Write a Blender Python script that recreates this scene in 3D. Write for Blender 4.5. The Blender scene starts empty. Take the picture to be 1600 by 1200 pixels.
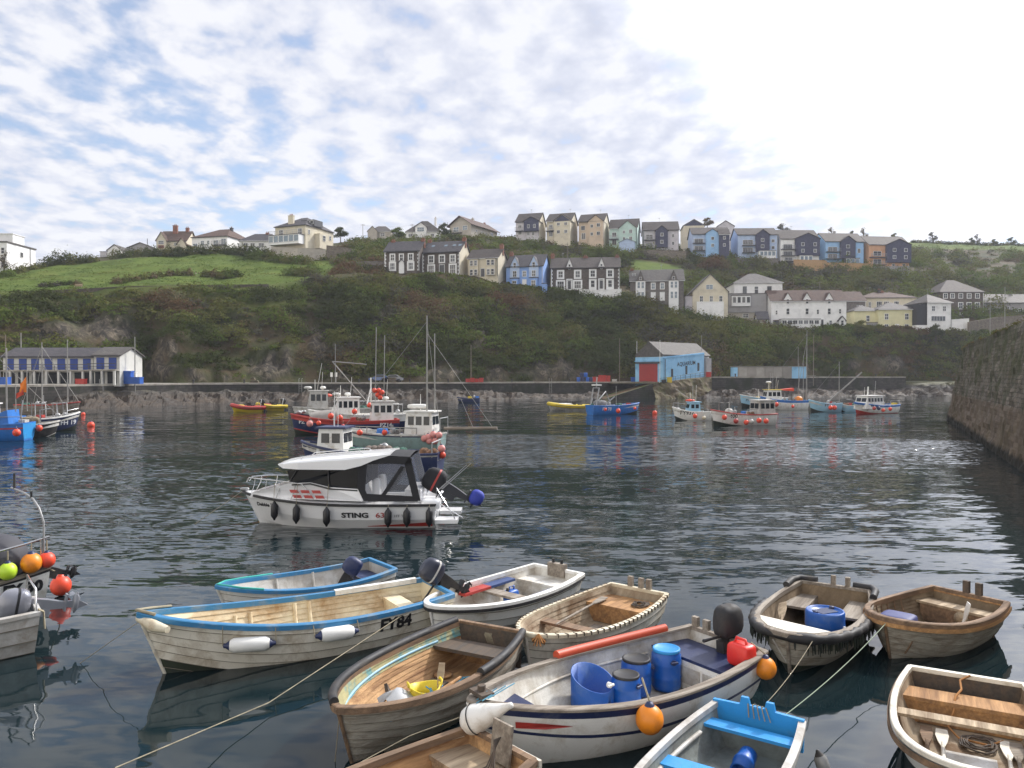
import bpy, math, random
import numpy as np
from mathutils import Vector, Matrix, noise
R = math.radians
PI = math.pi
random.seed(7)
rng = np.random.default_rng(7)
sc = bpy.context.scene
COL = sc.collection

# ------------------------------------------------------------------ camera
CAM_H = 4.3
FOC = 1200.0                      # focal length in photo pixels (photo 1600 x 1200)
PITCH = math.atan(12.0 / 1200.0)  # horizon sits 12 px above the picture centre
cam = bpy.data.cameras.new('camera')
cam.sensor_width = 36.0
cam.lens = 36.0 * FOC / 1600.0
cam.clip_start = 0.1
cam.clip_end = 6000
cam_ob = bpy.data.objects.new('camera', cam)
COL.objects.link(cam_ob)
cam_ob.location = (0, 0, CAM_H)
cam_ob.rotation_euler = (PI / 2 - PITCH, 0, 0)
sc.camera = cam_ob

# ------------------------------------------------------------------ sky, sun, exposure
SUN_AZ, SUN_EL = 50.0, 40.0
SUN_DIR = Vector((math.sin(R(SUN_AZ)) * math.cos(R(SUN_EL)), math.cos(R(SUN_AZ)) * math.cos(R(SUN_EL)), math.sin(R(SUN_EL))))
world = bpy.data.worlds.new("World")
sc.world = world
world.use_nodes = True
wn, wl = world.node_tree.nodes, world.node_tree.links
wn.clear()


def N(nodes, t, **kw):
    n = nodes.new(t)
    for k, v in kw.items():
        if k == 'inp':
            for kk, vv in v.items():
                n.inputs[kk].default_value = vv
        else:
            setattr(n, k, v)
    return n


def ramp(nodes, stops, interp='LINEAR'):
    n = nodes.new('ShaderNodeValToRGB')
    cr = n.color_ramp
    cr.interpolation = interp
    while len(cr.elements) < len(stops):
        cr.elements.new(0.5)
    for e, (p, c) in zip(cr.elements, stops):
        e.position = p
        e.color = c if len(c) == 4 else (*c, 1)
    return n


def build_world():
    out = N(wn, 'ShaderNodeOutputWorld')
    bg = N(wn, 'ShaderNodeBackground', inp={'Strength': 1.0})
    sky = N(wn, 'ShaderNodeTexSky', sky_type='NISHITA', sun_disc=False, sun_elevation=R(SUN_EL), sun_rotation=R(SUN_AZ),
            air_density=1.0, dust_density=0.6, ozone_density=2.0, altitude=10)
    skys = N(wn, 'ShaderNodeVectorMath', operation='SCALE')
    skys.inputs['Scale'].default_value = 0.13
    wl.new(sky.outputs[0], skys.inputs[0])
    tc = N(wn, 'ShaderNodeTexCoord')
    sep = N(wn, 'ShaderNodeSeparateXYZ')
    wl.new(tc.outputs['Generated'], sep.inputs[0])
    zz = N(wn, 'ShaderNodeMath', operation='MAXIMUM', inp={1: 0.0})
    wl.new(sep.outputs['Z'], zz.inputs[0])
    za = N(wn, 'ShaderNodeMath', operation='ADD', inp={1: 0.16})
    wl.new(zz.outputs[0], za.inputs[0])
    dx = N(wn, 'ShaderNodeMath', operation='DIVIDE')
    dy = N(wn, 'ShaderNodeMath', operation='DIVIDE')
    wl.new(sep.outputs['X'], dx.inputs[0]); wl.new(za.outputs[0], dx.inputs[1])
    wl.new(sep.outputs['Y'], dy.inputs[0]); wl.new(za.outputs[0], dy.inputs[1])
    cmb = N(wn, 'ShaderNodeCombineXYZ')
    wl.new(dx.outputs[0], cmb.inputs[0]); wl.new(dy.outputs[0], cmb.inputs[1])
    mp = N(wn, 'ShaderNodeMapping')
    mp.inputs['Rotation'].default_value = (0, 0, R(28))
    mp.inputs['Scale'].default_value = (1.0, 0.85, 1)
    mp.inputs['Location'].default_value = (3.35, 1.2, 0.0)
    wl.new(cmb.outputs[0], mp.inputs[0])
    big = N(wn, 'ShaderNodeTexNoise', inp={'Scale': 0.62, 'Detail': 4, 'Roughness': 0.5, 'Distortion': 0.4})
    small = N(wn, 'ShaderNodeTexNoise', inp={'Scale': 8.5, 'Detail': 6, 'Roughness': 0.52, 'Distortion': 0.1})
    wl.new(mp.outputs[0], big.inputs['Vector']); wl.new(mp.outputs[0], small.inputs['Vector'])
    a = N(wn, 'ShaderNodeMath', operation='MULTIPLY', inp={1: 0.50})
    b = N(wn, 'ShaderNodeMath', operation='MULTIPLY', inp={1: 0.62})
    wl.new(big.outputs[0], a.inputs[0]); wl.new(small.outputs[0], b.inputs[0])
    s = N(wn, 'ShaderNodeMath', operation='ADD')
    wl.new(a.outputs[0], s.inputs[0]); wl.new(b.outputs[0], s.inputs[1])
    # clouds thicken towards the sun side
    dt = N(wn, 'ShaderNodeVectorMath', operation='DOT_PRODUCT')
    wl.new(tc.outputs['Generated'], dt.inputs[0])
    dt.inputs[1].default_value = SUN_DIR
    thick = N(wn, 'ShaderNodeMapRange', inp={'From Min': 0.3, 'From Max': 1.0, 'To Min': 0.0, 'To Max': 0.02})
    wl.new(dt.outputs['Value'], thick.inputs['Value'])
    s2 = N(wn, 'ShaderNodeMath', operation='ADD')
    wl.new(s.outputs[0], s2.inputs[0]); wl.new(thick.outputs[0], s2.inputs[1])
    cov = N(wn, 'ShaderNodeMapRange', interpolation_type='SMOOTHSTEP', inp={'From Min': 0.375, 'From Max': 0.53, 'To Min': 0.24, 'To Max': 0.97})
    wl.new(s2.outputs[0], cov.inputs['Value'])
    # cloud colour: lilac grey in the folds, white in the puffs; brighter around the hidden sun
    tone = ramp(wn, [(0.36, (0.52, 0.545, 0.64)), (0.47, (0.60, 0.62, 0.70)), (0.60, (0.73, 0.735, 0.77))])
    wl.new(small.outputs[0], tone.inputs[0])
    glow = N(wn, 'ShaderNodeMapRange', inp={'From Min': 0.765, 'From Max': 1.0, 'To Min': 0.0, 'To Max': 1.0})
    wl.new(dt.outputs['Value'], glow.inputs['Value'])
    gp = N(wn, 'ShaderNodeMath', operation='POWER', inp={1: 1.6})
    wl.new(glow.outputs[0], gp.inputs[0])
    gm = N(wn, 'ShaderNodeMath', operation='MULTIPLY_ADD', inp={1: 5.0, 2: 0.96})
    wl.new(gp.outputs[0], gm.inputs[0])
    # unseen clouds behind the viewer, brightened and warmed as fill for the near hulls
    back_fill = N(wn, 'ShaderNodeMapRange', inp={'From Min': -0.05, 'From Max': -0.75, 'To Min': 0.0, 'To Max': 1.0})
    wl.new(dt.outputs['Value'], back_fill.inputs['Value'])
    cb = N(wn, 'ShaderNodeVectorMath', operation='SCALE')
    wl.new(tone.outputs[0], cb.inputs[0]); wl.new(gm.outputs[0], cb.inputs['Scale'])
    wm = N(wn, 'ShaderNodeMix', data_type='RGBA')
    wl.new(back_fill.outputs[0], wm.inputs[0]); wl.new(cb.outputs[0], wm.inputs[6])
    wm.inputs[7].default_value = (1.75, 1.62, 1.42, 1)
    mx = N(wn, 'ShaderNodeMix', data_type='RGBA')
    wl.new(cov.outputs[0], mx.inputs[0]); wl.new(skys.outputs[0], mx.inputs[6]); wl.new(wm.outputs[2], mx.inputs[7])
    wl.new(mx.outputs[2], bg.inputs[0])
    wl.new(bg.outputs[0], out.inputs[0])


build_world()
sun = bpy.data.lights.new('sun', 'SUN')
sun.energy = 2.8
sun.angle = R(3.0)
sun.color = (1.0, 0.95, 0.87)
sun_ob = bpy.data.objects.new('sun', sun)
COL.objects.link(sun_ob)
sun_ob.rotation_euler = (-SUN_DIR).to_track_quat('-Z', 'Y').to_euler()
sc.view_settings.view_transform = 'Standard'
sc.view_settings.look = 'None'
sc.view_settings.exposure = 0.45
sc.view_settings.gamma = 1.0
sc.render.engine = 'CYCLES'
sc.cycles.max_bounces = 6
sc.cycles.transparent_max_bounces = 12
sc.cycles.caustics_reflective = False
sc.cycles.caustics_refractive = False
sc.cycles.use_denoising = True

# ------------------------------------------------------------------ photo geometry
CF = Vector((0, math.cos(PITCH), -math.sin(PITCH)))
CU = Vector((0, math.sin(PITCH), math.cos(PITCH)))
CR = Vector((1, 0, 0))
CP = Vector((0, 0, CAM_H))


def ray(px, py):
    return CF * FOC + CR * (px - 800.0) + CU * (600.0 - py)


def PD(px, py, d):
    v = ray(px, py)
    return CP + v * (d / v.y)


def PZ(px, py, z):
    v = ray(px, py)
    return CP + v * ((z - CAM_H) / v.z)


# ------------------------------------------------------------------ materials
MATS = {}


def mat(name, col, rough=0.6, metal=0.0, var=0.15, vscale=2.0, dirt=None, dscale=1.5, dthr=0.55, dsoft=0.12, bump=0.0, bscale=12.0,
        spec=0.5, coat=0.0, stretch=(1, 1, 1), alpha=1.0):
    if name in MATS:
        return MATS[name]
    m = bpy.data.materials.new(name)
    m.use_nodes = True
    n, l = m.node_tree.nodes, m.node_tree.links
    bs = n['Principled BSDF']
    bs.inputs['Roughness'].default_value = rough
    bs.inputs['Metallic'].default_value = metal
    bs.inputs['Specular IOR Level'].default_value = spec
    bs.inputs['Coat Weight'].default_value = coat
    bs.inputs['Alpha'].default_value = alpha
    tc = N(n, 'ShaderNodeTexCoord')
    mp = N(n, 'ShaderNodeMapping')
    mp.inputs['Scale'].default_value = stretch
    l.new(tc.outputs['Object'], mp.inputs[0])
    nz = N(n, 'ShaderNodeTexNoise', inp={'Scale': vscale, 'Detail': 5, 'Roughness': 0.6})
    l.new(mp.outputs[0], nz.inputs['Vector'])
    lo = tuple(max(0, c * (1 - var)) for c in col)
    hi = tuple(min(1, c * (1 + var)) for c in col)
    r = ramp(n, [(0.3, lo), (0.7, hi)])
    l.new(nz.outputs[0], r.inputs[0])
    last = r.outputs[0]
    if dirt:
        dz = N(n, 'ShaderNodeTexNoise', inp={'Scale': dscale, 'Detail': 8, 'Roughness': 0.68, 'Distortion': 0.4})
        l.new(mp.outputs[0], dz.inputs['Vector'])
        dm = N(n, 'ShaderNodeMapRange', inp={'From Min': dthr - dsoft, 'From Max': dthr + dsoft})
        l.new(dz.outputs[0], dm.inputs['Value'])
        mx = N(n, 'ShaderNodeMix', data_type='RGBA')
        l.new(dm.outputs[0], mx.inputs[0]); l.new(last, mx.inputs[6])
        mx.inputs[7].default_value = (*dirt, 1)
        last = mx.outputs[2]
        rr = N(n, 'ShaderNodeMapRange', inp={'To Min': rough, 'To Max': min(1, rough + 0.3)})
        l.new(dm.outputs[0], rr.inputs['Value'])
        l.new(rr.outputs[0], bs.inputs['Roughness'])
    l.new(last, bs.inputs['Base Color'])
    if bump:
        bz = N(n, 'ShaderNodeTexNoise', inp={'Scale': bscale, 'Detail': 6, 'Roughness': 0.65})
        l.new(mp.outputs[0], bz.inputs['Vector'])
        bp = N(n, 'ShaderNodeBump', inp={'Strength': bump, 'Distance': 0.05})
        l.new(bz.outputs[0], bp.inputs['Height'])
        l.new(bp.outputs[0], bs.inputs['Normal'])
    MATS[name] = m
    return m


def brick_mat(name, c1, c2, mortar, bw, bh, mort=0.012, rough=0.85, bump=0.4, offs=0.5, space='Object', var=0.25, axes=None, stain=None, bias=0.0, wobble=0.06):
    """Courses of stone, brick or slate; the pattern lies in local X-Z (walls) or follows axes."""
    if name in MATS:
        return MATS[name]
    m = bpy.data.materials.new(name)
    m.use_nodes = True
    n, l = m.node_tree.nodes, m.node_tree.links
    bs = n['Principled BSDF']
    bs.inputs['Roughness'].default_value = rough
    tc = N(n, 'ShaderNodeTexCoord')
    sp = N(n, 'ShaderNodeSeparateXYZ')
    l.new(tc.outputs[space], sp.inputs[0])
    ad = N(n, 'ShaderNodeMath', operation='ADD')
    l.new(sp.outputs['X'], ad.inputs[0]); l.new(sp.outputs['Y'], ad.inputs[1])
    cm = N(n, 'ShaderNodeCombineXYZ')
    l.new(ad.outputs[0], cm.inputs[0]); l.new(sp.outputs['Z'], cm.inputs[1])
    wob = N(n, 'ShaderNodeTexNoise', inp={'Scale': 1.2 if wobble < .1 else 2.2, 'Detail': 3})
    l.new(tc.outputs[space], wob.inputs['Vector'])
    wv = N(n, 'ShaderNodeMix', data_type='VECTOR', inp={0: wobble})
    l.new(cm.outputs[0], wv.inputs[4]); l.new(wob.outputs['Color'], wv.inputs[5])
    bk = N(n, 'ShaderNodeTexBrick', inp={'Color1': (*c1, 1), 'Color2': (*c2, 1), 'Mortar': (*mortar, 1), 'Scale': 1.0, 'Mortar Size': mort,
                                         'Brick Width': bw, 'Row Height': bh, 'Bias': bias})
    bk.offset = offs
    l.new(wv.outputs[1], bk.inputs['Vector'])
    nz = N(n, 'ShaderNodeTexNoise', inp={'Scale': 1.5, 'Detail': 7, 'Roughness': 0.65})
    l.new(tc.outputs[space], nz.inputs['Vector'])
    mr = N(n, 'ShaderNodeMapRange', inp={'From Min': 0.3, 'From Max': 0.7, 'To Min': 1 - var, 'To Max': 1 + var})
    l.new(nz.outputs[0], mr.inputs['Value'])
    sc_ = N(n, 'ShaderNodeVectorMath', operation='SCALE')
    l.new(bk.outputs['Color'], sc_.inputs[0]); l.new(mr.outputs[0], sc_.inputs['Scale'])
    last = sc_.outputs[0]
    if stain:
        dz = N(n, 'ShaderNodeTexNoise', inp={'Scale': 0.35, 'Detail': 8, 'Roughness': 0.7})
        l.new(tc.outputs[space], dz.inputs['Vector'])
        dm = N(n, 'ShaderNodeMapRange', inp={'From Min': 0.48, 'From Max': 0.62})
        l.new(dz.outputs[0], dm.inputs['Value'])
        mx = N(n, 'ShaderNodeMix', data_type='RGBA')
        l.new(dm.outputs[0], mx.inputs[0]); l.new(last, mx.inputs[6])
        mx.inputs[7].default_value = (*stain, 1)
        last = mx.outputs[2]
    l.new(last, bs.inputs['Base Color'])
    bs.inputs['Specular IOR Level'].default_value = 0.2
    bp = N(n, 'ShaderNodeBump', inp={'Strength': bump, 'Distance': 0.04})
    l.new(bk.outputs['Color'], bp.inputs['Height'])
    l.new(bp.outputs[0], bs.inputs['Normal'])
    MATS[name] = m
    return m


def tint_mat(name, rough=0.75, transl=0.25):
    m = bpy.data.materials.new(name)
    m.use_nodes = True
    n, l = m.node_tree.nodes, m.node_tree.links
    n.clear()
    o = N(n, 'ShaderNodeOutputMaterial')
    at = N(n, 'ShaderNodeAttribute', attribute_name='tint')
    d = N(n, 'ShaderNodeBsdfDiffuse')
    t = N(n, 'ShaderNodeBsdfTranslucent')
    mx = N(n, 'ShaderNodeMixShader', inp={0: transl})
    l.new(at.outputs['Color'], d.inputs[0]); l.new(at.outputs['Color'], t.inputs[0])
    l.new(d.outputs[0], mx.inputs[1]); l.new(t.outputs[0], mx.inputs[2]); l.new(mx.outputs[0], o.inputs[0])
    return m


# ------------------------------------------------------------------ mesh collector
class MB:
    def __init__(self):
        self.v, self.f, self.m, self.s = [], [], [], []

    def add(self, vs, fs, mi=0, smooth=False, M=None):
        o = len(self.v)
        if M is not None:
            vs = [M @ Vector(p) for p in vs]
        self.v += [tuple(p) for p in vs]
        for f in fs:
            self.f.append(tuple(i + o for i in f))
            self.m.append(mi)
            self.s.append(smooth)
        return self

    def box(self, c, size, mi=0, rz=0.0, M=None, ry=0.0, rx=0.0):
        x, y, z = (s / 2 for s in size)
        T = Matrix.Translation(c)
        if rz: T = T @ Matrix.Rotation(rz, 4, 'Z')
        if ry: T = T @ Matrix.Rotation(ry, 4, 'Y')
        if rx: T = T @ Matrix.Rotation(rx, 4, 'X')
        if M is not None: T = M @ T
        vs = [(-x, -y, -z), (x, -y, -z), (x, y, -z), (-x, y, -z), (-x, -y, z), (x, -y, z), (x, y, z), (-x, y, z)]
        return self.add(vs, [(0, 3, 2, 1), (4, 5, 6, 7), (0, 1, 5, 4), (1, 2, 6, 5), (2, 3, 7, 6), (3, 0, 4, 7)], mi, False, T)

    def bx(self, x0, x1, y0, y1, z0, z1, mi=0, M=None):
        return self.box(((x0 + x1) / 2, (y0 + y1) / 2, (z0 + z1) / 2), (x1 - x0, y1 - y0, z1 - z0), mi, M=M)

    def prism(self, poly, axis, a0, a1, mi=0, M=None, taper=None):
        """poly: 2-D points; axis 'y' -> (x,z) extruded along y, 'x' -> (y,z) along x, 'z' -> (x,y) along z."""
        n = len(poly)
        def P3(p, a):
            return {'y': (p[0], a, p[1]), 'x': (a, p[0], p[1]), 'z': (p[0], p[1], a)}[axis]
        vs = [P3(p, a0) for p in poly] + [P3(p, a1) for p in poly]
        fs = [tuple(range(n))[::-1], tuple(range(n, 2 * n))] + [(i, (i + 1) % n, n + (i + 1) % n, n + i) for i in range(n)]
        return self.add(vs, fs, mi, False, M)

    def grid(self, P, mi=0, smooth=False, closed=False, M=None, flip=False):
        nr, nc = len(P), len(P[0])
        vs = [p for r in P for p in r]
        fs = []
        for i in range(nr - 1):
            for j in range(nc if closed else nc - 1):
                a, b = i * nc + j, i * nc + (j + 1) % nc
                q = (a, b, b + nc, a + nc)
                fs.append(q[::-1] if flip else q)
        return self.add(vs, fs, mi, smooth, M)

    def tube(self, pts, r, n=6, mi=0, caps=True, M=None, smooth=True):
        pts = [Vector(p) for p in pts]
        if M is not None:
            pts = [M @ p for p in pts]
        rings = []
        up = None
        for i, p in enumerate(pts):
            t = (pts[min(i + 1, len(pts) - 1)] - pts[max(i - 1, 0)])
            if t.length < 1e-9: t = Vector((0, 0, 1))
            t.normalize()
            if up is None:
                up = Vector((0, 0, 1)) if abs(t.z) < 0.9 else Vector((1, 0, 0))
            a = t.cross(up)
            if a.length < 1e-4: a = t.orthogonal()
            a.normalize()
            b = a.cross(t).normalized()
            rr = r[i] if isinstance(r, (list, tuple)) else r
            rings.append([p + (a * math.cos(k * 2 * PI / n) + b * math.sin(k * 2 * PI / n)) * rr for k in range(n)])
        self.grid(rings, mi, smooth, True)
        if caps:
            self.add(rings[0], [tuple(range(n))], mi)
            self.add(rings[-1], [tuple(range(n))[::-1]], mi)
        return self

    def lathe(self, prof, n=16, mi=0, M=None, smooth=True):
        rings = [[(r * math.cos(2 * PI * k / n), r * math.sin(2 * PI * k / n), z) for k in range(n)] for r, z in prof]
        self.grid(rings, mi, smooth, True, M)
        for rg, rev, (r, z) in ((rings[0], True, prof[0]), (rings[-1], False, prof[-1])):
            if r > 1e-4:
                self.add(rg, [tuple(range(n))[::-1] if rev else tuple(range(n))], mi, False, M)
        return self

    def sphere(self, c, r, n=14, mi=0, sq=(1, 1, 1), M=None, e=1.0):
        rows = []
        h = max(6, n // 2)
        def sp(x): return math.copysign(abs(x) ** e, x)
        for i in range(h + 1):
            th = -PI / 2 + PI * i / h
            rows.append([(c[0] + r * sq[0] * sp(math.cos(th)) * sp(math.cos(2 * PI * k / n)), c[1] + r * sq[1] * sp(math.cos(th)) * sp(math.sin(2 * PI * k / n)),
                          c[2] + r * sq[2] * sp(math.sin(th))) for k in range(n)])
        return self.grid(rows, mi, True, True, M)

    def build(self, name, mats, parent=None, loc=None, rot=None):
        if not isinstance(mats, (list, tuple)): mats = [mats]
        me = bpy.data.meshes.new(name)
        me.from_pydata(self.v, [], self.f)
        for m in mats: me.materials.append(m)
        me.polygons.foreach_set('material_index', self.m)
        me.polygons.foreach_set('use_smooth', self.s)
        me.update()
        o = bpy.data.objects.new(name, me)
        COL.objects.link(o)
        if parent is not None: o.parent = parent
        if loc is not None: o.location = loc
        if rot is not None: o.rotation_euler = rot
        return o


def tag(o, label, cat, group=None, kind=None):
    if label: o['label'] = label
    if cat: o['category'] = cat
    if group: o['group'] = group
    if kind: o['kind'] = kind
    return o


def empty(name, loc, rz=0.0, label=None, cat=None, group=None):
    o = bpy.data.objects.new(name, None)
    COL.objects.link(o)
    o.location = loc
    o.rotation_euler = (0, 0, rz)
    return tag(o, label, cat, group)


def text_mesh(body, size, bold=0.0, shear=0.0, space=1.0):
    c = bpy.data.curves.new('lettering', 'FONT')
    c.body = body
    c.size = size
    c.offset = bold
    c.shear = shear
    c.space_character = space
    c.align_x = 'CENTER'
    c.align_y = 'CENTER'
    c.resolution_u = 3
    o = bpy.data.objects.new('lettering', c)
    COL.objects.link(o)
    dg = bpy.context.evaluated_depsgraph_get()
    dg.update()
    me = bpy.data.meshes.new_from_object(o.evaluated_get(dg))
    vs = [tuple(v.co) for v in me.vertices]
    fs = [tuple(p.vertices) for p in me.polygons]
    bpy.data.objects.remove(o)
    bpy.data.curves.remove(c)
    bpy.data.meshes.remove(me)
    return vs, fs


def lerp(a, b, t): return a + (b - a) * t
def clamp(x, a=0.0, b=1.0): return max(a, min(b, x))
def smooth01(x):
    x = clamp(x)
    return x * x * (3 - 2 * x)
# ------------------------------------------------------------------ water
def water_mat():
    m = bpy.data.materials.new('harbour_water')
    m.use_nodes = True
    n, l = m.node_tree.nodes, m.node_tree.links
    bs = n['Principled BSDF']
    bs.inputs['Base Color'].default_value = (0.008, 0.017, 0.020, 1)
    bs.inputs['Roughness'].default_value = 0.035
    bs.inputs['IOR'].default_value = 1.333
    geo = N(n, 'ShaderNodeNewGeometry')

    def slope(scale, sx, sy, detail, rough=0.55, rot=0.0, dist=0.0):
        mp = N(n, 'ShaderNodeMapping')
        mp.inputs['Scale'].default_value = (sx, sy, 1)
        mp.inputs['Rotation'].default_value = (0, 0, rot)
        l.new(geo.outputs['Position'], mp.inputs[0])
        t = N(n, 'ShaderNodeTexNoise', inp={'Scale': scale, 'Detail': detail, 'Roughness': rough, 'Distortion': dist})
        l.new(mp.outputs[0], t.inputs['Vector'])
        sb = N(n, 'ShaderNodeVectorMath', operation='SUBTRACT')
        l.new(t.outputs['Color'], sb.inputs[0])
        sb.inputs[1].default_value = (0.5, 0.5, 0.5)
        return sb.outputs[0]

    def scaled(v, fac):
        s = N(n, 'ShaderNodeVectorMath', operation='SCALE')
        l.new(v, s.inputs[0])
        if isinstance(fac, float): s.inputs['Scale'].default_value = fac
        else: l.new(fac, s.inputs['Scale'])
        return s.outputs[0]

    # wind patches: smooth lanes and ruffled lanes
    pm = N(n, 'ShaderNodeMapping')
    pm.inputs['Scale'].default_value = (0.55, 1.0, 1)
    pm.inputs['Rotation'].default_value = (0, 0, R(-12))
    pm.inputs['Location'].default_value = (4.0, 2.0, 0)
    l.new(geo.outputs['Position'], pm.inputs[0])
    pt = N(n, 'ShaderNodeTexNoise', inp={'Scale': 0.055, 'Detail': 3, 'Roughness': 0.5, 'Distortion': 0.6})
    l.new(pm.outputs[0], pt.inputs['Vector'])
    pr = N(n, 'ShaderNodeMapRange', interpolation_type='SMOOTHSTEP', inp={'From Min': 0.42, 'From Max': 0.62, 'To Min': 0.22, 'To Max': 1.0})
    l.new(pt.outputs[0], pr.inputs['Value'])
    # the water by the moored dinghies is calmer than the open basin
    sp = N(n, 'ShaderNodeSeparateXYZ')
    l.new(geo.outputs['Position'], sp.inputs[0])
    far = N(n, 'ShaderNodeMapRange', interpolation_type='SMOOTHSTEP', inp={'From Min': 10.0, 'From Max': 26.0, 'To Min': 0.09, 'To Max': 1.0})
    l.new(sp.outputs['Y'], far.inputs['Value'])
    amp = N(n, 'ShaderNodeMath', operation='MULTIPLY')
    l.new(pr.outputs[0], amp.inputs[0]); l.new(far.outputs[0], amp.inputs[1])
    # the lee under the far shore is glassy again
    lee = N(n, 'ShaderNodeMapRange', interpolation_type='SMOOTHSTEP', inp={'From Min': 42.0, 'From Max': 60.0, 'To Min': 1.0, 'To Max': 0.16})
    l.new(sp.outputs['Y'], lee.inputs['Value'])
    amp2 = N(n, 'ShaderNodeMath', operation='MULTIPLY')
    l.new(amp.outputs[0], amp2.inputs[0]); l.new(lee.outputs[0], amp2.inputs[1])
    # a gust ruffles one patch of the basin
    gd = N(n, 'ShaderNodeVectorMath', operation='MULTIPLY_ADD')
    l.new(geo.outputs['Position'], gd.inputs[0])
    gd.inputs[1].default_value = (1 / 23.0, 1 / 11.0, 0)
    gd.inputs[2].default_value = (-11 / 23.0, -48 / 11.0, 0)
    gl = N(n, 'ShaderNodeVectorMath', operation='LENGTH')
    l.new(gd.outputs[0], gl.inputs[0])
    gn = N(n, 'ShaderNodeMath', operation='MULTIPLY_ADD', inp={1: 2.4, 2: -1.2})
    l.new(pt.outputs[0], gn.inputs[0])
    gs = N(n, 'ShaderNodeMath', operation='ADD')
    l.new(gl.outputs['Value'], gs.inputs[0]); l.new(gn.outputs[0], gs.inputs[1])
    gg = N(n, 'ShaderNodeMapRange', interpolation_type='SMOOTHSTEP', inp={'From Min': 0.7, 'From Max': 1.1, 'To Min': 1.8, 'To Max': 0.0})
    l.new(gs.outputs[0], gg.inputs['Value'])
    amp3 = N(n, 'ShaderNodeMath', operation='ADD')
    l.new(amp2.outputs[0], amp3.inputs[0]); l.new(gg.outputs[0], amp3.inputs[1])
    rip = scaled(slope(4.6, 0.5, 1.5, 2.5, 0.5, R(8), 0.3), amp3.outputs[0])
    rip = scaled(rip, 0.85)
    ma = N(n, 'ShaderNodeMath', operation='MULTIPLY_ADD', inp={1: 0.24, 2: 0.19})
    l.new(gg.outputs[0], ma.inputs[0])
    mid = scaled(slope(0.9, 0.42, 1.35, 2.0, 0.5, R(-6), 0.25), ma.outputs[0])
    lng = scaled(slope(0.22, 0.6, 1.2, 1.0), 0.05)
    a1 = N(n, 'ShaderNodeVectorMath', operation='ADD')
    l.new(rip, a1.inputs[0]); l.new(mid, a1.inputs[1])
    a2 = N(n, 'ShaderNodeVectorMath', operation='ADD')
    l.new(a1.outputs[0], a2.inputs[0]); l.new(lng, a2.inputs[1])
    a3 = N(n, 'ShaderNodeVectorMath', operation='MULTIPLY_ADD')
    l.new(a2.outputs[0], a3.inputs[0])
    a3.inputs[1].default_value = (0.7, 1.0, 0.0)
    a3.inputs[2].default_value = (0, 0, 1)
    nm = N(n, 'ShaderNodeVectorMath', operation='NORMALIZE')
    l.new(a3.outputs[0], nm.inputs[0])
    l.new(nm.outputs[0], bs.inputs['Normal'])
    return m


mb = MB()
mb.add([(-2500, -300, 0), (2500, -300, 0), (2500, 3500, 0), (-2500, 3500, 0)], [(0, 1, 2, 3)])
tag(mb.build('water', water_mat()), None, None, kind='structure')

# ------------------------------------------------------------------ terrain: lofted between surveyed lines (bearing, height, distance)
LX = [-700, -300, 0, 100, 200, 300, 400, 500, 600, 700, 800, 900, 1000, 1100, 1200, 1300, 1400, 1500, 1700, 2300]
L0D = [80, 88, 92, 99, 108, 118, 125, 131, 134, 137, 146, 151, 158, 153, 156, 164, 170, 172, 174, 176]   # waterline
L2Y = [462, 462, 458, 456, 450, 448, 447, 440, 431, 430, 446, 457, 464, 487, 508, 509, 512, 519, 525, 525]
L2D = [128, 133, 140, 146, 150, 154, 158, 166, 174, 178, 182, 186, 188, 190, 190, 190, 190, 190, 188, 185]
L3Y = [440, 440, 438, 432, 426, 422, 420, 418, 418, 418, 434, 445, 452, 474, 495, 497, 500, 505, 512, 512]
L3D = [155, 160, 165, 172, 178, 182, 186, 190, 192, 196, 198, 202, 204, 206, 206, 206, 206, 206, 204, 200]
L4Y = [428, 428, 426, 414, 405, 395, 392, 392, 384, 374, 376, 383, 390, 398, 409, 414, 420, 428, 434, 434]
L4D = [185, 185, 190, 198, 205, 212, 216, 216, 225, 232, 236, 238, 240, 240, 238, 238, 238, 240, 240, 240]
L5Y = [424, 424, 424, 408, 401, 392, 388, 384, 369, 367, 374, 384, 388, 384, 376, 374, 377, 381, 386, 388]
L5D = [215, 215, 218, 226, 235, 245, 248, 252, 282, 288, 262, 268, 280, 300, 310, 318, 325, 335, 345, 350]
QZ = 3.2


def LI(tab, px): return float(np.interp(px, LX, tab))


def quay_z(px): return QZ if px < 1000 else lerp(3.0, 4.25, clamp((px - 1035) / 65.0))


def line_pt(k, px):
    if k == 1:
        d = LI(L0D, px) + 11.5 + 13.0 * (1 - smooth01((px - 215) / 70.0))
        p = PD(px, 588, d)
        return Vector((p.x, p.y, 2.7))
    if k == 2: return PD(px, LI(L2Y, px), LI(L2D, px))
    if k == 3: return PD(px, LI(L3Y, px), LI(L3D, px))
    if k == 4: return PD(px, LI(L4Y, px), LI(L4D, px))
    if k == 5: return PD(px, LI(L5Y, px), LI(L5D, px))
    p = PD(px, LI(L5Y, px), LI(L5D, px))
    q = PD(px, LI(L5Y, px), LI(L5D, px) + 130)
    q.z = p.z - 14
    return q


ROCKS = [(262, 548, 16, 24), (248, 578, 30, 18), (306, 586, 18, 10), (90, 520, 30, 16), (170, 515, 45, 22), (447, 562, 14, 24), (497, 540, 13, 30),
         (415, 572, 24, 22), (692, 582, 36, 12), (648, 570, 12, 10), (752, 522, 9, 8), (872, 580, 46, 15), (878, 566, 6, 11), (770, 580, 20, 12),
         (590, 500, 12, 12), (1390, 568, 22, 14), (1330, 572, 14, 10), (1250, 575, 20, 10), (530, 588, 14, 8), (352, 590, 10, 6), (745, 540, 10, 14)]


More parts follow.
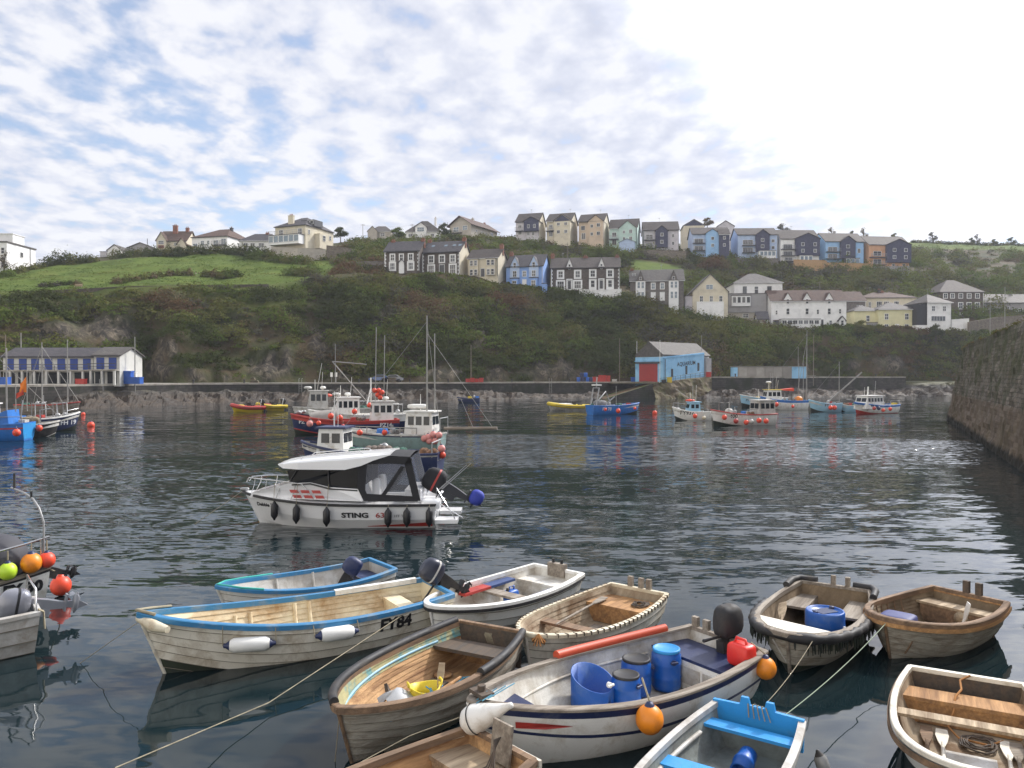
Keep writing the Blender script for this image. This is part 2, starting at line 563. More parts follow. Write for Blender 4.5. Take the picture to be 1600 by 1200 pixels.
def rock_amt(px, py):
    a = 0.0
    for cx, cy, rx, ry in ROCKS:
        e = ((px - cx) / rx) ** 2 + ((py - cy) / ry) ** 2
        a = max(a, clamp(1.35 - e + 1.5 * noise.noise(Vector((px * 0.075, py * 0.075, 4.2)))) if e < 2.2 else 0)
    return a


def field_amt(px, t):
    if px < 520 and 2.04 < t < 3.93 and not (t > 3.4 and px > 430):
        return 1.0
    if px > 1400 and t > 4.72: return 1.0
    if 985 < px < 1075 and 3.15 < t < 3.75: return 1.0
    if px < 470 and 1.88 < t <= 2.04: return 0.5
    if 240 < px < 480 and 1.66 < t <= 1.88: return 0.5 * smooth01((px - 240) / 120)
    return 0.0


def proj(p):
    v = Vector(p) - CP
    k = FOC / v.dot(CF)
    return 800 + v.x * k, 600 - v.dot(CU) * k


def ground(px, t, rough=True):
    k = min(5, int(t))
    f = t - k
    a, b = line_pt(k, px), line_pt(k + 1, px)
    p = a.lerp(b, f)
    if k == 1:
        p.z += 1.6 * math.sin(PI * f) * (1 if px > 520 else 0.7)   # the cliff bulges
    if rough:
        wob = 1.0 if k == 1 else 0.3
        edge = min(1.0, 4 * f if k == 1 else 1.0, 4 * (1 - f) if k == 1 else 1.0)
        n1 = noise.fractal(p * 0.07, 0.75, 2.1, 5) + .5 * noise.noise(p * .16)
        dd = n1 * 2.9 * wob * edge
        if k == 1:
            qx, qy = proj(p)
            ra = rock_amt(qx, qy)
            if ra > 0:
                q = Vector((p.x * 0.5, p.y * 0.5, p.z * 0.38))
                dd += ra * (0.8 + 1.5 * (0.5 - abs(noise.noise(q))) + 0.7 * noise.noise(p * 1.3))
        p = p + Vector((0, -0.8, 0.55)) * dd
    return p


def field_mat():
    m = bpy.data.materials.new('hillside_ground')
    m.use_nodes = True
    n, l = m.node_tree.nodes, m.node_tree.links
    bs = n['Principled BSDF']
    bs.inputs['Roughness'].default_value = 0.9
    bs.inputs['Specular IOR Level'].default_value = 0.15
    geo = N(n, 'ShaderNodeNewGeometry')
    at = N(n, 'ShaderNodeAttribute', attribute_name='zone')
    sp = N(n, 'ShaderNodeSeparateColor')
    l.new(at.outputs['Color'], sp.inputs[0])
    n1 = N(n, 'ShaderNodeTexNoise', inp={'Scale': 0.12, 'Detail': 8, 'Roughness': 0.68})
    n2 = N(n, 'ShaderNodeTexNoise', inp={'Scale': 0.16, 'Detail': 8, 'Roughness': 0.7, 'Distortion': 0.5})
    l.new(geo.outputs['Position'], n1.inputs['Vector']); l.new(geo.outputs['Position'], n2.inputs['Vector'])
    soil = ramp(n, [(0.3, (0.028, 0.034, 0.014)), (0.45, (0.05, 0.055, 0.02)), (0.55, (0.075, 0.058, 0.03)), (0.7, (0.10, 0.07, 0.04))])
    l.new(n1.outputs[0], soil.inputs[0])
    gr = ramp(n, [(0.30, (0.062, 0.092, 0.016)), (0.44, (0.085, 0.128, 0.021)), (0.56, (0.108, 0.150, 0.025)), (0.72, (0.155, 0.170, 0.042))])
    l.new(n2.outputs[0], gr.inputs[0])
    vs = N(n, 'ShaderNodeMapping')
    vs.inputs['Scale'].default_value = (0.8, 0.8, 0.5)
    l.new(geo.outputs['Position'], vs.inputs[0])
    n3 = N(n, 'ShaderNodeTexNoise', inp={'Scale': 1.0, 'Detail': 9, 'Roughness': 0.75, 'Distortion': 0.8})
    l.new(vs.outputs[0], n3.inputs['Vector'])
    rk = ramp(n, [(0.36, (0.022, 0.021, 0.018)), (0.47, (0.055, 0.048, 0.039)), (0.57, (0.13, 0.108, 0.08)), (0.70, (0.26, 0.225, 0.175))])
    l.new(n3.outputs[0], rk.inputs[0])
    m1 = N(n, 'ShaderNodeMix', data_type='RGBA')
    l.new(sp.outputs[0], m1.inputs[0]); l.new(soil.outputs[0], m1.inputs[6]); l.new(gr.outputs[0], m1.inputs[7])
    m2 = N(n, 'ShaderNodeMix', data_type='RGBA')
    l.new(sp.outputs[1], m2.inputs[0]); l.new(m1.outputs[2], m2.inputs[6]); l.new(rk.outputs[0], m2.inputs[7])
    l.new(m2.outputs[2], bs.inputs['Base Color'])
    bp = N(n, 'ShaderNodeBump', inp={'Strength': 0.8, 'Distance': 0.5})
    l.new(n3.outputs[0], bp.inputs['Height'])
    l.new(bp.outputs[0], bs.inputs['Normal'])
    return m


PXS = list(range(-700, 2301, 8))
TS = [1 + i / 26 for i in range(26)] + [2 + i / 6 for i in range(6)] + [3 + i / 12 for i in range(12)] + [4 + i / 14 for i in range(14)] + [5 + i / 4 for i in range(5)]
GRID = [[ground(px, t) for px in PXS] for t in TS]
mb = MB()
mb.grid(GRID, 0, True)
hill = mb.build('hillside', field_mat())
tag(hill, None, None, kind='structure')
za = hill.data.attributes.new('zone', 'FLOAT_COLOR', 'POINT')
buf = []
for t, rowp in zip(TS, GRID):
    for px, p in zip(PXS, rowp):
        qx, qy = proj(p)
        buf += [field_amt(px, t), rock_amt(qx, qy) if t < 2 else 0.0, 0.0, 1.0]
za.data.foreach_set('color', buf)


# ------------------------------------------------------------------ foliage
LEAF = tint_mat('foliage')


def leaf_mesh(name, C, Nn, S, T, parent=None, spread=0.36):
    """Thousands of leaf-sized quads: centres, outward directions, sizes, tints."""
    C = np.asarray(C, float); S = np.asarray(S, float)[:, None]
    n = len(C)
    nrm = np.asarray(Nn, float) + rng.normal(0, spread, (n, 3))
    nrm /= np.linalg.norm(nrm, axis=1)[:, None] + 1e-9
    ref = rng.normal(0, 1, (n, 3))
    a = np.cross(nrm, ref); a /= np.linalg.norm(a, axis=1)[:, None] + 1e-9
    b = np.cross(nrm, a)
    a = a * S; b = b * S * rng.uniform(0.45, 0.8, (n, 1))
    V = np.stack([C - a, C - b * 0.9, C + a, C + b], 1).reshape(-1, 3)
    me = bpy.data.meshes.new(name)
    me.vertices.add(4 * n); me.vertices.foreach_set('co', V.ravel())
    me.loops.add(4 * n); me.loops.foreach_set('vertex_index', np.arange(4 * n, dtype=np.int32))
    me.polygons.add(n)
    me.polygons.foreach_set('loop_start', np.arange(0, 4 * n, 4, dtype=np.int32))
    me.polygons.foreach_set('loop_total', np.full(n, 4, dtype=np.int32))
    at = me.attributes.new('tint', 'FLOAT_COLOR', 'POINT')
    col = np.concatenate([np.asarray(T, float), np.ones((n, 1))], 1)
    at.data.foreach_set('color', np.repeat(col, 4, axis=0).ravel())
    me.update(calc_edges=True)
    me.materials.append(LEAF)
    o = bpy.data.objects.new(name, me)
    COL.objects.link(o)
    if parent: o.parent = parent
    return o


def clump_points(c, r, h, n, col, leaf, jit=0.15):
    """A dome of leaves with an uneven skin, centre c, radius r, height h."""
    th = rng.uniform(0, 2 * PI, n)
    z = rng.uniform(-0.1, 1.0, n)
    q = np.sqrt(np.clip(1 - z * z, 0.02, 1))
    d = np.stack([q * np.cos(th), q * np.sin(th), z], 1)
    ph = rng.uniform(0, 6.28, 3)
    lump = 1 + 0.22 * np.sin(3 * th + ph[0]) + 0.18 * np.sin(5 * z * 2 + ph[1] + 2 * th)
    rad = (lump * rng.uniform(0.72, 1.05, n))[:, None]
    P = np.asarray(c) + d * rad * np.array([r, r, h])
    T = np.asarray(col) * (1 + rng.uniform(-jit, jit, (n, 1))) * (1 + rng.normal(0, 0.04, (n, 3)))
    S = leaf * rng.uniform(0.6, 1.3, n)
    return P, d, S, np.clip(T, 0.004, 0.5)


class Leaves:
    def __init__(self): self.a = []
    def clump(self, *k, **kw): self.a.append(clump_points(*k, **kw))
    def build(self, name, parent=None, flat=False):
        P, D, S, T = (np.concatenate([x[i] for x in self.a]) for i in range(4))
        if flat: D = np.tile([0.0, 0.0, 1.0], (len(P), 1))
        return leaf_mesh(name, P, D, S, T, parent, 0.22 if flat else 0.36)


DARK = (0.060, 0.072, 0.024); OLIVE = (0.115, 0.118, 0.037); GREEN = (0.098, 0.130, 0.030); BROWN = (0.128, 0.100, 0.052); LIGHT = (0.125, 0.15, 0.036); RUST = (0.125, 0.078, 0.042)
GREY = (0.088, 0.084, 0.058)


def pick(weights):
    names = [DARK, OLIVE, GREEN, BROWN, LIGHT, RUST, GREY]
    w = np.array(weights, float); w /= w.sum()
    return names[rng.choice(7, p=w)]


scrub = Leaves()
def scatter(n, px0, px1, t0, t1, weights, r0, r1, hfac, per, leaf, rockcut=0.10):
    made = 0
    for _ in range(n * 3):
        if made >= n: break
        px, t = rng.uniform(px0, px1), rng.uniform(t0, t1)
        if field_amt(px, t) > 0.6: continue
        p = ground(px, t, True)
        if t < 2:
            qx, qy = proj(p)
            if rock_amt(qx, qy) > rockcut: continue
        patch = noise.noise(Vector((p.x * 0.06, p.y * 0.06 + 9, p.z * 0.08))) + 0.5 * noise.noise(Vector((p.x * 0.17, p.y * 0.17, p.z * 0.2 + 5)))
        patch = patch * 0.75 + rng.normal(0, 0.09) + 0.5
        cw = np.cumsum(np.array(weights)[[0, 2, 1, 6, 4, 3, 5]]); cw = cw / cw[-1]
        w = np.zeros(7); w[[0, 2, 1, 6, 4, 3, 5][int(np.searchsorted(cw, clamp(smooth01(patch), 0.0, 0.999)))]] = 1
        r = rng.uniform(r0, r1)
        scrub.clump((p.x, p.y, p.z - 0.1 * r), r, r * hfac, int(per * (0.5 + r / r1)), pick(w), leaf)
        made += 1


# cliff below the fields (bracken, grass, bramble), cliff below the terrace (dense dark scrub), gardens and slope
scatter(1250, -400, 560, 1.05, 1.97, (2.2, 2.6, 2.6, 1.6, .6, .3, .9), 0.6, 1.5, 0.5, 55, 0.20)
scatter(230, -400, 560, 1.1, 1.95, (2.6, 3, 2.2, 1.0, .4, .1, .8), 1.6, 3.2, 0.7, 260, 0.22)
scatter(1500, 520, 1230, 1.03, 1.97, (3.2, 3.4, 1.2, .6, .2, .02, .8), 0.7, 1.8, 0.75, 70, 0.21)
scatter(580, 520, 1230, 1.06, 1.88, (3.0, 3.6, 1.6, .5, .3, .02, .8), 2.0, 3.8, 0.8, 330, 0.24)
scatter(600, 1220, 1560, 1.05, 1.94, (2.0, 2.6, 2.0, 1.4, .8, .3, .6), 0.7, 1.8, 0.7, 70, 0.22)
scatter(420, 560, 1560, 1.90, 2.04, (2.0, 3.2, 3.0, .4, 1.0, .05, .4), 0.5, 1.1, 0.7, 60, 0.2)
scatter(60, 560, 1560, 2.05, 2.95, (1, 2, 2, 1, 1, .1, 1), 0.3, 0.6, 0.8, 40, 0.18)
scatter(850, 545, 1340, 3.0, 4.02, (1.2, 3, 3.4, .7, 1.6, .1, 1.2), 0.8, 2.0, 0.85, 85, 0.25)
scatter(190, 545, 1340, 3.1, 3.95, (1.2, 3, 3.4, .5, 1.8, .1, 1.0), 2.0, 3.4, 0.9, 330, 0.26)
scatter(420, 545, 1340, 4.02, 5.0, (1.5, 3, 3, .6, 1.2, .05, 1), 0.8, 2.0, 0.9, 70, 0.28)
scatter(600, 1300, 1700, 3.0, 4.72, (1.2, 3.2, 4, .2, 3.4, .0, .8), 0.9, 2.2, 0.85, 85, 0.26)
scatter(170, 1300, 1700, 3.0, 4.6, (1.6, 3.0, 4, .1, 3.4, .0, .6), 2.4, 4.2, 0.85, 420, 0.28)
scatter(240, 425, 600, 2.3, 4.0, (2, 3, 2, 2, .8, 1.4, 1), 0.8, 2.0, 0.8, 70, 0.25)
tag(scrub.build('undergrowth'), 'dense green and brown scrub covering the cliff and the slopes', None, kind='stuff')

# rough grass tussocks on the fields
turf = Leaves()
for _ in range(2600):
    px, t = (rng.uniform(-200, 520), rng.uniform(2.05, 3.9)) if rng.random() < .8 else (rng.uniform(1400, 1700), rng.uniform(4.73, 5.0))
    if field_amt(px, t) < .9: continue
    p = ground(px, t)
    v = noise.noise(Vector((p.x * .05, p.y * .08, 2)))
    c = (0.068, 0.105, 0.018) if v < -0.1 else ((0.092, 0.132, 0.022) if v < .15 else (0.135, 0.148, 0.036))
    turf.clump((p.x, p.y, p.z - .02), rng.uniform(1.0, 2.6), rng.uniform(.02, .07), 26, c, 0.15)
tag(turf.build('field_grass', flat=True), 'rough green grass covering the sloping field', None, kind='stuff')

# clumped hedges and bushes one can tell apart
def ground_d(px, py):
    """Distance at which the hillside shows at this bearing and height in view."""
    best = 200.0
    for i in range(0, 161):
        t = 2 + i / 40
        q = ground(px, t, False)
        if proj(q)[1] <= py: return q.y
        best = q.y
    return best


def bush(name, label, cat, spots, group=None):
    """spots: (px, py, d, r, h, colour)"""
    spots = [(px, py, ground_d(px, py) if px < 525 else d, r, h, col) for px, py, d, r, h, col in spots]
    px, py, d, *_ = spots[0]
    base = PD(px, py, d)
    root = empty(name, base, 0, label, cat, group)
    lv = Leaves()
    for px, py, d, r, h, col in spots:
        q = PD(px, py, d) - base
        lv.clump((q.x, q.y, q.z - 0.2), r, h, int(150 + 130 * r * r), col, 0.22)
    lv.build('foliage', root)
    st = MB()
    for px, py, d, r, h, col in spots:
        q = PD(px, py, d) - base
        st.tube([(q.x, q.y, q.z - 1), (q.x + .1, q.y, q.z + h * 0.5)], [0.14, 0.05], 5)
    st.build('stem', mat('bark', (0.07, 0.055, 0.04), 0.9), root)
    return root


bush('hedge', 'long dark clipped hedge along the top of the green field', 'hedge',
     [(px, py, 222, 2.4, 2.6, DARK if i % 3 else OLIVE) for i, (px, py) in enumerate([(182, 404), (195, 405), (208, 403), (221, 402), (234, 402), (247, 401), (260, 400), (273, 399), (286, 399), (299, 398), (312, 397), (326, 398), (339, 398), (352, 398), (365, 398), (378, 397), (391, 399), (404, 401), (417, 403)])])
bush('hedge', 'low olive hedge running across the middle of the green field', 'hedge',
     [(px, py, 182, 1.3, 1.5, OLIVE if i % 2 else BROWN) for i, (px, py) in enumerate([(184, 443), (198, 442), (210, 440), (224, 438), (238, 436), (252, 434), (266, 432), (280, 431), (294, 430), (322, 431), (336, 431)])])
bush('hedge', 'thick hedge at field end in front of the big cream villa', 'hedge',
     [(px, py, 200, 2.6, 2.4, OLIVE if i % 2 else GREEN) for i, (px, py) in enumerate([(408, 406), (422, 408), (436, 410), (450, 412), (464, 413), (476, 414), (398, 404)])])
bush('shrub', 'round green shrub standing alone on the upper field', 'shrub', [(358, 432, 178, 2.4, 1.9, GREEN), (366, 432, 178, 2.0, 1.6, DARK), (349, 433, 178, 1.8, 1.5, OLIVE)])
bush('shrub', 'grey brown thorny shrub at cliff edge where the field ends', 'shrub', [(490, 444, 165, 2.6, 2.8, GREY), (502, 448, 165, 2.6, 2.6, BROWN), (514, 446, 166, 2.2, 2.2, GREY)])
bush('shrub', 'rust coloured bracken shrub below the stone garden wall', 'shrub', [(536, 424, 180, 2.2, 2.6, RUST), (548, 424, 180, 2.2, 2.4, RUST), (556, 426, 180, 1.6, 1.8, BROWN)])
bush('shrub', 'smooth green shrub at the end of the field near the cliff', 'shrub', [(460, 430, 176, 2.8, 1.9, GREEN), (474, 430, 176, 2.6, 2.0, OLIVE), (488, 426, 178, 2.4, 2.1, GREEN)])
bush('hedge', 'low white flowered hedge on the bottom edge of the field', 'hedge', [(66, 448, 150, 0.8, 0.8, GREY), (76, 447, 150, 0.9, 0.9, DARK), (87, 446, 150, 1.0, 0.9, GREY), (98, 446, 150, 0.9, 1.0, DARK), (110, 445, 151, 0.9, 0.9, DARK), (121, 445, 151, 0.9, 1.0, BROWN)])
bush('hedge', 'rounded bright green hedge behind the long dark stone terrace', 'hedge',
     [(px, py, 222, 2.2, 3.0, c) for px, py, c in [(920, 402, GREEN), (930, 401, LIGHT), (941, 400, GREEN), (952, 401, GREEN), (963, 402, LIGHT), (973, 406, GREEN), (935, 406, DARK), (955, 408, DARK), (978, 412, DARK)]])
bush('shrub', 'reddish brown shrub on the slope under the blue town house', 'shrub', [(1105, 416, 226, 2.2, 2.6, RUST), (1118, 414, 226, 2.4, 3.0, RUST), (1130, 417, 226, 2.2, 2.6, BROWN)])
bush('hedge', 'bushy hedge row on skyline beside the white block at edge', 'hedge',
     [(px, py, 205, r, h, c) for px, py, r, h, c in [(60, 422, 1.6, 2, OLIVE), (74, 418, 2.0, 2.8, DARK), (88, 416, 2.2, 3.6, DARK), (100, 415, 2.4, 4.0, DARK), (112, 414, 2.0, 3.0, OLIVE), (124, 413, 2.0, 2.6, DARK), (136, 412, 2.0, 2.6, DARK), (146, 411, 1.8, 2.0, OLIVE), (48, 424, 1.8, 1.8, OLIVE), (30, 427, 2.2, 2.0, OLIVE), (10, 432, 2.4, 2.0, GREEN)]])


def tree(name, label, px, py, d, h, spread, col, lean=0.3, bare=False, group=None, bushy=1.0):
    base = PD(px, py, d)
    h *= 0.70; spread *= 0.74
    root = empty(name, base, 0, label, 'tree', group)
    st = MB()
    top = Vector((lean * h * 0.45, 0, h * 0.78))
    st.tube([(0, 0, -1.5), (0.02 * h, 0, h * 0.25), top * 0.7, top], [0.05 * h, 0.038 * h, 0.024 * h, 0.01 * h], 6)
    lv = Leaves()
    k = 14
    for i in range(k):
        a = i * 2.4 + rng.uniform(-.3, .3)
        hf = 0.16 + 0.80 * ((i * 0.618 + .2) % 1)
        rr = spread * (0.25 + 0.6 * ((i * 0.382) % 1)) * (1.1 - 0.6 * abs(hf - .55) / .4)
        e = Vector((lean * h * .5 * hf + rr * math.cos(a), rr * math.sin(a) * 0.8, h * hf))
        s = Vector((0.03 * h + lean * h * .2, 0, h * hf * .55))
        st.tube([s, s.lerp(e, 0.55) + Vector((0, 0, 0.05 * h)), e], [0.02 * h, 0.012 * h, 0.005 * h], 4)
        for j in range(5 if bare else 2):
            b2 = e + Vector((rng.uniform(-.5, .5), rng.uniform(-.5, .5), rng.uniform(-.15, .5))) * spread * 0.6
            st.tube([s.lerp(e, 0.6), b2], [0.009 * h, 0.003 * h], 3)
        rc = spread * rng.uniform(.24, .42)
        lv.clump(e, rc, rc * rng.uniform(.6, .9), int((26 if bare else 110) * bushy), col, 0.15)
    for j in range(5):
        a = j * 1.3 + h
        lv.clump((spread * .55 * math.cos(a) + lean * h * .1, spread * .4 * math.sin(a), h * (.10 + .07 * j)), spread * .42, spread * .38, int((20 if bare else 110) * bushy), col, 0.15)
    st.build('trunk', mat('bark', (0.07, 0.055, 0.04), 0.9), root)
    lv.build('crown', root)
    return root


bush('hedge', 'low dark hedge running along the skyline of the upper field', 'hedge', [(px, LI(L5Y, px) + 1.5, LI(L5D, px) - 2, 1.7, 1.5, DARK if (px // 9) % 3 else OLIVE) for px in range(1428, 1640, 9)])
tree('pine_tree', 'dark bushy pine by the cream villa on the hilltop', 532, 372, 225, 4.2, 3.2, DARK, 0.1, bushy=1.6)
tree('bare_tree', 'bare brown tree beside the white block with flat roof', 6, 424, 190, 6.5, 2.6, BROWN, 0.1, True)
tree('windswept_tree', 'windswept tree behind roofs of the white and navy town house', 1226, 368, 262, 5.2, 3.4, GREY, -0.5, bushy=0.9)
tree('bare_tree', 'thin bare tree behind the blue and navy town house', 1300, 371, 275, 5.0, 2.2, BROWN, -0.2, True)
tree('windswept_tree', 'small dark tree on skyline above the blue town house gable', 1334, 377, 275, 5.0, 2.0, DARK, -0.3)
tree('bare_tree', 'tall bare tree between the blue and the orange town houses', 1349, 377, 275, 6.8, 2.4, BROWN, 0.1, True)
tree('windswept_tree', 'low dark tree behind the gable of the orange town house', 1397, 379, 280, 4.6, 2.4, OLIVE, 0.2)
tree('windswept_tree', 'open windswept tree alone on the ridge of the upper field', 1458, 378, 325, 5.6, 3.0, GREY, -0.25, bushy=0.6)
tree('windswept_tree', 'small dark tree beside a bare one on the field ridge', 1518, 382, 335, 4.0, 2.2, DARK, 0.2)
tree('bare_tree', 'bare ridge tree next to the small dark one on the field', 1526, 382, 335, 6.5, 2.8, GREY, 0.2, True)
tree('windswept_tree', 'low tree at the far end of the ridge field', 1553, 383, 338, 3.4, 2.2, OLIVE, 0.1)
tree('windswept_tree', 'twin dark crowned tree on ridge end beyond the field', 1580, 384, 340, 5.0, 3.2, DARK, 0.1)
tree('windswept_tree', 'brown tree behind the navy gabled house on the hilltop', 1105, 354, 262, 4.0, 3.0, BROWN, 0.3)
tree('garden_tree', 'bright green garden tree between the two small hilltop bungalows', 622, 372, 232, 4.0, 3.4, GREEN, 0.1, bushy=1.5)
tree('garden_tree', 'dark garden tree beside the dormer bungalow and grey chalet', 694, 369, 240, 5.2, 3.2, DARK, 0.1, bushy=1.5)
tree('garden_tree', 'yellow green tree on slope behind the white terrace', 1250, 446, 222, 4.5, 3.2, LIGHT, 0.1, bushy=1.4)
tree('garden_tree', 'broad dark tree on slope below the timber fence', 1315, 446, 226, 4.8, 4.4, DARK, 0.1, bushy=1.6)
tree('garden_tree', 'pale green tree below the slate retaining wall', 1355, 450, 222, 4.2, 4.2, OLIVE, 0.1, bushy=1.4)
tree('garden_tree', 'leafy tree growing on the cliff edge before the yellow house', 1345, 522, 186, 4.2, 3.2, OLIVE, 0.1, bushy=1.5)
tree('garden_tree', 'round dark tree below the white and black house', 1462, 527, 185, 3.8, 2.6, DARK, 0.1, bushy=1.6)

# ------------------------------------------------------------------ rocky foreshore
def rock_mat():
    m = bpy.data.materials.new('shore_rock')
    m.use_nodes = True
    n, l = m.node_tree.nodes, m.node_tree.links
    bs = n['Principled BSDF']
    bs.inputs['Roughness'].default_value = 0.75
    geo = N(n, 'ShaderNodeNewGeometry')
    sp = N(n, 'ShaderNodeSeparateXYZ')
    l.new(geo.outputs['Position'], sp.inputs[0])
    n1 = N(n, 'ShaderNodeTexNoise', inp={'Scale': 0.5, 'Detail': 10, 'Roughness': 0.75, 'Distortion': 0.7})
    l.new(geo.outputs['Position'], n1.inputs['Vector'])
    rk = ramp(n, [(0.36, (0.016, 0.014, 0.012)), (0.48, (0.03, 0.024, 0.017)), (0.58, (0.05, 0.04, 0.027)), (0.72, (0.11, 0.09, 0.064))])
    l.new(n1.outputs[0], rk.inputs[0])
    wd = ramp(n, [(0.34, (0.022, 0.018, 0.013)), (0.48, (0.032, 0.021, 0.012)), (0.60, (0.056, 0.036, 0.019)), (0.75, (0.085, 0.057, 0.033))])
    l.new(n1.outputs[0], wd.inputs[0])
    hz = N(n, 'ShaderNodeMath', operation='MULTIPLY_ADD', inp={1: 1.6, 2: -0.8})
    l.new(n1.outputs[0], hz.inputs[0])
    hs = N(n, 'ShaderNodeMath', operation='ADD')
    l.new(sp.outputs['Z'], hs.inputs[0]); l.new(hz.outputs[0], hs.inputs[1])
    mr = N(n, 'ShaderNodeMapRange', inp={'From Min': 1.3, 'From Max': 1.9})
    l.new(hs.outputs[0], mr.inputs['Value'])
    m1 = N(n, 'ShaderNodeMix', data_type='RGBA')
    l.new(mr.outputs[0], m1.inputs[0]); l.new(wd.outputs[0], m1.inputs[6]); l.new(rk.outputs[0], m1.inputs[7])
    mg = N(n, 'ShaderNodeMapRange', inp={'From Min': 2.1, 'From Max': 2.7, 'To Max': 0.8})
    l.new(hs.outputs[0], mg.inputs['Value'])
    m2 = N(n, 'ShaderNodeMix', data_type='RGBA')
    l.new(mg.outputs[0], m2.inputs[0]); l.new(m1.outputs[2], m2.inputs[6]); m2.inputs[7].default_value = (0.085, 0.085, 0.03, 1)
    l.new(m2.outputs[2], bs.inputs['Base Color'])
    bp = N(n, 'ShaderNodeBump', inp={'Strength': 0.9, 'Distance': 0.3})
    l.new(n1.outputs[0], bp.inputs['Height']); l.new(bp.outputs[0], bs.inputs['Normal'])
    return m


ROCK = rock_mat()


def shore_height(px):
    """How high the rocks stand against the quay wall along the shore (0 = bare wall down to the water)."""
    xs = [-700, 60, 105, 150, 230, 300, 400, 470, 540, 600, 700, 760, 840, 900, 1000, 1060, 1110, 1180, 1260, 1330, 1400, 1425, 1480, 1600, 2300]
    hs = [0.3, 0.3, 1.6, 2.5, 2.3, 1.9, 2.0, 1.6, 2.3, 2.2, 2.2, 1.5, 0.9, 0.9, 2.0, 2.6, 1.8, 1.6, 2.0, 1.3, 1.2, 2.6, 3.0, 3.0, 3.0]
    return float(np.interp(px, xs, hs))


pxs = list(range(-700, 2301, 4))
rows = []
for j in range(15):
    f = j / 14
    row = []
    for px in pxs:
        d = LI(L0D, px)
        p0 = PD(px, 588, d - 1.0); p1 = PD(px, 588, d + 5.6)
        p = p0.lerp(p1, f)
        hh = shore_height(px)
        p.z = -0.4 + (hh + 0.4) * f ** 0.8
        q = Vector((p.x * 0.33, p.y * 0.33, 0))
        n1 = noise.fractal(q, 0.8, 2.1, 5)
        rid = 0.5 - abs(noise.noise(Vector((p.x * 0.7, p.y * 0.7, 3))))
        e = math.sin(PI * min(1, f * 1.1)) if f < 0.91 else 0.25
        p.z += (1.0 * n1 + 0.9 * rid + 0.5 * noise.noise(Vector((p.x * 1.3, p.y * 1.3, 8)))) * e * min(1, hh / 1.2)
        p.y += 0.8 * noise.noise(q * 1.7 + Vector((5, 1, 2)))
        row.append(p)
    rows.append(row)
mb = MB()
mb.grid(rows, 0, False)
tag(mb.build('rocky_shore', ROCK), None, None, kind='structure')

# ------------------------------------------------------------------ quay below the cliff
STONE_DK = brick_mat('quay_stone', (0.075, 0.068, 0.06), (0.045, 0.042, 0.040), (0.03, 0.028, 0.026), 0.9, 0.38, 0.02, stain=(0.03, 0.034, 0.022))
CONC = mat('quay_concrete', (0.36, 0.33, 0.28), 0.9, var=0.15, vscale=0.4, dirt=(0.2, 0.18, 0.15), dscale=0.6)


def quay(name, label, px0, px1, zf, step=10):
    pts = []
    px = px0
    while px < px1 + 0.1:
        d = LI(L0D, px) + 5.0
        p = PD(px, 588, d); b = PD(px, 588, d + 8.0 + 14.0 * (1 - smooth01((px - 215) / 70.0)))
        pts.append((p, b, zf(px)))
        px += step
    root = empty(name, (pts[0][0].x, pts[0][0].y, 0), 0, label, 'quay wall')
    o = Vector((pts[0][0].x, pts[0][0].y, 0))
    w = MB()
    w.grid([[Vector((p.x, p.y - 0.25, -1.0)) - o for p, b, z in pts], [Vector((p.x, p.y - 0.05, z - 0.28)) - o for p, b, z in pts]], 0)
    e = pts[-1]
    w.add([Vector((e[0].x, e[0].y - .25, -1)) - o, Vector((e[1].x, e[1].y, -1)) - o, Vector((e[1].x, e[1].y, e[2] - .28)) - o, Vector((e[0].x, e[0].y - .05, e[2] - .28)) - o], [(0, 1, 2, 3)])
    w.build('wall', STONE_DK, root)
    c = MB()
    c.grid([[Vector((p.x, p.y - 0.15, z - 0.28)) - o for p, b, z in pts], [Vector((p.x, p.y - 0.15, z)) - o for p, b, z in pts], [Vector((p.x, p.y + 0.7, z)) - o for p, b, z in pts],
            [Vector((b.x, b.y, z - 0.02)) - o for p, b, z in pts]], 0)
    c.add([Vector((e[0].x, e[0].y - .15, e[2] - .28)) - o, Vector((e[1].x, e[1].y, e[2] - .28)) - o, Vector((e[1].x, e[1].y, e[2] - .02)) - o, Vector((e[0].x, e[0].y - .15, e[2])) - o], [(0, 1, 2, 3)])
    c.build('coping', CONC, root)
    return root


mb = MB()
gx = list(range(-700, 2301, 20))
mb.grid([[Vector((p.x, p.y, -0.5)) for p in (PD(px, 588, LI(L0D, px) + 5.3) for px in gx)],
         [Vector((p.x, p.y, (QZ if px < 1000 else 3.2) - 0.25)) for px, p in ((px, PD(px, 588, LI(L0D, px) + 6.0)) for px in gx)],
         [Vector((p.x, p.y, (QZ if px < 1000 else 4.0) - 0.05)) for px, p in ((px, PD(px, 588, LI(L0D, px) + 27)) for px in gx)]])
tag(mb.build('shore_ground', ROCK), None, None, kind='structure')
quay('quay_wall', 'long dark stone quay wall below the overgrown cliff', -700, 1000, lambda px: QZ)
quay('quay_wall', 'shorter stone quay wall ending in rocks past the blue hall', 1100, 1415, lambda px: 4.25, 9)
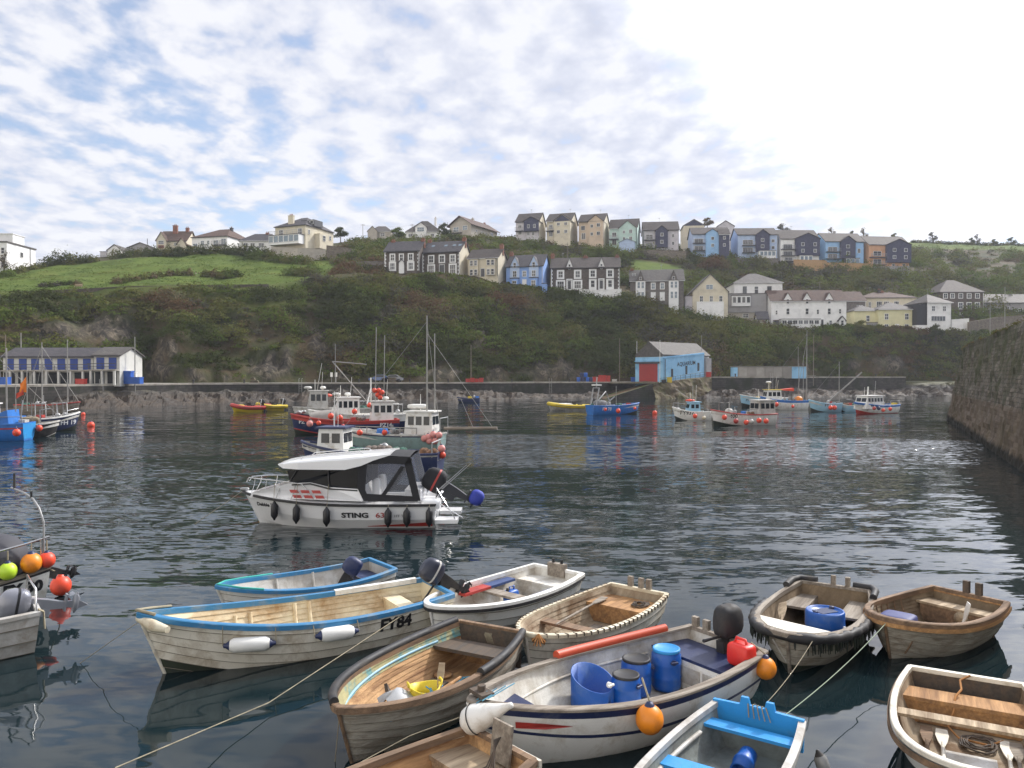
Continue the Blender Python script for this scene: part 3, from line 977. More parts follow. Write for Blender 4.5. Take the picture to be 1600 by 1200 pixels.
# sloping apron in front of the blue hall, and the boat slip
a0, a1 = PD(1030, 588, 151), PD(1101, 588, LI(L0D, 1101) + 5)
mb = MB()
mb.add([(a0.x - 1, a0.y - 1.5, 2.9), (a1.x + 1, a1.y - .2, 4.2), (a1.x + 1, a1.y + 9, 4.2), (a0.x + 6, a0.y + 9, 2.95), (a0.x - 9, a0.y + 10, 2.95), (a0.x - 9, a0.y + 2, 2.9)], [(0, 1, 2, 3, 4, 5)])
rows = []
for j in range(10):
    row = []
    for i in range(30):
        f, g = i / 29, j / 9
        p = Vector((lerp(a0.x - 1.5, a1.x + 1.2, f), lerp(a0.y - 1.5, a1.y - .2, f), lerp(2.9, 4.2, f))).lerp(Vector((lerp(a0.x - 1.5, a1.x + 1.2, f), lerp(a0.y - 4.2, a1.y - 3.5, f), -.6)), g)
        if 0 < j: p += Vector((0, -1, .5)) * .8 * noise.fractal(p * .5, .8, 2.1, 4)
        row.append(p)
    rows.append(row)
mb.grid(rows)
tag(mb.build('apron_ground', mat('bank_earth', (0.115, 0.088, 0.055), 0.95, var=0.35, vscale=0.7, dirt=(0.10, 0.10, 0.04), dscale=0.5, bump=0.6, bscale=2)), None, None, kind='structure')
A, B_ = PD(1018, 600, 152.5), PD(935, 624.5, 150.5)
A.z, B_.z = 2.95, -0.35
dirv = (B_ - A).normalized(); side = Vector((-dirv.y, dirv.x, 0)).normalized() * 2.6
mb = MB()
for k, (o0, o1, mi) in enumerate([(-1, -0.45, 0), (-0.45, 0.45, 1), (0.45, 1, 0)]):
    q = [A + side * o0, A + side * o1, B_ + side * o1, B_ + side * o0]
    up = Vector((0, 0, 0.12 if mi == 0 else 0.08))
    mb.add([p + up for p in q] + [p - Vector((0, 0, 3.5)) for p in q], [(0, 1, 2, 3)], mi)
    mb.add([p + up for p in q] + [p - Vector((0, 0, 3.5)) for p in q], [(0, 4, 5, 1), (1, 5, 6, 2), (2, 6, 7, 3), (3, 7, 4, 0)], 2)
slip = mb.build('boat_slip', [mat('slip_stone', (0.20, 0.16, 0.11), 0.9, var=0.3, vscale=0.8, dirt=(0.12, 0.17, 0.03), dscale=0.35, dthr=0.5), mat('slip_track', (0.20, 0.11, 0.07), 0.9, var=0.3, vscale=1), STONE_DK])
tag(slip, 'sloping boat slip running from the red door down to the water', 'slipway')

# ------------------------------------------------------------------ harbour pier wall beside the viewer
PIER = brick_mat('pier_stone', (0.175, 0.150, 0.120), (0.122, 0.106, 0.086), (0.075, 0.065, 0.054), 0.44, 0.19, 0.02, wobble=0.2, bump=0.8, space='Object', var=0.45, stain=(0.045, 0.05, 0.024))


def pier_mat():
    m = PIER.copy()
    m.name = 'pier_stone_tidal'
    n, l = m.node_tree.nodes, m.node_tree.links
    bs = n['Principled BSDF']
    src = bs.inputs['Base Color'].links[0].from_socket
    geo = N(n, 'ShaderNodeNewGeometry')
    sp = N(n, 'ShaderNodeSeparateXYZ')
    l.new(geo.outputs['Position'], sp.inputs[0])
    nz = N(n, 'ShaderNodeTexNoise', inp={'Scale': 0.8, 'Detail': 8, 'Roughness': 0.7})
    st = N(n, 'ShaderNodeMapping')
    st.inputs['Scale'].default_value = (1, 1, 0.12)
    l.new(geo.outputs['Position'], st.inputs[0]); l.new(st.outputs[0], nz.inputs['Vector'])
    hz = N(n, 'ShaderNodeMath', operation='MULTIPLY_ADD', inp={1: 0.9, 2: -0.45})
    l.new(nz.outputs[0], hz.inputs[0])
    hs = N(n, 'ShaderNodeMath', operation='ADD')
    l.new(sp.outputs['Z'], hs.inputs[0]); l.new(hz.outputs[0], hs.inputs[1])
    wet = ramp(n, [(0.35, (0.075, 0.052, 0.037)), (0.5, (0.125, 0.088, 0.060)), (0.68, (0.165, 0.122, 0.086))])
    l.new(nz.outputs[0], wet.inputs[0])
    mr = N(n, 'ShaderNodeMapRange', inp={'From Min': 2.55, 'From Max': 2.75})
    l.new(hs.outputs[0], mr.inputs['Value'])
    wk = N(n, 'ShaderNodeMix', data_type='RGBA', inp={0: 0.6})
    l.new(src, wk.inputs[6]); l.new(wet.outputs[0], wk.inputs[7])
    m1 = N(n, 'ShaderNodeMix', data_type='RGBA')
    l.new(mr.outputs[0], m1.inputs[0]); l.new(wk.outputs[2], m1.inputs[6]); l.new(src, m1.inputs[7])
    dk = N(n, 'ShaderNodeMapRange', inp={'From Min': 0.35, 'From Max': 0.6})
    l.new(hs.outputs[0], dk.inputs['Value'])
    m2 = N(n, 'ShaderNodeMix', data_type='RGBA')
    l.new(dk.outputs[0], m2.inputs[0]); m2.inputs[6].default_value = (0.022, 0.02, 0.015, 1); l.new(m1.outputs[2], m2.inputs[7])
    # green growth hanging from the top
    gr = N(n, 'ShaderNodeMapRange', inp={'From Min': 0.44, 'From Max': 0.62, 'To Max': 0.85})
    l.new(nz.outputs[0], gr.inputs['Value'])
    gz = N(n, 'ShaderNodeMapRange', inp={'From Min': 3.2, 'From Max': 5.5})
    l.new(hs.outputs[0], gz.inputs['Value'])
    gg = N(n, 'ShaderNodeMath', operation='MULTIPLY')
    l.new(gr.outputs[0], gg.inputs[0]); l.new(gz.outputs[0], gg.inputs[1])
    m3 = N(n, 'ShaderNodeMix', data_type='RGBA')
    l.new(gg.outputs[0], m3.inputs[0]); l.new(m2.outputs[2], m3.inputs[6]); m3.inputs[7].default_value = (0.062, 0.068, 0.026, 1)
    l.new(m3.outputs[2], bs.inputs['Base Color'])
    return m


foot = [(9.0, 2.0), (16.5, 20.0), (22.0, 33.0), (30.0, 49.5), (38.5, 66.5), (43.0, 76.0), (44.8, 79.5), (47.5, 82.0), (60.0, 83.0), (90, 83)]
top = [(10.6, 2.0), (18.1, 20.0), (23.6, 33.0), (30.5, 47.0), (38.0, 63.5), (40.0, 68.0), (42.0, 71.5), (46.5, 73.5), (60.0, 74.0), (92, 74)]
ztop = [7.6, 7.8, 7.8, 7.3, 7.0, 6.8, 6.7, 6.7, 6.7, 6.7]
# resample the wall face as a fine rough grid
FN, RN = 260, 26
def samp(tab, f):
    L = [0.0]
    for a, b in zip(foot, foot[1:]): L.append(L[-1] + math.dist(a, b))
    s = f * L[-1]
    return [float(np.interp(s, L, [p[k] for p in tab])) for k in range(len(tab[0]))]
rows = []
for j in range(RN):
    h = j / (RN - 1)
    row = []
    for i in range(FN):
        f = (i / (FN - 1)) ** 1.25
        a = samp(foot, f); b = samp(top, f); zt = samp([(z,) for z in ztop], f)[0]
        p = Vector((lerp(a[0], b[0], h), lerp(a[1], b[1], h), lerp(-1.0, zt, h)))
        q = Vector((p.x * 0.9, p.y * 0.9, p.z * 1.6))
        w = 0.10 * noise.fractal(q, 0.8, 2.0, 4) + (0.16 * noise.noise(q * 2.2) if h < 0.9 else 0) + (0.25 * noise.noise(q * 0.3) if j == RN - 1 else 0)
        p.x -= w; p.z += w * 0.3
        row.append(p)
    rows.append(row)
root = empty('pier_wall', (22, 33, 0), 0, 'high weathered stone pier wall with tide mark beside the basin', 'harbour wall')
o = Vector((22, 33, 0))
mb = MB()
mb.grid([[p - o for p in r] for r in rows], 0, False)
mb.build('stone_face', pier_mat(), root)
mb = MB()
mb.grid([[p - o for p in rows[-1]], [Vector((p.x + 30, p.y - 8, p.z)) - o for p in rows[-1]]], 0)
mb.build('pier_top', mat('pier_turf', (0.07, 0.072, 0.035), 0.95, var=0.4, vscale=1.5, bump=0.5), root)
lv = Leaves()
for i in range(70):
    j = int(rng.uniform(0.25, 0.75) * FN)
    p = rows[-1][j] - o
    lv.clump((p.x + 0.15, p.y, p.z - 0.05), rng.uniform(.15, .4), rng.uniform(.1, .25), 40, OLIVE if i % 2 else BROWN, 0.06)
lv.build('wall_foliage', root)
# ------------------------------------------------------------------ buildings
def wallm(name, col, **k):
    return mat('render_' + name, col, 0.85, var=0.06, vscale=0.8, dirt=tuple(c * 0.72 for c in col), dscale=0.5, dthr=0.62, dsoft=0.12, **k)


W_WHITE = wallm('white', (0.82, 0.81, 0.79)); W_CREAM = wallm('cream', (0.62, 0.56, 0.43)); W_PEACH = wallm('peach', (0.58, 0.46, 0.34)); W_MINT = wallm('mint', (0.46, 0.60, 0.55))
W_LILAC = wallm('lilac', (0.55, 0.52, 0.54)); W_NAVY = brick_mat('slate_hanging', (0.055, 0.058, 0.10), (0.07, 0.073, 0.12), (0.04, 0.042, 0.075), 0.3, 0.2, 0.01, 0.6, 0.2)
W_BLUE = wallm('blue', (0.22, 0.36, 0.68)); W_PBLUE = wallm('pale_blue', (0.42, 0.52, 0.70)); W_SKY = wallm('sky_blue', (0.30, 0.50, 0.75)); W_ORANGE = wallm('orange', (0.58, 0.33, 0.19))
W_YELLOW = wallm('yellow', (0.66, 0.62, 0.38)); W_GREY = wallm('grey', (0.32, 0.31, 0.31)); W_STONEY = wallm('stone_wash', (0.44, 0.40, 0.34)); W_BLACK = mat('black_boarding', (0.025, 0.026, 0.03), 0.6)
STONE = brick_mat('dark_stone', (0.125, 0.10, 0.085), (0.085, 0.072, 0.066), (0.13, 0.115, 0.10), 0.42, 0.2, 0.02, 0.9, 0.4)
STONE2 = brick_mat('grey_stone', (0.19, 0.165, 0.15), (0.13, 0.118, 0.11), (0.17, 0.155, 0.14), 0.42, 0.2, 0.02, 0.9, 0.4)
GARDEN = brick_mat('garden_stone', (0.24, 0.20, 0.155), (0.16, 0.14, 0.115), (0.14, 0.12, 0.10), 0.5, 0.25, 0.03, 0.9, 0.5)
SLATE = brick_mat('roof_slate', (0.085, 0.078, 0.082), (0.064, 0.06, 0.065), (0.038, 0.037, 0.04), 0.3, 0.22, 0.012, 0.65, 0.3)
SLATE_L = brick_mat('roof_slate_pale', (0.118, 0.108, 0.098), (0.092, 0.085, 0.079), (0.055, 0.05, 0.048), 0.3, 0.22, 0.012, 0.7, 0.3)
SLATE_T = brick_mat('roof_slate_warm', (0.088, 0.074, 0.066), (0.068, 0.058, 0.053), (0.04, 0.036, 0.034), 0.3, 0.22, 0.012, 0.7, 0.3)
TILE_B = brick_mat('roof_tile_brown', (0.13, 0.085, 0.068), (0.095, 0.066, 0.055), (0.05, 0.037, 0.033), 0.3, 0.25, 0.012, 0.8, 0.3)
GLASS = mat('window_glass', (0.02, 0.024, 0.03), 0.06, var=0.3, spec=0.4)
GLASS_V = [GLASS, GLASS, mat('curtained_glass', (0.09, 0.088, 0.085), 0.12, var=0.35, vscale=1.2, spec=0.6), mat('dim_glass', (0.07, 0.08, 0.09), 0.08, var=0.3, spec=0.7)]
GLASS_L = mat('conservatory_glass', (0.12, 0.17, 0.21), 0.05, var=0.2, spec=0.8)
FRAME = mat('white_frame', (0.76, 0.76, 0.75), 0.5, var=0.03)
FRAME_D = mat('dark_frame', (0.05, 0.05, 0.055), 0.5)
BRICK_C = mat('chimney_brick', (0.24, 0.11, 0.075), 0.9, var=0.3, vscale=3)
STEEL = mat('grey_rail', (0.30, 0.30, 0.31), 0.4, 0.5)
TIMBER = mat('fence_timber', (0.40, 0.25, 0.12), 0.85, var=0.2, vscale=2, stretch=(6, 6, 0.5))


def window(parent, x, z, w, h, y=0.0, side=False, frame=FRAME, glass=GLASS, bars=1, rails=1, name='window', W=0.0, arch=False, M=None):
    """A framed window on the front (y plane) or, with side, on the right flank (x = W plane, x is then the y along it)."""
    if glass is GLASS: glass = GLASS_V[int(rng.integers(0, 4))]
    m = MB()
    t, pr = min(0.075, w * 0.09), 0.09
    T = Matrix.Translation((x, y, z)) if not side else Matrix.Translation((W, x, z)) @ Matrix.Rotation(PI / 2, 4, 'Z')
    if M is not None: T = M @ T
    x0, x1, z0, z1 = -w / 2, w / 2, -h / 2, h / 2
    m.bx(x0, x0 + t, -pr, 0.1, z0, z1, 0, T); m.bx(x1 - t, x1, -pr, 0.1, z0, z1, 0, T)
    m.bx(x0 + t, x1 - t, -pr, 0.1, z1 - t, z1, 0, T); m.bx(x0 + t, x1 - t, -pr - 0.05, 0.1, z0, z0 + t, 0, T)
    m.bx(x0 + t, x1 - t, -0.03, 0.09, z0 + t, z1 - t, 1, T)
    for k in range(bars):
        c = x0 + w * (k + 1) / (bars + 1)
        m.bx(c - 0.02, c + 0.02, -0.07, -0.031, z0 + t, z1 - t, 0, T)
    for k in range(rails):
        c = z0 + h * (k + 1) / (rails + 1)
        m.bx(x0 + t, x1 - t, -0.065, -0.0315, c - 0.03, c + 0.03, 0, T)
    if arch:
        m.prism([(x0 * 1.05, z1), (x1 * 1.05, z1), (x1 * 0.8, z1 + w * 0.28), (0, z1 + w * 0.42), (x0 * 0.8, z1 + w * 0.28)], 'y', -pr, 0.1, 0, T)
    return m.build(name, [frame, glass], parent)


def chevron(m, s0, s1, e0, e1, zE, zR, axis, o=0.35, t=0.2, mi=0, M=None, sm=None):
    """Gable roof slab; cross-section runs s0..s1 with the ridge half way, extruded e0..e1 along the other axis."""
    sm = (s0 + s1) / 2 if sm is None else sm
    k0 = (zR - zE) / max(1e-3, sm - s0); k1 = (zR - zE) / max(1e-3, s1 - sm)
    u = 0.03
    poly = [(s0 - o, zE - o * k0 + u), (sm, zR + u), (s1 + o, zE - o * k1 + u), (s1 + o, zE - o * k1 + t), (sm, zR + t + 0.03), (s0 - o, zE - o * k0 + t)]
    # two convex slabs
    m.prism([poly[0], poly[1], poly[4], poly[5]], axis, e0, e1, mi, M)
    m.prism([poly[1], poly[2], poly[3], poly[4]], axis, e0, e1, mi, M)


def hip(m, x0, x1, y0, y1, zE, zR, inset, o=0.4, mi=0, M=None, t=0.16):
    x0 -= o; x1 += o; y0 -= o; y1 += o
    cy = (y0 + y1) / 2
    ix = min(inset + o, (x1 - x0) / 2 - 0.05)
    vs = [(x0, y0, zE), (x1, y0, zE), (x1, y1, zE), (x0, y1, zE), (x0, y0, zE + t), (x1, y0, zE + t), (x1, y1, zE + t), (x0, y1, zE + t), (x0 + ix, cy, zR), (x1 - ix, cy, zR)]
    m.add(vs, [(0, 3, 2, 1), (0, 1, 5, 4), (1, 2, 6, 5), (2, 3, 7, 6), (3, 0, 4, 7), (4, 5, 9, 8), (5, 6, 9), (6, 7, 8, 9), (7, 4, 8)], mi, False, M)


class House:
    def __init__(self, name, label, pxl, pxr, pyb, pye, pyr, d, yaw=0.0, depth=8.0, roof='side', wall=W_WHITE, roofm=SLATE, group=None, inset=None, o=0.3, found=5.0, cat='house', sidewall=None):
        th = R(yaw)
        p0 = PD(pxl, pyb, d)
        k = (pxr - 800) / FOC
        c, s = math.cos(th), math.sin(th)
        self.W = (k * d - p0.x) / (c + k * s)
        self.Dp = depth
        self.He = (pyb - pye) / FOC * d
        dm = d + (depth / 2 if roof in ('side', 'hip') else 0) * c - self.W / 2 * s
        self.Hr = CAM_H + (588 - pyr) / FOC * dm - p0.z
        self.root = empty(name, p0, -th, label, cat, group)
        self.wallmat, self.roofm = wall, roofm
        W, D, He, Hr = self.W, depth, self.He, self.Hr
        m = MB()
        if roof == 'side':
            m.prism([(0, -found), (D, -found), (D, He), (D / 2, Hr), (0, He)], 'x', 0, W)
        elif roof == 'front':
            m.prism([(0, -found), (W, -found), (W, He), (W / 2, Hr), (0, He)], 'y', 0, D)
        else:
            m.bx(0, W, 0, D, -found, He)
        self.wall = m.build('wall', wall, self.root)
        r = MB()
        if roof == 'side': chevron(r, 0, D, -o, W + o, He, Hr, 'x', o)
        elif roof == 'front': chevron(r, 0, W, -o, D + o, He, Hr, 'y', o)
        elif roof == 'hip': hip(r, 0, W, 0, D, He, Hr, D / 2 if inset is None else inset, o)
        else:
            r.bx(-0.2, W + 0.2, -0.2, D + 0.2, He, He + 0.35)
        self.roof = r.build('roof', roofm, self.root)
        self.roofkind = roof
        g = MB()
        for yy in ((-o - .06, D + o + .06) if roof == 'side' else ((-o - .08,) if roof == 'hip' else ())):
            zz = He - (o * (Hr - He) / (D / 2) if roof == 'side' else 0) + .02
            g.tube([(-o * .9, yy, zz), (W + o * .9, yy, zz)], .065, 6)
        if g.v: g.build('gutter', FRAME_D if rng.random() < .6 else FRAME, self.roof)
        if roof in ('side', 'hip') and cat == 'house':
            g = MB(); x = W - .12; g.tube([(x, -.10, He - .15), (x, -.09, 0)], .05, 5); g.build('downpipe', FRAME_D if rng.random() < .6 else FRAME, self.root)
            if rng.random() < .75:
                g = MB(); x = W * rng.uniform(.15, .85); z = Hr - .1; g.tube([(x, D / 2, z), (x, D / 2, z + 1.5)], .025, 4); g.box((x, D / 2, z + 1.4), (.04, .9, .04))
                for k in range(4): g.box((x, D / 2 - .4 + .25 * k, z + 1.42), (.5, .03, .03))
                g.build('aerial', STEEL, self.roof)

    def win(self, rows, **k):
        for u, v, w, h in rows:
            window(self.root, u * self.W, v * self.He, w * self.W, h * self.He, **k)
        return self

    def swin(self, rows, **k):
        for u, v, w, h in rows:
            window(self.root, u * self.Dp, v * self.He, w * self.Dp, h * self.He, side=True, W=self.W, **k)
        return self

    def door(self, u, w, h, m=None, v0=0.0):
        b = MB()
        x, hw, hh = u * self.W, w * self.W / 2, h * self.He
        b.bx(x - hw - .08, x - hw, -.1, .08, v0, hh + .1, 1); b.bx(x + hw, x + hw + .08, -.1, .08, v0, hh + .1, 1); b.bx(x - hw, x + hw, -.1, .08, hh, hh + .1, 1)
        b.bx(x - hw, x + hw, -.05, .07, v0, hh, 0)
        b.build('door', [m or FRAME_D, FRAME], self.root)
        return self

    def chimney(self, u, v, h=1.3, w=0.9, m=BRICK_C, pots=2, base=None):
        z = self.Hr - 0.7 if base is None else base
        b = MB()
        x, y = u * self.W, v * self.Dp
        b.bx(x - w / 2, x + w / 2, y - .35, y + .35, z - 0.8, z + h)
        b.bx(x - w / 2 - .08, x + w / 2 + .08, y - .43, y + .43, z + h, z + h + .14)
        for i in range(pots):
            b.lathe([(.13, z + h + .14), (.10, z + h + .55)], 8, 1, Matrix.Translation((x + (i - (pots - 1) / 2) * .4, y, 0)))
        b.build('chimney', [m, BRICK_C], self.roof)
        return self

    def gablet(self, u, w, v0, h, m=None, wm=FRAME, proud=0.25, rm=None, win=True, o=0.15):
        """A small front gable through the eaves."""
        x, hw = u * self.W, w * self.W / 2
        z0 = v0 * self.He; zE = self.He; zt = self.He + h
        back = self.Dp * 0.45
        g = MB()
        g.prism([(x - hw, z0), (x + hw, z0), (x + hw, zE), (x, zt), (x - hw, zE)], 'y', -proud, back)
        ob = g.build('gable', m or self.wallmat, self.root)
        r = MB()
        chevron(r, x - hw, x + hw, -proud - o, back, zE, zt, 'y', o, 0.14)
        r.build('gable_roof', rm or self.roofm, ob)
        if win: window(self.root, x, zE + h * 0.1, hw * 0.62, h * 0.55, y=-proud, bars=0, frame=wm)
        return self

    def bay(self, u0, u1, v0, v1, proud, m, gable=None, rm=None, name='bay', roofo=0.25):
        """A projecting block over part of the front, with its own gable when asked."""
        x0, x1, z0, z1 = u0 * self.W, u1 * self.W, v0 * self.He, v1 * self.He
        b = MB()
        if v0 <= 0: z0 = -4.0
        if gable:
            xm = (x0 + x1) / 2
            b.prism([(x0, z0), (x1, z0), (x1, z1), (xm, z1 + gable), (x0, z1)], 'y', -proud, self.Dp * 0.5)
        else:
            b.bx(x0, x1, -proud, 0.2, z0, z1)
        ob = b.build(name, m, self.root)
        r = MB()
        if gable: chevron(r, x0, x1, -proud - roofo, self.Dp * 0.5, z1, z1 + gable, 'y', roofo, 0.16)
        else: r.bx(x0 - .12, x1 + .12, -proud - .12, 0.0, z1, z1 + .14)
        r.build('bay_roof', rm or self.roofm, ob)
        return ob

    def balcony(self, u0, u1, v, proud=1.3, glass=True):
        b = MB()
        x0, x1, z = u0 * self.W, u1 * self.W, v * self.He
        b.bx(x0, x1, -proud, -0.002, z - .18, z)
        b.bx(x0, x1, -proud, -proud + .06, z + .95, z + 1.05, 1)
        n = 5
        for i in range(n + 1):
            x = lerp(x0 + .04, x1 - .04, i / n)
            b.bx(x - .03, x + .03, -proud + .005, -proud + .055, z, z + .95, 1)
        for i in range(5):
            b.bx(x0, x1, -proud + .02, -proud + .04, z + .15 * (i + 1), z + .15 * (i + 1) + .03, 1)
        b.build('balcony', [FRAME_D, STEEL], self.root)
        return self

    def quoins(self, us, w=0.42, m=FRAME):
        b = MB()
        for u in us:
            z, k = 0.0, 0
            while z < self.He - .1:
                ww = w if k % 2 == 0 else w * 0.6
                x = u * self.W
                x0 = clamp(x - ww / 2, -0.03, self.W + 0.03 - ww)
                b.bx(x0, x0 + ww, -0.045, 0.03, z + .02, min(self.He, z + .42))
                z += .44; k += 1
        b.build('quoin_trim', m, self.root)
        return self

    def surround(self, rows, t=0.22, m=FRAME):
        for u, v, w, h in rows:
            b = MB()
            x, z, hw, hh = u * self.W, v * self.He, w * self.W / 2, h * self.He / 2
            b.bx(x - hw - t, x - hw, -.05, .03, z - hh - t, z + hh + t); b.bx(x + hw, x + hw + t, -.05, .03, z - hh - t, z + hh + t)
            b.bx(x - hw, x + hw, -.05, .03, z + hh, z + hh + t); b.bx(x - hw, x + hw, -.07, .03, z - hh - t, z - hh)
            b.build('surround_trim', m, self.root)
        return self


def garden_wall(name, label, pts, m, thick=0.5, cap=None, cat='wall'):
    """pts: (px, py_base, py_top, d)"""
    P = [(PD(x, yb, d), PD(x, yt, d).z) for x, yb, yt, d in pts]
    o = P[0][0]
    root = empty(name, o, 0, label, cat)
    b = MB(); c = MB()
    for (p, zt), (q, zu) in zip(P, P[1:]):
        p2, q2 = p - o, q - o
        t = (q2 - p2); t.z = 0; t.normalize(); nn = Vector((-t.y, t.x, 0)) * thick
        lo = -4.0
        vs = [(p2.x, p2.y, p2.z + lo), (q2.x, q2.y, q2.z + lo), (q2.x + nn.x, q2.y + nn.y, q2.z + lo), (p2.x + nn.x, p2.y + nn.y, p2.z + lo),
              (p2.x, p2.y, zt - o.z), (q2.x, q2.y, zu - o.z), (q2.x + nn.x, q2.y + nn.y, zu - o.z), (p2.x + nn.x, p2.y + nn.y, zt - o.z)]
        fs = [(0, 3, 2, 1), (4, 5, 6, 7), (0, 1, 5, 4), (1, 2, 6, 5), (2, 3, 7, 6), (3, 0, 4, 7)]
        b.add(vs, fs)
        e = nn.normalized() * 0.06
        vs2 = [(p2.x - e.x, p2.y - e.y, zt - o.z + .003), (q2.x - e.x, q2.y - e.y, zu - o.z + .003), (q2.x + nn.x + e.x, q2.y + nn.y + e.y, zu - o.z + .003), (p2.x + nn.x + e.x, p2.y + nn.y + e.y, zt - o.z + .003)]
        vs2 += [(x, y, z + .12) for x, y, z in vs2]
        c.add(vs2, fs)
    b.build('wall', m, root)
    c.build('coping', cap or m, root)
    return root


# ---- far left on the hill
h = House('apartment_block', 'tall white flat roofed block at edge of the hilltop', -34, 12, 428, 379, 379, 200, 0, 12.0, 'flat', W_WHITE, SLATE_L, cat='apartment block', found=7)
h.win([(.62, .74, .12, .2), (.86, .74, .12, .2), (.62, .3, .12, .2), (.86, .3, .12, .2), (.3, .3, .12, .2), (.3, .74, .12, .2)], bars=0)
h.swin([(.5, .72, .11, .17), (.5, .30, .11, .14)], bars=0, rails=0)
m = MB(); m.bx(0, h.W, h.Dp * .2, h.Dp * .6, h.He, h.He + 2.6); m.bx(0, h.W + .15, h.Dp * .2 - .15, h.Dp * .6 + .15, h.He + 2.6, h.He + 2.8); m.build('penthouse', W_WHITE, h.root)
m = MB(); m.tube([(h.W + .06, h.Dp * .8, 0), (h.W + .06, h.Dp * .8, h.He)], .08, 6); m.build('downpipe', FRAME_D, h.root)
h = House('bungalow', 'small white gabled bungalow at the end of the hilltop row', 168, 191, 405, 391, 383, 232, 0, 7.0, 'front', W_WHITE, SLATE_L, cat='bungalow')
h.win([(.55, .45, .22, .4)], bars=1); h.bay(-.55, 0, 0, .82, -1.0, W_LILAC, rm=SLATE_L); h.balcony(-.6, 0, .05, 0.4)
h = House('chalet', 'low slate grey chalet with wide gable on the hilltop', 193, 246, 402, 390, 380, 240, 0, 8.0, 'front', W_GREY, SLATE_L, cat='chalet')
h.win([(.2, .5, .18, .5), (.42, .5, .18, .5)], glass=GLASS_L); h.balcony(.0, .45, .1, .8)
m = MB(); m.tube([(h.W * .58, 3, h.Hr), (h.W * .58, 3, h.Hr + 1.9)], .1, 6); m.build('flue', FRAME_D, h.roof)
h = House('villa', 'cream villa with brown tiled roof and tall brick chimneys', 247, 292, 395, 376, 363, 222, 0, 8.0, 'side', W_CREAM, TILE_B, cat='villa')
h.bay(0, .34, 0, 1.0, 1.1, W_CREAM, 2.2, TILE_B); h.win([(.17, .8, .2, .3)], y=-1.1, bars=2); h.win([(.17, .45, .2, .22)], y=-1.1, bars=2, frame=mat('red_paint', (.35, .05, .04), .5))
h.win([(.62, .7, .1, .25), (.62, .25, .12, .3)]); h.bay(.72, 1.0, 0, .72, .7, W_CREAM, 1.5, TILE_B); h.chimney(.45, .4, 2.3, 1.3); h.chimney(.84, .5, 1.7, .9)
h = House('villa', 'long white villa with hipped brown roof and balcony', 300, 356, 394, 372, 359, 215, 14, 14.0, 'hip', W_WHITE, TILE_B, inset=4, cat='villa')
h.win([(.1, .35, .12, .5), (.30, .62, .1, .3), (.47, .62, .06, .3), (.68, .55, .14, .45), (.9, .62, .14, .45)], glass=GLASS_L); h.balcony(.6, 1.0, .42, .9); h.chimney(.7, .5, .9, .7, SLATE, 1); h.swin([(.4, .6, .1, .3)])
h = House('bungalow', 'white bungalow with dark hipped roof beside the cream villa', 374, 436, 389, 377, 366, 212, 0, 8.0, 'hip', W_WHITE, SLATE, inset=3, cat='bungalow')
h.win([(.16, .5, .12, .55), (.34, .5, .12, .55), (.56, .5, .14, .55)]); h.chimney(.6, .5, .8, .8)
# cream villa with conservatory
h = House('villa', 'large cream villa with steep slate roof and glazed conservatory', 430, 478, 388, 356, 341, 208, 22, 12.5, 'hip', W_CREAM, SLATE, inset=4.0, cat='villa')
h.chimney(.42, .12, 2.9, 1.6, W_CREAM, 3, base=h.He + .2)
ob = h.bay(-.02, .96, .08, .52, 2.4, FRAME, rm=FRAME_D, name='conservatory')
for i in range(6): window(h.root, (.06 + i * .165) * h.W, .34 * h.He, .15 * h.W, .32 * h.He, y=-2.4, glass=GLASS_L, bars=0, rails=0)
h.balcony(-.02, .96, .55, 2.4); h.win([(.2, .72, .14, .3), (.82, .72, .14, .3)])
m = MB(); m.bx(h.W - .01, h.W + 1.6, 4.0, 8.0, 0, h.He * .72); m.build('porch', W_CREAM, h.root); h.swin([(.12, .72, .06, .22), (.88, .7, .07, .22)])
window(h.root, 6.0, .52 * h.He, 1.2, 1.5, side=True, W=h.W + 1.6)
g = MB(); g.bx(h.W * .62, h.W * .62 + 4.2, 3.2, 7, h.He + .4, h.He + 2.1); dm = g.build('dormer', FRAME_D, h.roof)
for i in range(3): window(dm, h.W * .62 + .8 + 1.3 * i, h.He + 1.35, 1.1, 1.0, y=3.2, bars=0, rails=0)
garden_wall('retaining_wall', 'plain cream retaining wall below the cream villa', [(424, 396, 386, 204), (466, 404, 388, 201), (509, 410, 390, 203)], W_STONEY, .5)
garden_wall('retaining_wall', 'tall rubble stone retaining wall beside the cream villa garden', [(510, 412, 384, 203), (545, 414, 388, 204), (572, 412, 394, 208)], GARDEN, .6)
garden_wall('garden_wall', 'low grey stone wall on the road left of the terrace', [(546, 418, 410, 190), (600, 424, 408, 187)], STONE2, .5)
garden_wall('field_wall', 'dark dry stone wall along the bottom of the green field', [(-60, 463, 458, 140), (60, 461, 455.5, 143.5), (200, 452, 448.5, 150), (300, 450, 446.5, 154), (420, 449, 445, 159)], STONE, .6, cat='wall')
h = House('bungalow', 'little stone coloured bungalow with hipped roof on the hill', 577, 612, 371, 362, 354, 262, 0, 7.0, 'hip', W_STONEY, SLATE_L, inset=2.5, cat='bungalow'); h.win([(.25, .5, .2, .6), (.6, .5, .2, .6)])
h.bay(-.05, .38, 0, 1, 1.0, W_STONEY, 1.6, SLATE_L)
h = House('bungalow', 'white dormer bungalow with grey roof and tall chimney', 634, 690, 372, 363, 346, 258, 0, 8.0, 'hip', W_WHITE, SLATE_L, inset=5, cat='bungalow')
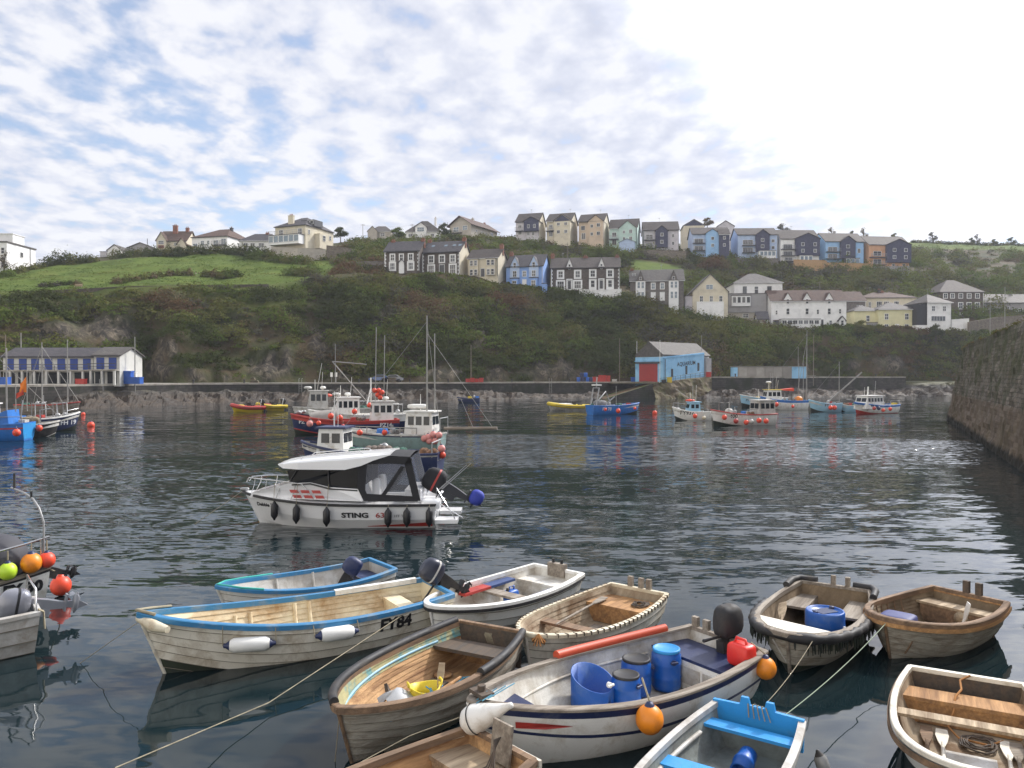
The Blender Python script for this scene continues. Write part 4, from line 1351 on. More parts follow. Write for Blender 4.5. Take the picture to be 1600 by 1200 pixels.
h.bay(.27, .58, 0, 1.9, .4, W_WHITE, 1.4, SLATE_L); h.win([(.42, 1.45, .2, .75)], y=-.4, glass=GLASS_L, bars=2); h.win([(.13, .5, .12, .5), (.75, .5, .1, .5)], bars=1); h.chimney(.8, .5, 1.6, .7, W_WHITE, 1)
h = House('chalet', 'large timber clad chalet with shallow gable roof on the hilltop', 703, 736, 371, 353, 339, 262, 30, 17.0, 'front', W_STONEY, TILE_B, o=.9, cat='chalet')
h.win([(.3, .62, .26, .4), (.72, .68, .22, .4)], glass=GLASS_L); h.balcony(0, .6, .3, 1.0); h.swin([(.2, .5, .04, .2), (.4, .5, .04, .2), (.58, .5, .04, .2), (.78, .6, .1, .3)], bars=0, rails=0); h.chimney(.5, .45, 1.2, .8, W_STONEY, 1); h.chimney(.5, .9, .9, .6)

# ---- terrace row above the cliff
ROW = 'terrace houses in a row above the cliff'
H1W = [(.23, .68, .12, .32), (.49, .68, .10, .30), (.76, .68, .12, .32)]
h = House('terrace_house', 'dark stone house with white quoins at the end of the row', 601, 655, 424, 393, 379, 184, 10, 8.0, 'side', STONE, SLATE, ROW); h.win(H1W); h.surround(H1W, .2)
b = [(.23, .24, .14, .34), (.76, .24, .14, .34)]; h.win(b, bars=2); h.surround(b, .3); h.door(.49, .09, .36); h.quoins([0, 1]); h.chimney(.98, .5, 1.2, .9); h.chimney(.1, .5, 1.0, .9)
h.bay(.42, .57, 0, .42, .15, FRAME, .7)
h = House('terrace_house', 'dark stone house with rooflights beside the cream gabled one', 660, 718, 431, 395, 379, 185, 14, 9.0, 'side', STONE, SLATE, ROW)
b = [(.24, .70, .13, .30), (.53, .70, .13, .30), (.82, .70, .13, .30)]; h.win(b); h.surround(b, .2); b = [(.24, .24, .16, .40), (.82, .24, .16, .40)]; h.win(b, bars=2); h.surround(b, .25); h.door(.53, .13, .44); h.quoins([0, 1]); h.chimney(.03, .5, 1.2, .9); h.chimney(.98, .5, 1.4, .9)
m = MB(); m.add([(h.W + .02, 0, -4), (h.W + .02, 9, -4), (h.W + .02, 9, h.He), (h.W + .02, 4.5, h.Hr), (h.W + .02, 0, h.He)], [(0, 1, 2, 3, 4)]); m.build('gable_render', W_CREAM, h.root)
for u in (.2, .55, .78, .93):
    m = MB(); m.box((u * h.W, 2.5, lerp(h.He, h.Hr, 2.5 / 4.5) + .2), (.8, 1.0, .12), 0, rx=math.atan2(h.Hr - h.He, 4.5)); m.build('rooflight', GLASS_L, h.roof)
h = House('terrace_house', 'cream rendered house with two pairs of bay windows', 731, 778, 433, 404, 391, 185, 16, 8.0, 'side', W_CREAM, SLATE_T, ROW)
for u in (.22, .78): h.bay(u - .15, u + .15, .05, .92, .6, W_CREAM); h.win([(u - .07, .72, .11, .3), (u + .07, .72, .11, .3), (u - .07, .22, .11, .32), (u + .07, .22, .11, .32)], y=-.6, bars=0)
h.door(.5, .12, .42); h.chimney(.97, .5, 1.6, .9)
h = House('terrace_house', 'bright blue house with twin white trimmed front gables', 791, 848, 452, 417, 400, 186, 14, 9.0, 'side', W_BLUE, SLATE, ROW)
h.gablet(.24, .26, .5, 2.3, W_PBLUE); h.gablet(.76, .26, .5, 2.3, W_PBLUE)
b = [(.24, .66, .11, .28), (.5, .66, .10, .24), (.76, .66, .11, .28)]; h.win([b[1]]); h.win([b[0], b[2]], y=-.25); h.surround([b[1]], .15, W_PBLUE)
h.bay(.13, .35, 0, .45, .7, W_BLUE); h.bay(.65, .87, 0, .45, .7, W_BLUE); h.win([(.24, .22, .12, .27), (.76, .22, .12, .27)], y=-.7); h.door(.5, .10, .40, FRAME); h.chimney(.02, .5, 1.4, .9); h.bay(1.0, 1.12, 0, .18, .9, W_BLUE)
h = House('terrace_house', 'wide dark stone pair with white quoins and pointed dormers', 861, 968, 453, 419, 404, 187, 6, 9.0, 'side', STONE, SLATE_T, ROW)
b = [(.14, .70, .07, .30), (.39, .70, .07, .30), (.61, .72, .07, .30), (.86, .72, .07, .30)]; h.win(b); h.surround(b, .32)
b = [(.14, .22, .10, .34), (.39, .22, .10, .34)]; h.win(b, bars=2); h.surround(b, .3)
for u in (.61, .86): h.bay(u - .055, u + .055, 0, .46, .7, FRAME); h.win([(u, .24, .06, .32)], y=-.7, bars=0)
for u in (.27, .735): h.door(u, .045, .40); h.surround([(u, .24, .06, .42)], .25); h.gablet(u, .10, .98, 2.3, FRAME, proud=.02)
h.quoins([0, 1]); h.chimney(.01, .5, 1.6, .9); h.chimney(.5, .5, 1.0, 1.2); h.chimney(.97, .5, 1.0, .9)
garden_wall('garden_wall', 'pale rendered garden wall under the dark stone pair', [(905, 460, 452, 184), (930, 463, 454, 184), (971, 468, 452, 184.5)], W_WHITE, .4)
h = House('terrace_house', 'grey stone pair with tall white bay windows and gablets', 985, 1068, 470, 439, 423, 188, 8, 9.0, 'side', STONE2, SLATE_L, ROW)
for u in (.19, .81):
    h.bay(u - .09, u + .09, 0, .97, .8, FRAME); h.win([(u - .035, .76, .055, .32), (u + .04, .76, .055, .32), (u - .035, .25, .055, .34), (u + .04, .25, .055, .34)], y=-.8, bars=0, glass=GLASS_L); h.gablet(u, .14, .98, 2.3, STONE2, proud=.3)
b = [(.43, .72, .07, .30), (.60, .72, .07, .30)]; h.win(b, glass=GLASS_L); h.surround(b, .12)
for u in (.43, .60): h.door(u, .06, .36, FRAME); h.surround([(u, .2, .07, .38)], .14)
h.chimney(.03, .5, .9, .9); window(h.roof, .07 * h.W, (h.He + h.Hr) / 2 + .25, .9, .7, y=h.Dp * .22)
h = House('gabled_house', 'cream gabled house with three tall windows and blue door', 1082, 1137, 489, 456, 429, 188, 4, 10, 'front', W_CREAM, SLATE_L, ROW)
b = [(.25, .66, .10, .28), (.53, .66, .10, .28), (.80, .66, .10, .28)]; h.win(b); h.win([(.25, .24, .26, .26), (.80, .24, .16, .26)], bars=2, arch=True, glass=GLASS_L); h.door(.53, .10, .33, mat('navy_door', (.03, .05, .16), .4)); h.win([(.48, 1.22, .2, .22)], bars=1, glass=GLASS_L)
h.bay(-.2, 0.0, 0, .8, -2, W_LILAC)
garden_wall('garden_wall', 'white garden wall with two posts before the cream gabled house', [(1089, 492, 472, 184.5), (1131, 494, 472, 184.5)], W_WHITE, .4)
h = House('detached_house', 'large white house with pale hipped roof and grey front extension', 1147, 1222, 496, 443, 428, 196, 4, 12, 'hip', W_WHITE, SLATE_L, ROW, inset=5)
b = [(.22, .80, .08, .22), (.46, .78, .07, .24), (.73, .80, .09, .22)]; h.win(b, frame=FRAME_D); h.door(.46, .07, .82, v0=h.He * .6)
h.bay(-.16, .62, .12, .66, 2.6, W_GREY, name='extension'); h.bay(-.16, .60, 0, .12, 2.2, W_STONEY, name='basement')
h.bay(-.10, .28, .30, .60, 3.2, FRAME, name='sun_room')
for i in range(4): window(h.root, (-.05 + i * .095) * h.W, .48 * h.He, .075 * h.W, .18 * h.He, y=-3.2, bars=0, rails=0)
window(h.root, .2 * h.W, .03 * h.He, .12 * h.W, .12 * h.He, y=-2.2)
h = House('garden_shed', 'small white outhouse with slate roof beside the white terrace', 1184, 1200, 509, 498, 488, 187, 8, 4, 'side', W_WHITE, SLATE, found=3, cat='shed'); h.win([(.65, .5, .3, .4)])
h = House('white_terrace', 'long white terrace with three small front gables and verandah', 1205, 1322, 510, 470, 455, 190, 2, 8, 'side', W_WHITE, TILE_B, ROW, cat='terrace')
for u in (.22, .475, .77): h.gablet(u, .125, .5, 1.9, W_WHITE, proud=.04, rm=TILE_B, win=False); h.win([(u, .97, .038, .18)], y=-.04, bars=0, frame=W_WHITE); h.win([(u, .58, .045, .24)], y=-.04, bars=0, frame=W_WHITE)
h.win([(.07, .54, .025, .16), (.62, .56, .03, .18), (.915, .58, .03, .18)], bars=0, frame=W_WHITE)
ob = h.bay(.11, .63, 0, .26, 1.3, FRAME, rm=FRAME_D, name='verandah')
for i in range(7): window(h.root, (.155 + i * .071) * h.W, .15 * h.He, .062 * h.W, .16 * h.He, y=-1.3, bars=1, rails=0)
h.bay(.03, .09, 0, .22, .6, FRAME_D); h.bay(.885, .965, 0, .22, 1.0, FRAME, .9, SLATE, name='porch'); h.win([(.925, .12, .04, .2), (.77, .12, .04, .2)], y=-1.01, bars=0); h.door(.68, .03, .26); h.chimney(.97, .5, .5, .8)
h = House('stone_cottage', 'narrow stone cottage squeezed between white terrace and yellow house', 1322, 1352, 505, 470, 457, 200, 0, 8, 'side', STONE2, TILE_B); h.win([(.2, .5, .14, .2), (.7, .65, .3, .3)])
h = House('detached_house', 'cream house with low brown hipped roof behind the yellow one', 1346, 1432, 505, 466, 457, 206, 2, 9, 'hip', W_CREAM, TILE_B, inset=5); h.win([(.15, .7, .05, .3), (.32, .72, .1, .3), (.45, .72, .1, .3), (.63, .72, .09, .3)], bars=2); h.chimney(.45, .5, 1.2, .7, SLATE); h.chimney(.5, .5, .8, .9)
h = House('yellow_house', 'pale yellow house with hipped slate roof on the cliff edge', 1373, 1430, 514, 484, 473, 191, 2, 8, 'hip', W_YELLOW, SLATE_L, ROW, inset=4)
h.win([(.21, .64, .11, .32), (.76, .64, .11, .32), (.21, .15, .11, .2), (.76, .15, .11, .2)]); h.door(.5, .09, .24, FRAME); h.chimney(.5, .5, .3, .5, pots=0)
h = House('yellow_annexe', 'lower yellow annexe with grey roof joined to yellow house', 1335, 1372, 514, 486, 477, 193, 2, 7, 'hip', W_YELLOW, SLATE_L, inset=3, cat='annexe'); h.win([(.56, .58, .15, .34)]); h.bay(.5, 1.0, 0, .32, 1.2, W_GREY)
h = House('detached_house', 'tall white house with black boarded flank and pale roof', 1449, 1486, 514, 473, 460, 189, -8, 9, 'hip', W_WHITE, SLATE_L, ROW, inset=4); h.win([(.24, .78, .15, .2), (.70, .78, .15, .2)]); h.win([(.45, .40, .6, .2)], bars=4, rails=0)
m = MB(); m.bx(-.06, -.02, .1, h.Dp - .1, h.He * .15, h.He - .05); m.bx(-2.6, -.06, .4, h.Dp - .4, h.He * .15, h.He - .3); m.build('boarded_flank', W_BLACK, h.root); m = MB(); m.bx(-2.6, -.06, .3, h.Dp, -3, h.He * .15 - .02); m.build('plinth', W_WHITE, h.root)
h = House('stone_house', 'large dark stone house with hipped roof and twelve windows', 1468, 1536, 502, 457, 438, 212, 0, 11, 'hip', STONE, SLATE_T, inset=5)
b = [(.13, .88, .09, .16), (.29, .88, .09, .16), (.48, .88, .09, .16), (.67, .88, .09, .16), (.86, .88, .09, .16), (.48, .54, .1, .22), (.67, .54, .1, .22), (.86, .54, .1, .22), (.67, .18, .1, .2), (.86, .18, .1, .2)]; h.win(b); h.surround(b, .1); h.bay(.42, .56, 0, .3, .8, FRAME)
garden_wall('garden_wall', 'bright white garden wall next to the tall white house', [(1486, 515, 500, 190), (1514, 515, 498, 190)], W_WHITE, .4)
garden_wall('garden_wall', 'stone roadside wall climbing behind the pier wall', [(1514, 520, 504, 189), (1560, 514, 496, 194), (1640, 505, 490, 200)], GARDEN, .4)
h = House('workshop', 'long low grey workshop with pale roof near pier wall', 1538, 1640, 505, 473, 461, 214, 0, 9, 'side', W_GREY, SLATE_L, cat='workshop'); h.win([(.1, .6, .06, .25), (.35, .7, .06, .2), (.55, .6, .06, .25)])

# ---- hilltop row of slate hung town houses
TOWN = 'tall town houses along the top of the hill'
def town(label, x0, x1, yb, ye, yr, d, w1, bay=None, baym=W_NAVY, yaw=18, depth=9, wins=(), bwins=(), balc=(), gab=1.7, proud=1.0, floor=None, sidem=None, name='town_house'):
    h = House(name, label, x0, x1, yb, ye, yr, d, yaw, depth, 'side', w1, SLATE_T, TOWN)
    if bay:
        h.bay(bay[0], bay[1], bay[2], bay[3], proud, baym, gab, SLATE_T)
        for q in bwins: window(h.root, q[0] * h.W, q[1] * h.He, q[2] * h.W, q[3] * h.He, y=-proud, bars=1, rails=0)
    h.win(wins, bars=1, rails=0)
    for q in balc: h.balcony(*q)
    if sidem:
        m = MB(); m.add([(h.W + .02, 0, -4), (h.W + .02, depth, -4), (h.W + .02, depth, h.He), (h.W + .02, depth / 2, h.Hr), (h.W + .02, 0, h.He)], [(0, 1, 2, 3, 4)]); m.build('gable_render', sidem, h.root)
    return h


BW = [(.18, .66, .16, .24), (.18, .26, .16, .28)]
town('pale hilltop house with navy slate front and cream flank', 806, 842, 370, 347, 335, 240, W_LILAC, (.38, 1.0, .3, .98), W_NAVY, 16, wins=BW + [(.55, .15, .12, .25), (.75, .15, .12, .25)], bwins=[(.58, .62, .1, .24), (.84, .62, .1, .24)], balc=[(0, .36, .36)], gab=1.2, sidem=W_CREAM)
h = town('cream hilltop house with small navy pediment over its front', 854, 892, 373, 346, 335, 240, W_CREAM, (.34, 1.0, 0, .96), W_CREAM, 18, wins=BW, bwins=[(.52, .76, .13, .18), (.82, .76, .13, .18), (.52, .32, .13, .2), (.82, .32, .13, .2)], balc=[(0, .33, .42)], gab=1.9)
m = MB(); m.prism([(.36 * h.W, h.He * .92), (.98 * h.W, h.He * .92), (.98 * h.W, h.He * .96), (.67 * h.W, h.He * .96 + 1.75), (.36 * h.W, h.He * .96)], 'y', -1.06, -1.005); m.build('pediment', W_NAVY, h.root)
town('peach coloured hilltop house with plain gable and blue door', 904, 943, 376, 347, 336, 240, W_PEACH, (.38, .98, 0, .96), W_PEACH, 18, wins=BW[:1] + [(.2, .22, .16, .34)], bwins=[(.54, .72, .11, .18), (.80, .76, .14, .2), (.54, .30, .11, .18), (.80, .32, .14, .2)], gab=1.9, proud=.4, sidem=W_CREAM)
h = town('mint green hilltop house with pale gable and white glazing', 952, 995, 387, 357, 344, 239, W_MINT, (.36, .96, 0, .97), W_MINT, 15, wins=BW, bwins=[(.54, .76, .09, .16), (.78, .78, .12, .2), (.54, .42, .09, .16), (.78, .42, .12, .2)], balc=[(0, .34, .42)], gab=2.1, proud=.5)
h.bay(.38, .94, 0, .2, 1.6, W_PBLUE, 1.0, GLASS_L, name='conservatory')
town('grey lilac hilltop house with navy slate bay in the middle', 1006, 1060, 391, 360, 348, 240, W_LILAC, (.33, .68, .12, .94), W_NAVY, 6, wins=[(.16, .66, .2, .26), (.16, .22, .2, .28), (.84, .70, .07, .18), (.84, .32, .07, .18)], bwins=[(.51, .74, .09, .17), (.51, .38, .09, .17)], balc=[(0, .31, .50), (0, .31, .08)], gab=1.5)
h = House('town_house', 'cream house with navy gable behind the grey lilac one', 1068, 1100, 384, 353, 344, 256, 6, 9, 'front', W_CREAM, SLATE_T, TOWN); h.win([(.3, .42, .2, .2)], bars=1)
m = MB(); m.prism([(0.05, h.He), (h.W - .05, h.He), (h.W / 2, h.Hr - .02)], 'y', -.06, -.005); m.build('pediment', W_NAVY, h.root)
h = House('town_house', 'grey gabled house behind the pale blue and navy house', 1121, 1146, 378, 354, 346, 258, 10, 12, 'front', W_LILAC, SLATE_T, TOWN); h.win([(.5, .6, .2, .2)])
town('pale blue hilltop house with navy slate wing and two balconies', 1082, 1139, 396, 366, 357, 240, W_PBLUE, (.35, .70, 0, 1.0), W_SKY, 4, wins=[(.17, .64, .24, .26), (.17, .26, .24, .26)], bwins=[(.53, .74, .08, .17), (.53, .38, .08, .17)], balc=[(0, .33, .52), (0, .33, .14)], gab=1.3)
h = House('slate_wing', 'narrow navy slate wing joined to the pale blue house', 1124, 1139, 395, 366, 360, 237.5, 4, 4, 'side', W_NAVY, SLATE_T, TOWN, cat='house wing'); h.win([(.5, .8, .26, .16), (.5, .42, .26, .16)], bars=1, rails=0)
h = town('white hilltop house with navy slate bay over glazed ground floor', 1153, 1214, 402, 367, 358, 239, W_PBLUE, (.44, .78, .24, .98), W_NAVY, 2, wins=[(.25, .66, .26, .22), (.25, .32, .26, .22), (.89, .72, .08, .15), (.89, .42, .08, .15)], bwins=[(.60, .74, .08, .15), (.60, .46, .08, .15)], balc=[(.1, .42, .52), (.1, .42, .2)], gab=1.5)
h.bay(.5, .92, 0, .24, 1.8, FRAME, rm=FRAME_D, name='garden_room'); [window(h.root, (.56 + i * .10) * h.W, .12 * h.He, .09 * h.W, .2 * h.He, y=-1.8, glass=GLASS_L, bars=0, rails=0) for i in range(4)]
h = town('white hilltop house with wide navy slate front and timber fence', 1220, 1279, 409, 373, 361, 238, W_WHITE, (.36, .99, .26, .99), W_NAVY, -2, wins=[(.18, .66, .24, .2), (.18, .36, .24, .2), (.2, .12, .2, .14)], bwins=[(.54, .74, .08, .15), (.86, .74, .08, .15), (.54, .46, .08, .15), (.86, .46, .08, .15)], balc=[(0, .35, .54), (0, .35, .26), (0, .35, .02)], gab=1.6)
h.bay(.44, .78, 0, .24, 1.6, FRAME, rm=FRAME_D, name='garden_room'); [window(h.root, (.50 + i * .11) * h.W, .12 * h.He, .09 * h.W, .2 * h.He, y=-1.6, glass=GLASS_L, bars=0, rails=0) for i in range(3)]
h = town('sky blue hilltop house with navy slate bay in the middle', 1290, 1349, 413, 377, 366, 238, W_SKY, (.36, .74, .24, .98), W_NAVY, -4, wins=[(.18, .66, .24, .2), (.18, .36, .24, .2), (.87, .6, .08, .2)], bwins=[(.54, .76, .09, .15), (.54, .48, .09, .15)], balc=[(0, .35, .54), (0, .35, .24)], gab=1.6)
h.bay(.44, .82, 0, .24, 1.6, FRAME_D, rm=FRAME_D, name='garden_room'); [window(h.root, (.52 + i * .12) * h.W, .12 * h.He, .10 * h.W, .2 * h.He, y=-1.6, glass=GLASS_L, bars=0, rails=0) for i in range(3)]
h = town('orange hilltop house with navy slate front at row end', 1358, 1420, 419, 382, 371, 238, W_ORANGE, (.40, 1.0, .24, .98), W_NAVY, -5, wins=[(.2, .62, .2, .2), (.2, .28, .2, .2), (.6, .12, .07, .16), (.86, .12, .07, .16)], bwins=[(.58, .76, .08, .15), (.86, .76, .08, .15), (.58, .46, .08, .15), (.86, .46, .08, .15)], balc=[(0, .38, .46), (0, .38, .14)], gab=1.7)
garden_wall('timber_fence', 'orange brown timber fence below the white navy fronted house', [(1240, 420, 406, 234), (1285, 421, 407, 234), (1292, 416, 408, 235)], TIMBER, .12, cat='fence')
garden_wall('timber_fence', 'long timber fence below the sky blue hilltop house', [(1292, 422, 411, 234), (1352, 426, 412, 234), (1364, 428, 414, 234)], TIMBER, .12, cat='fence')
garden_wall('retaining_wall', 'slate grey retaining wall under the orange hilltop house', [(1366, 432, 417, 234), (1421, 432, 416, 234)], W_GREY, .5)
garden_wall('retaining_wall', 'brown stone retaining wall below the grey lilac town house', [(992, 406, 390, 234), (1072, 410, 393, 234)], GARDEN, .5)
garden_wall('retaining_wall', 'dark retaining wall below the pale blue town houses', [(1150, 418, 404, 235), (1216, 420, 404, 235)], STONE2, .5)

# ---- quayside: blue hall, net lofts, store sheds
BLUEW = mat('hall_blue_paint', (0.27, 0.51, 0.72), 0.7, var=0.06, vscale=0.6, dirt=(0.14, 0.34, 0.55), dscale=0.5, dthr=0.6)
REDD = mat('red_door_paint', (0.34, 0.035, 0.03), 0.6, var=0.1, vscale=1, stretch=(1, 1, 6))
C = PD(1035, 597.5, 152)
root = empty('aquarium_hall', C, R(40), 'blue quayside hall with red roller door, black lettering and slate roof', 'hall')
# local x: along the long flank away to the right; local y: along the door front, to the left and back
Lf, Wf = 13.2, 6.8
m = MB(); m.prism([(0, -3), (Wf, -3), (Wf, 5.4), (Wf / 2, 7.8), (.2, 5.4), (0, 5.0)], 'x', 0.0, Lf + 2.2); m.build('wall', wallm('hall_white', (.55, .56, .57)), root)
m = MB()
m.prism([(-.1, -3), (Lf, -1.5), (Lf, 6.15), (-.1, 5.05)], 'y', -.32, -.02)              # tall flank facade
m.bx(-.32, -.02, -.32, Wf * .99, -3, 5.05)                                             # door front
m.bx(-.5, -.1, -.5, Wf, 4.2, 4.36); m.prism([(-.4, 4.75), (Lf, 5.75), (Lf, 5.95), (-.4, 4.95)], 'y', -.44, -.33)
m.build('facade', BLUEW, root)
m = MB(); chevron(m, -.02, Wf, -.1, Lf + 2.4, 5.5, 8.0, 'x', .25, .2); ob = m.build('roof', SLATE_L, root)
m = MB(); m.prism([(-.05, 5.1), (Wf, 5.1), (Wf, 5.55), (Wf / 2, 7.95), (-.05, 5.55)], 'x', -.12, -.03); m.build('slate_gable', SLATE_L, ob)
m = MB(); m.bx(-.40, -.33, .95, 5.65, .02, 3.75)
for i in range(12): m.bx(-.415, -.401, .95, 5.65, .3 + i * .29, .33 + i * .29)
m.build('roller_door', REDD, root)
m = MB(); m.bx(-.75, -.33, .3, 6.4, 3.78, 4.05); m.build('door_hood', FRAME_D, root)
for xx, zz in ((2.6, 1.2), (7.2, 1.85), (11.2, 2.5)):
    m = MB(); m.bx(xx - .3, xx + .3, -.37, -.31, zz - .2, zz + 1.5); m.bx(xx - .36, xx + .36, -.38, -.321, zz - .28, zz - .2, 1); m.build('window', [GLASS, BLUEW], root)
m = MB(); m.tube([(.35, -.42, .2), (.35, -.42, 4.6)], .07, 6); m.build('downpipe', FRAME_D, root)
vs, fs = text_mesh('AQUARIUM', 1.12, 0.022, 0, 1.05)
sl = 1.0 / Lf
m = MB(); m.add([(x + 7.2, -.345, z + 3.78 + x * .075) for x, z, _ in vs], fs); m.build('lettering', mat('black_letter', (.015, .015, .017), .6), root)
m = MB(); m.bx(Lf + .3, Lf + 2.0, -.7, 0, 1.2, 5.0); m.build('side_porch', W_GREY, root)
# net lofts
NL = wallm('loft_white', (.56, .55, .51))
h = House('net_loft', 'two storey white net loft row with blue upper doors', 5, 146, 599.5, 557.5, 545.5, 112, 0, 6.5, 'side', NL, SLATE, found=.4, cat='net loft')
BD = mat('loft_blue_paint', (.02, .055, .26), .6, var=.15, vscale=1.5)
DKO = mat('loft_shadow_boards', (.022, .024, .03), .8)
def loft_fronts(h, xs_up, xs_dn, wu, wd):
    for x in xs_up:
        x = x / FOC * 112
        m = MB(); m.bx(x - wu, x + wu, -.06, .05, h.He * .52, h.He * .93, 0); m.bx(x - wu, x + wu, -.075, -.0605, h.He * .72, h.He * .735, 1); m.build('loft_door', [BD, FRAME_D], h.root)
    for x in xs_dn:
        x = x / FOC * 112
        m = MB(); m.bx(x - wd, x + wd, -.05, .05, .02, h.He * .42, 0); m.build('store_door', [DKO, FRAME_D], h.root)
    b = MB(); b.bx(-.3, h.W, -1.3, 0, h.He * .46, h.He * .50, 0); b.build('balcony_deck', CONC, h.root)
    r = MB()
    r.bx(-.3, h.W, -1.28, -1.22, h.He * .70, h.He * .72); r.bx(-.3, h.W, -1.27, -1.23, h.He * .60, h.He * .615)
    n = int(h.W / 1.6)
    for i in range(n + 1): r.bx(h.W * i / n - .03, h.W * i / n + .03, -1.28, -1.22, h.He * .5, h.He * .7)
    r.build('railing', FRAME_D, h.root)
    for i in range(int(h.W / 1.75) + 1):
        x = clamp(i * 1.75, .15, h.W - .15)
        b = MB(); b.bx(x - .14, x + .14, -1.25, -.95, -.2, h.He * .46); b.build('pier', NL, h.root)
loft_fronts(h, [11, 31, 50, 71, 91, 111, 131], [10, 32, 54, 76, 98, 120, 137], .55, .78)
h = House('net_loft', 'shorter net loft with paler roof at the end of the row', 147, 187, 599.5, 555.5, 544.5, 111, 0, 6.8, 'side', NL, SLATE_L, found=.4, cat='net loft')
loft_fronts(h, [10, 29], [9, 28], .55, .66)
# grey store sheds with blue ends
root = empty('store_shed', PD(1146, 588.3, 163), 0, 'low grey boarded store shed with pale blue ends on the quay', 'shed')
w = (1260 - 1146) / FOC * 163
m = MB()
SHG = mat('grey_boards', (.26, .24, .215), .85, var=.15, vscale=.6)
m.bx(w * .06, w * .80, 0, 2.2, -.4, 2.05); m.build('shed_body', SHG, root)
for i in range(6):
    m = MB(); x = w * (.075 + .12 * i); m.bx(x, x + w * .108, -.07, -.01, .02, 1.95); m.build('shed_door', SHG if i % 2 else mat('grey_boards_pale', (.31, .29, .26), .85, var=.15, vscale=.6), root)
for x0_, x1_, zz_ in ((0, w * .058, 1.95), (w * .802, w, 2.1)):
    m = MB(); m.bx(x0_, x1_, 0.02, 2.15, -.4, zz_); m.build('end_cabin', BLUEW, root)
m = MB(); m.bx(-.1, w + .1, -.15, 2.3, 2.1, 2.2); m.build('roof', SHG, root)
# ------------------------------------------------------------------ boats
def paint(name, col, dirt=(0.12, 0.09, 0.06), dthr=0.60, **k):
    kw = dict(rough=0.45, var=0.07, vscale=1.5, dirt=dirt, dscale=2.2, dthr=dthr, dsoft=0.13, bump=0.12, bscale=18)
    kw.update(k)
    return mat('paint_' + name, col, **kw)


P_WHITE = paint('white', (0.78, 0.77, 0.73), (0.42, 0.36, 0.27), 0.63)
P_GEL = mat('white_gelcoat', (0.84, 0.84, 0.84), 0.18, var=0.03, spec=0.5, coat=0.4)
P_CREAM = paint('cream', (0.66, 0.60, 0.45), (0.30, 0.19, 0.09), 0.58)
P_DIRTYW = paint('dirty_white', (0.74, 0.70, 0.60), (0.33, 0.26, 0.17), 0.59)
P_GREYW = paint('grey_white', (0.52, 0.51, 0.48), (0.27, 0.23, 0.18), 0.58)
P_NAVY = paint('navy', (0.016, 0.026, 0.085), (0.10, 0.11, 0.14), 0.66)
P_BLUE = paint('blue', (0.03, 0.17, 0.52), (0.05, 0.12, 0.28), 0.64)
P_BRIGHT = paint('bright_blue', (0.025, 0.27, 0.62), (0.05, 0.20, 0.38), 0.66)
P_RAILB = paint('rail_blue', (0.035, 0.19, 0.38), (0.28, 0.30, 0.28), 0.62)
P_PALEB = paint('pale_blue', (0.30, 0.52, 0.66), (0.22, 0.36, 0.44), 0.64)
P_RED = paint('red', (0.42, 0.045, 0.035), (0.22, 0.03, 0.03), 0.62)
P_GREEN = paint('grey_green', (0.24, 0.34, 0.33), (0.16, 0.20, 0.18), 0.6)
P_BLACK = mat('black_rubber', (0.018, 0.018, 0.02), 0.6, var=0.3, vscale=4, dirt=(0.07, 0.06, 0.05), dscale=3, dthr=0.6)
P_FOUL = mat('antifoul_dark', (0.012, 0.016, 0.014), 0.6, var=0.3, vscale=2, dirt=(0.03, 0.04, 0.02), dscale=3)
P_YELLOW = paint('yellow', (0.62, 0.46, 0.03), (0.35, 0.25, 0.05), 0.66)
P_ORANGE = mat('buoy_orange', (0.80, 0.25, 0.015), 0.4, var=0.06, vscale=3, dirt=(0.5, 0.16, 0.03), dscale=3, dthr=0.64)
P_FLUO = mat('buoy_red', (0.78, 0.075, 0.03), 0.42, var=0.08, vscale=3, dirt=(0.5, 0.09, 0.06), dscale=2, dthr=0.62)
P_PINK = mat('buoy_pink', (0.68, 0.27, 0.24), 0.5, var=0.1, vscale=3)
P_LIME = mat('buoy_lime', (0.50, 0.72, 0.04), 0.4, var=0.05)
P_DRUM = mat('blue_drum_plastic', (0.004, 0.085, 0.38), 0.38, var=0.08, vscale=2, dirt=(0.07, 0.15, 0.36), dscale=4, dthr=0.60, bump=0.05)
P_STEEL = mat('stainless', (0.55, 0.55, 0.55), 0.25, 0.9, var=0.05)
P_GALV = mat('galvanised', (0.34, 0.34, 0.34), 0.5, 0.5, var=0.15)
P_MAST = mat('mast_grey', (0.30, 0.29, 0.27), 0.55, 0.2, var=0.15)


def wood(name, col, dirt, dthr=0.55, rough=0.75):
    return mat('wood_' + name, col, rough, var=0.28, vscale=3.0, stretch=(0.6, 7, 7), dirt=dirt, dscale=1.1, dthr=dthr, dsoft=0.14, bump=0.25, bscale=14)


WD_GREY = wood('weathered', (0.30, 0.26, 0.21), (0.14, 0.11, 0.085))
WD_BROWN = wood('brown', (0.23, 0.145, 0.085), (0.10, 0.07, 0.05))
WD_PALE = wood('pale', (0.46, 0.36, 0.24), (0.20, 0.14, 0.09))
WD_ORANGE = wood('varnish', (0.46, 0.25, 0.10), (0.20, 0.11, 0.06))
WD_DARK = wood('dark', (0.07, 0.058, 0.048), (0.14, 0.10, 0.07))
WD_OUT = mat('old_hull_paint', (0.37, 0.34, 0.28), 0.8, var=0.18, vscale=2, stretch=(1, 2, 5), dirt=(0.17, 0.13, 0.09), dscale=1.8, dthr=0.58, dsoft=0.12, bump=0.3, bscale=10)
IN_STAIN = mat('stained_interior', (0.52, 0.44, 0.32), 0.8, var=0.15, vscale=3, dirt=(0.16, 0.10, 0.055), dscale=1.3, dthr=0.50, dsoft=0.14, bump=0.25, bscale=14)
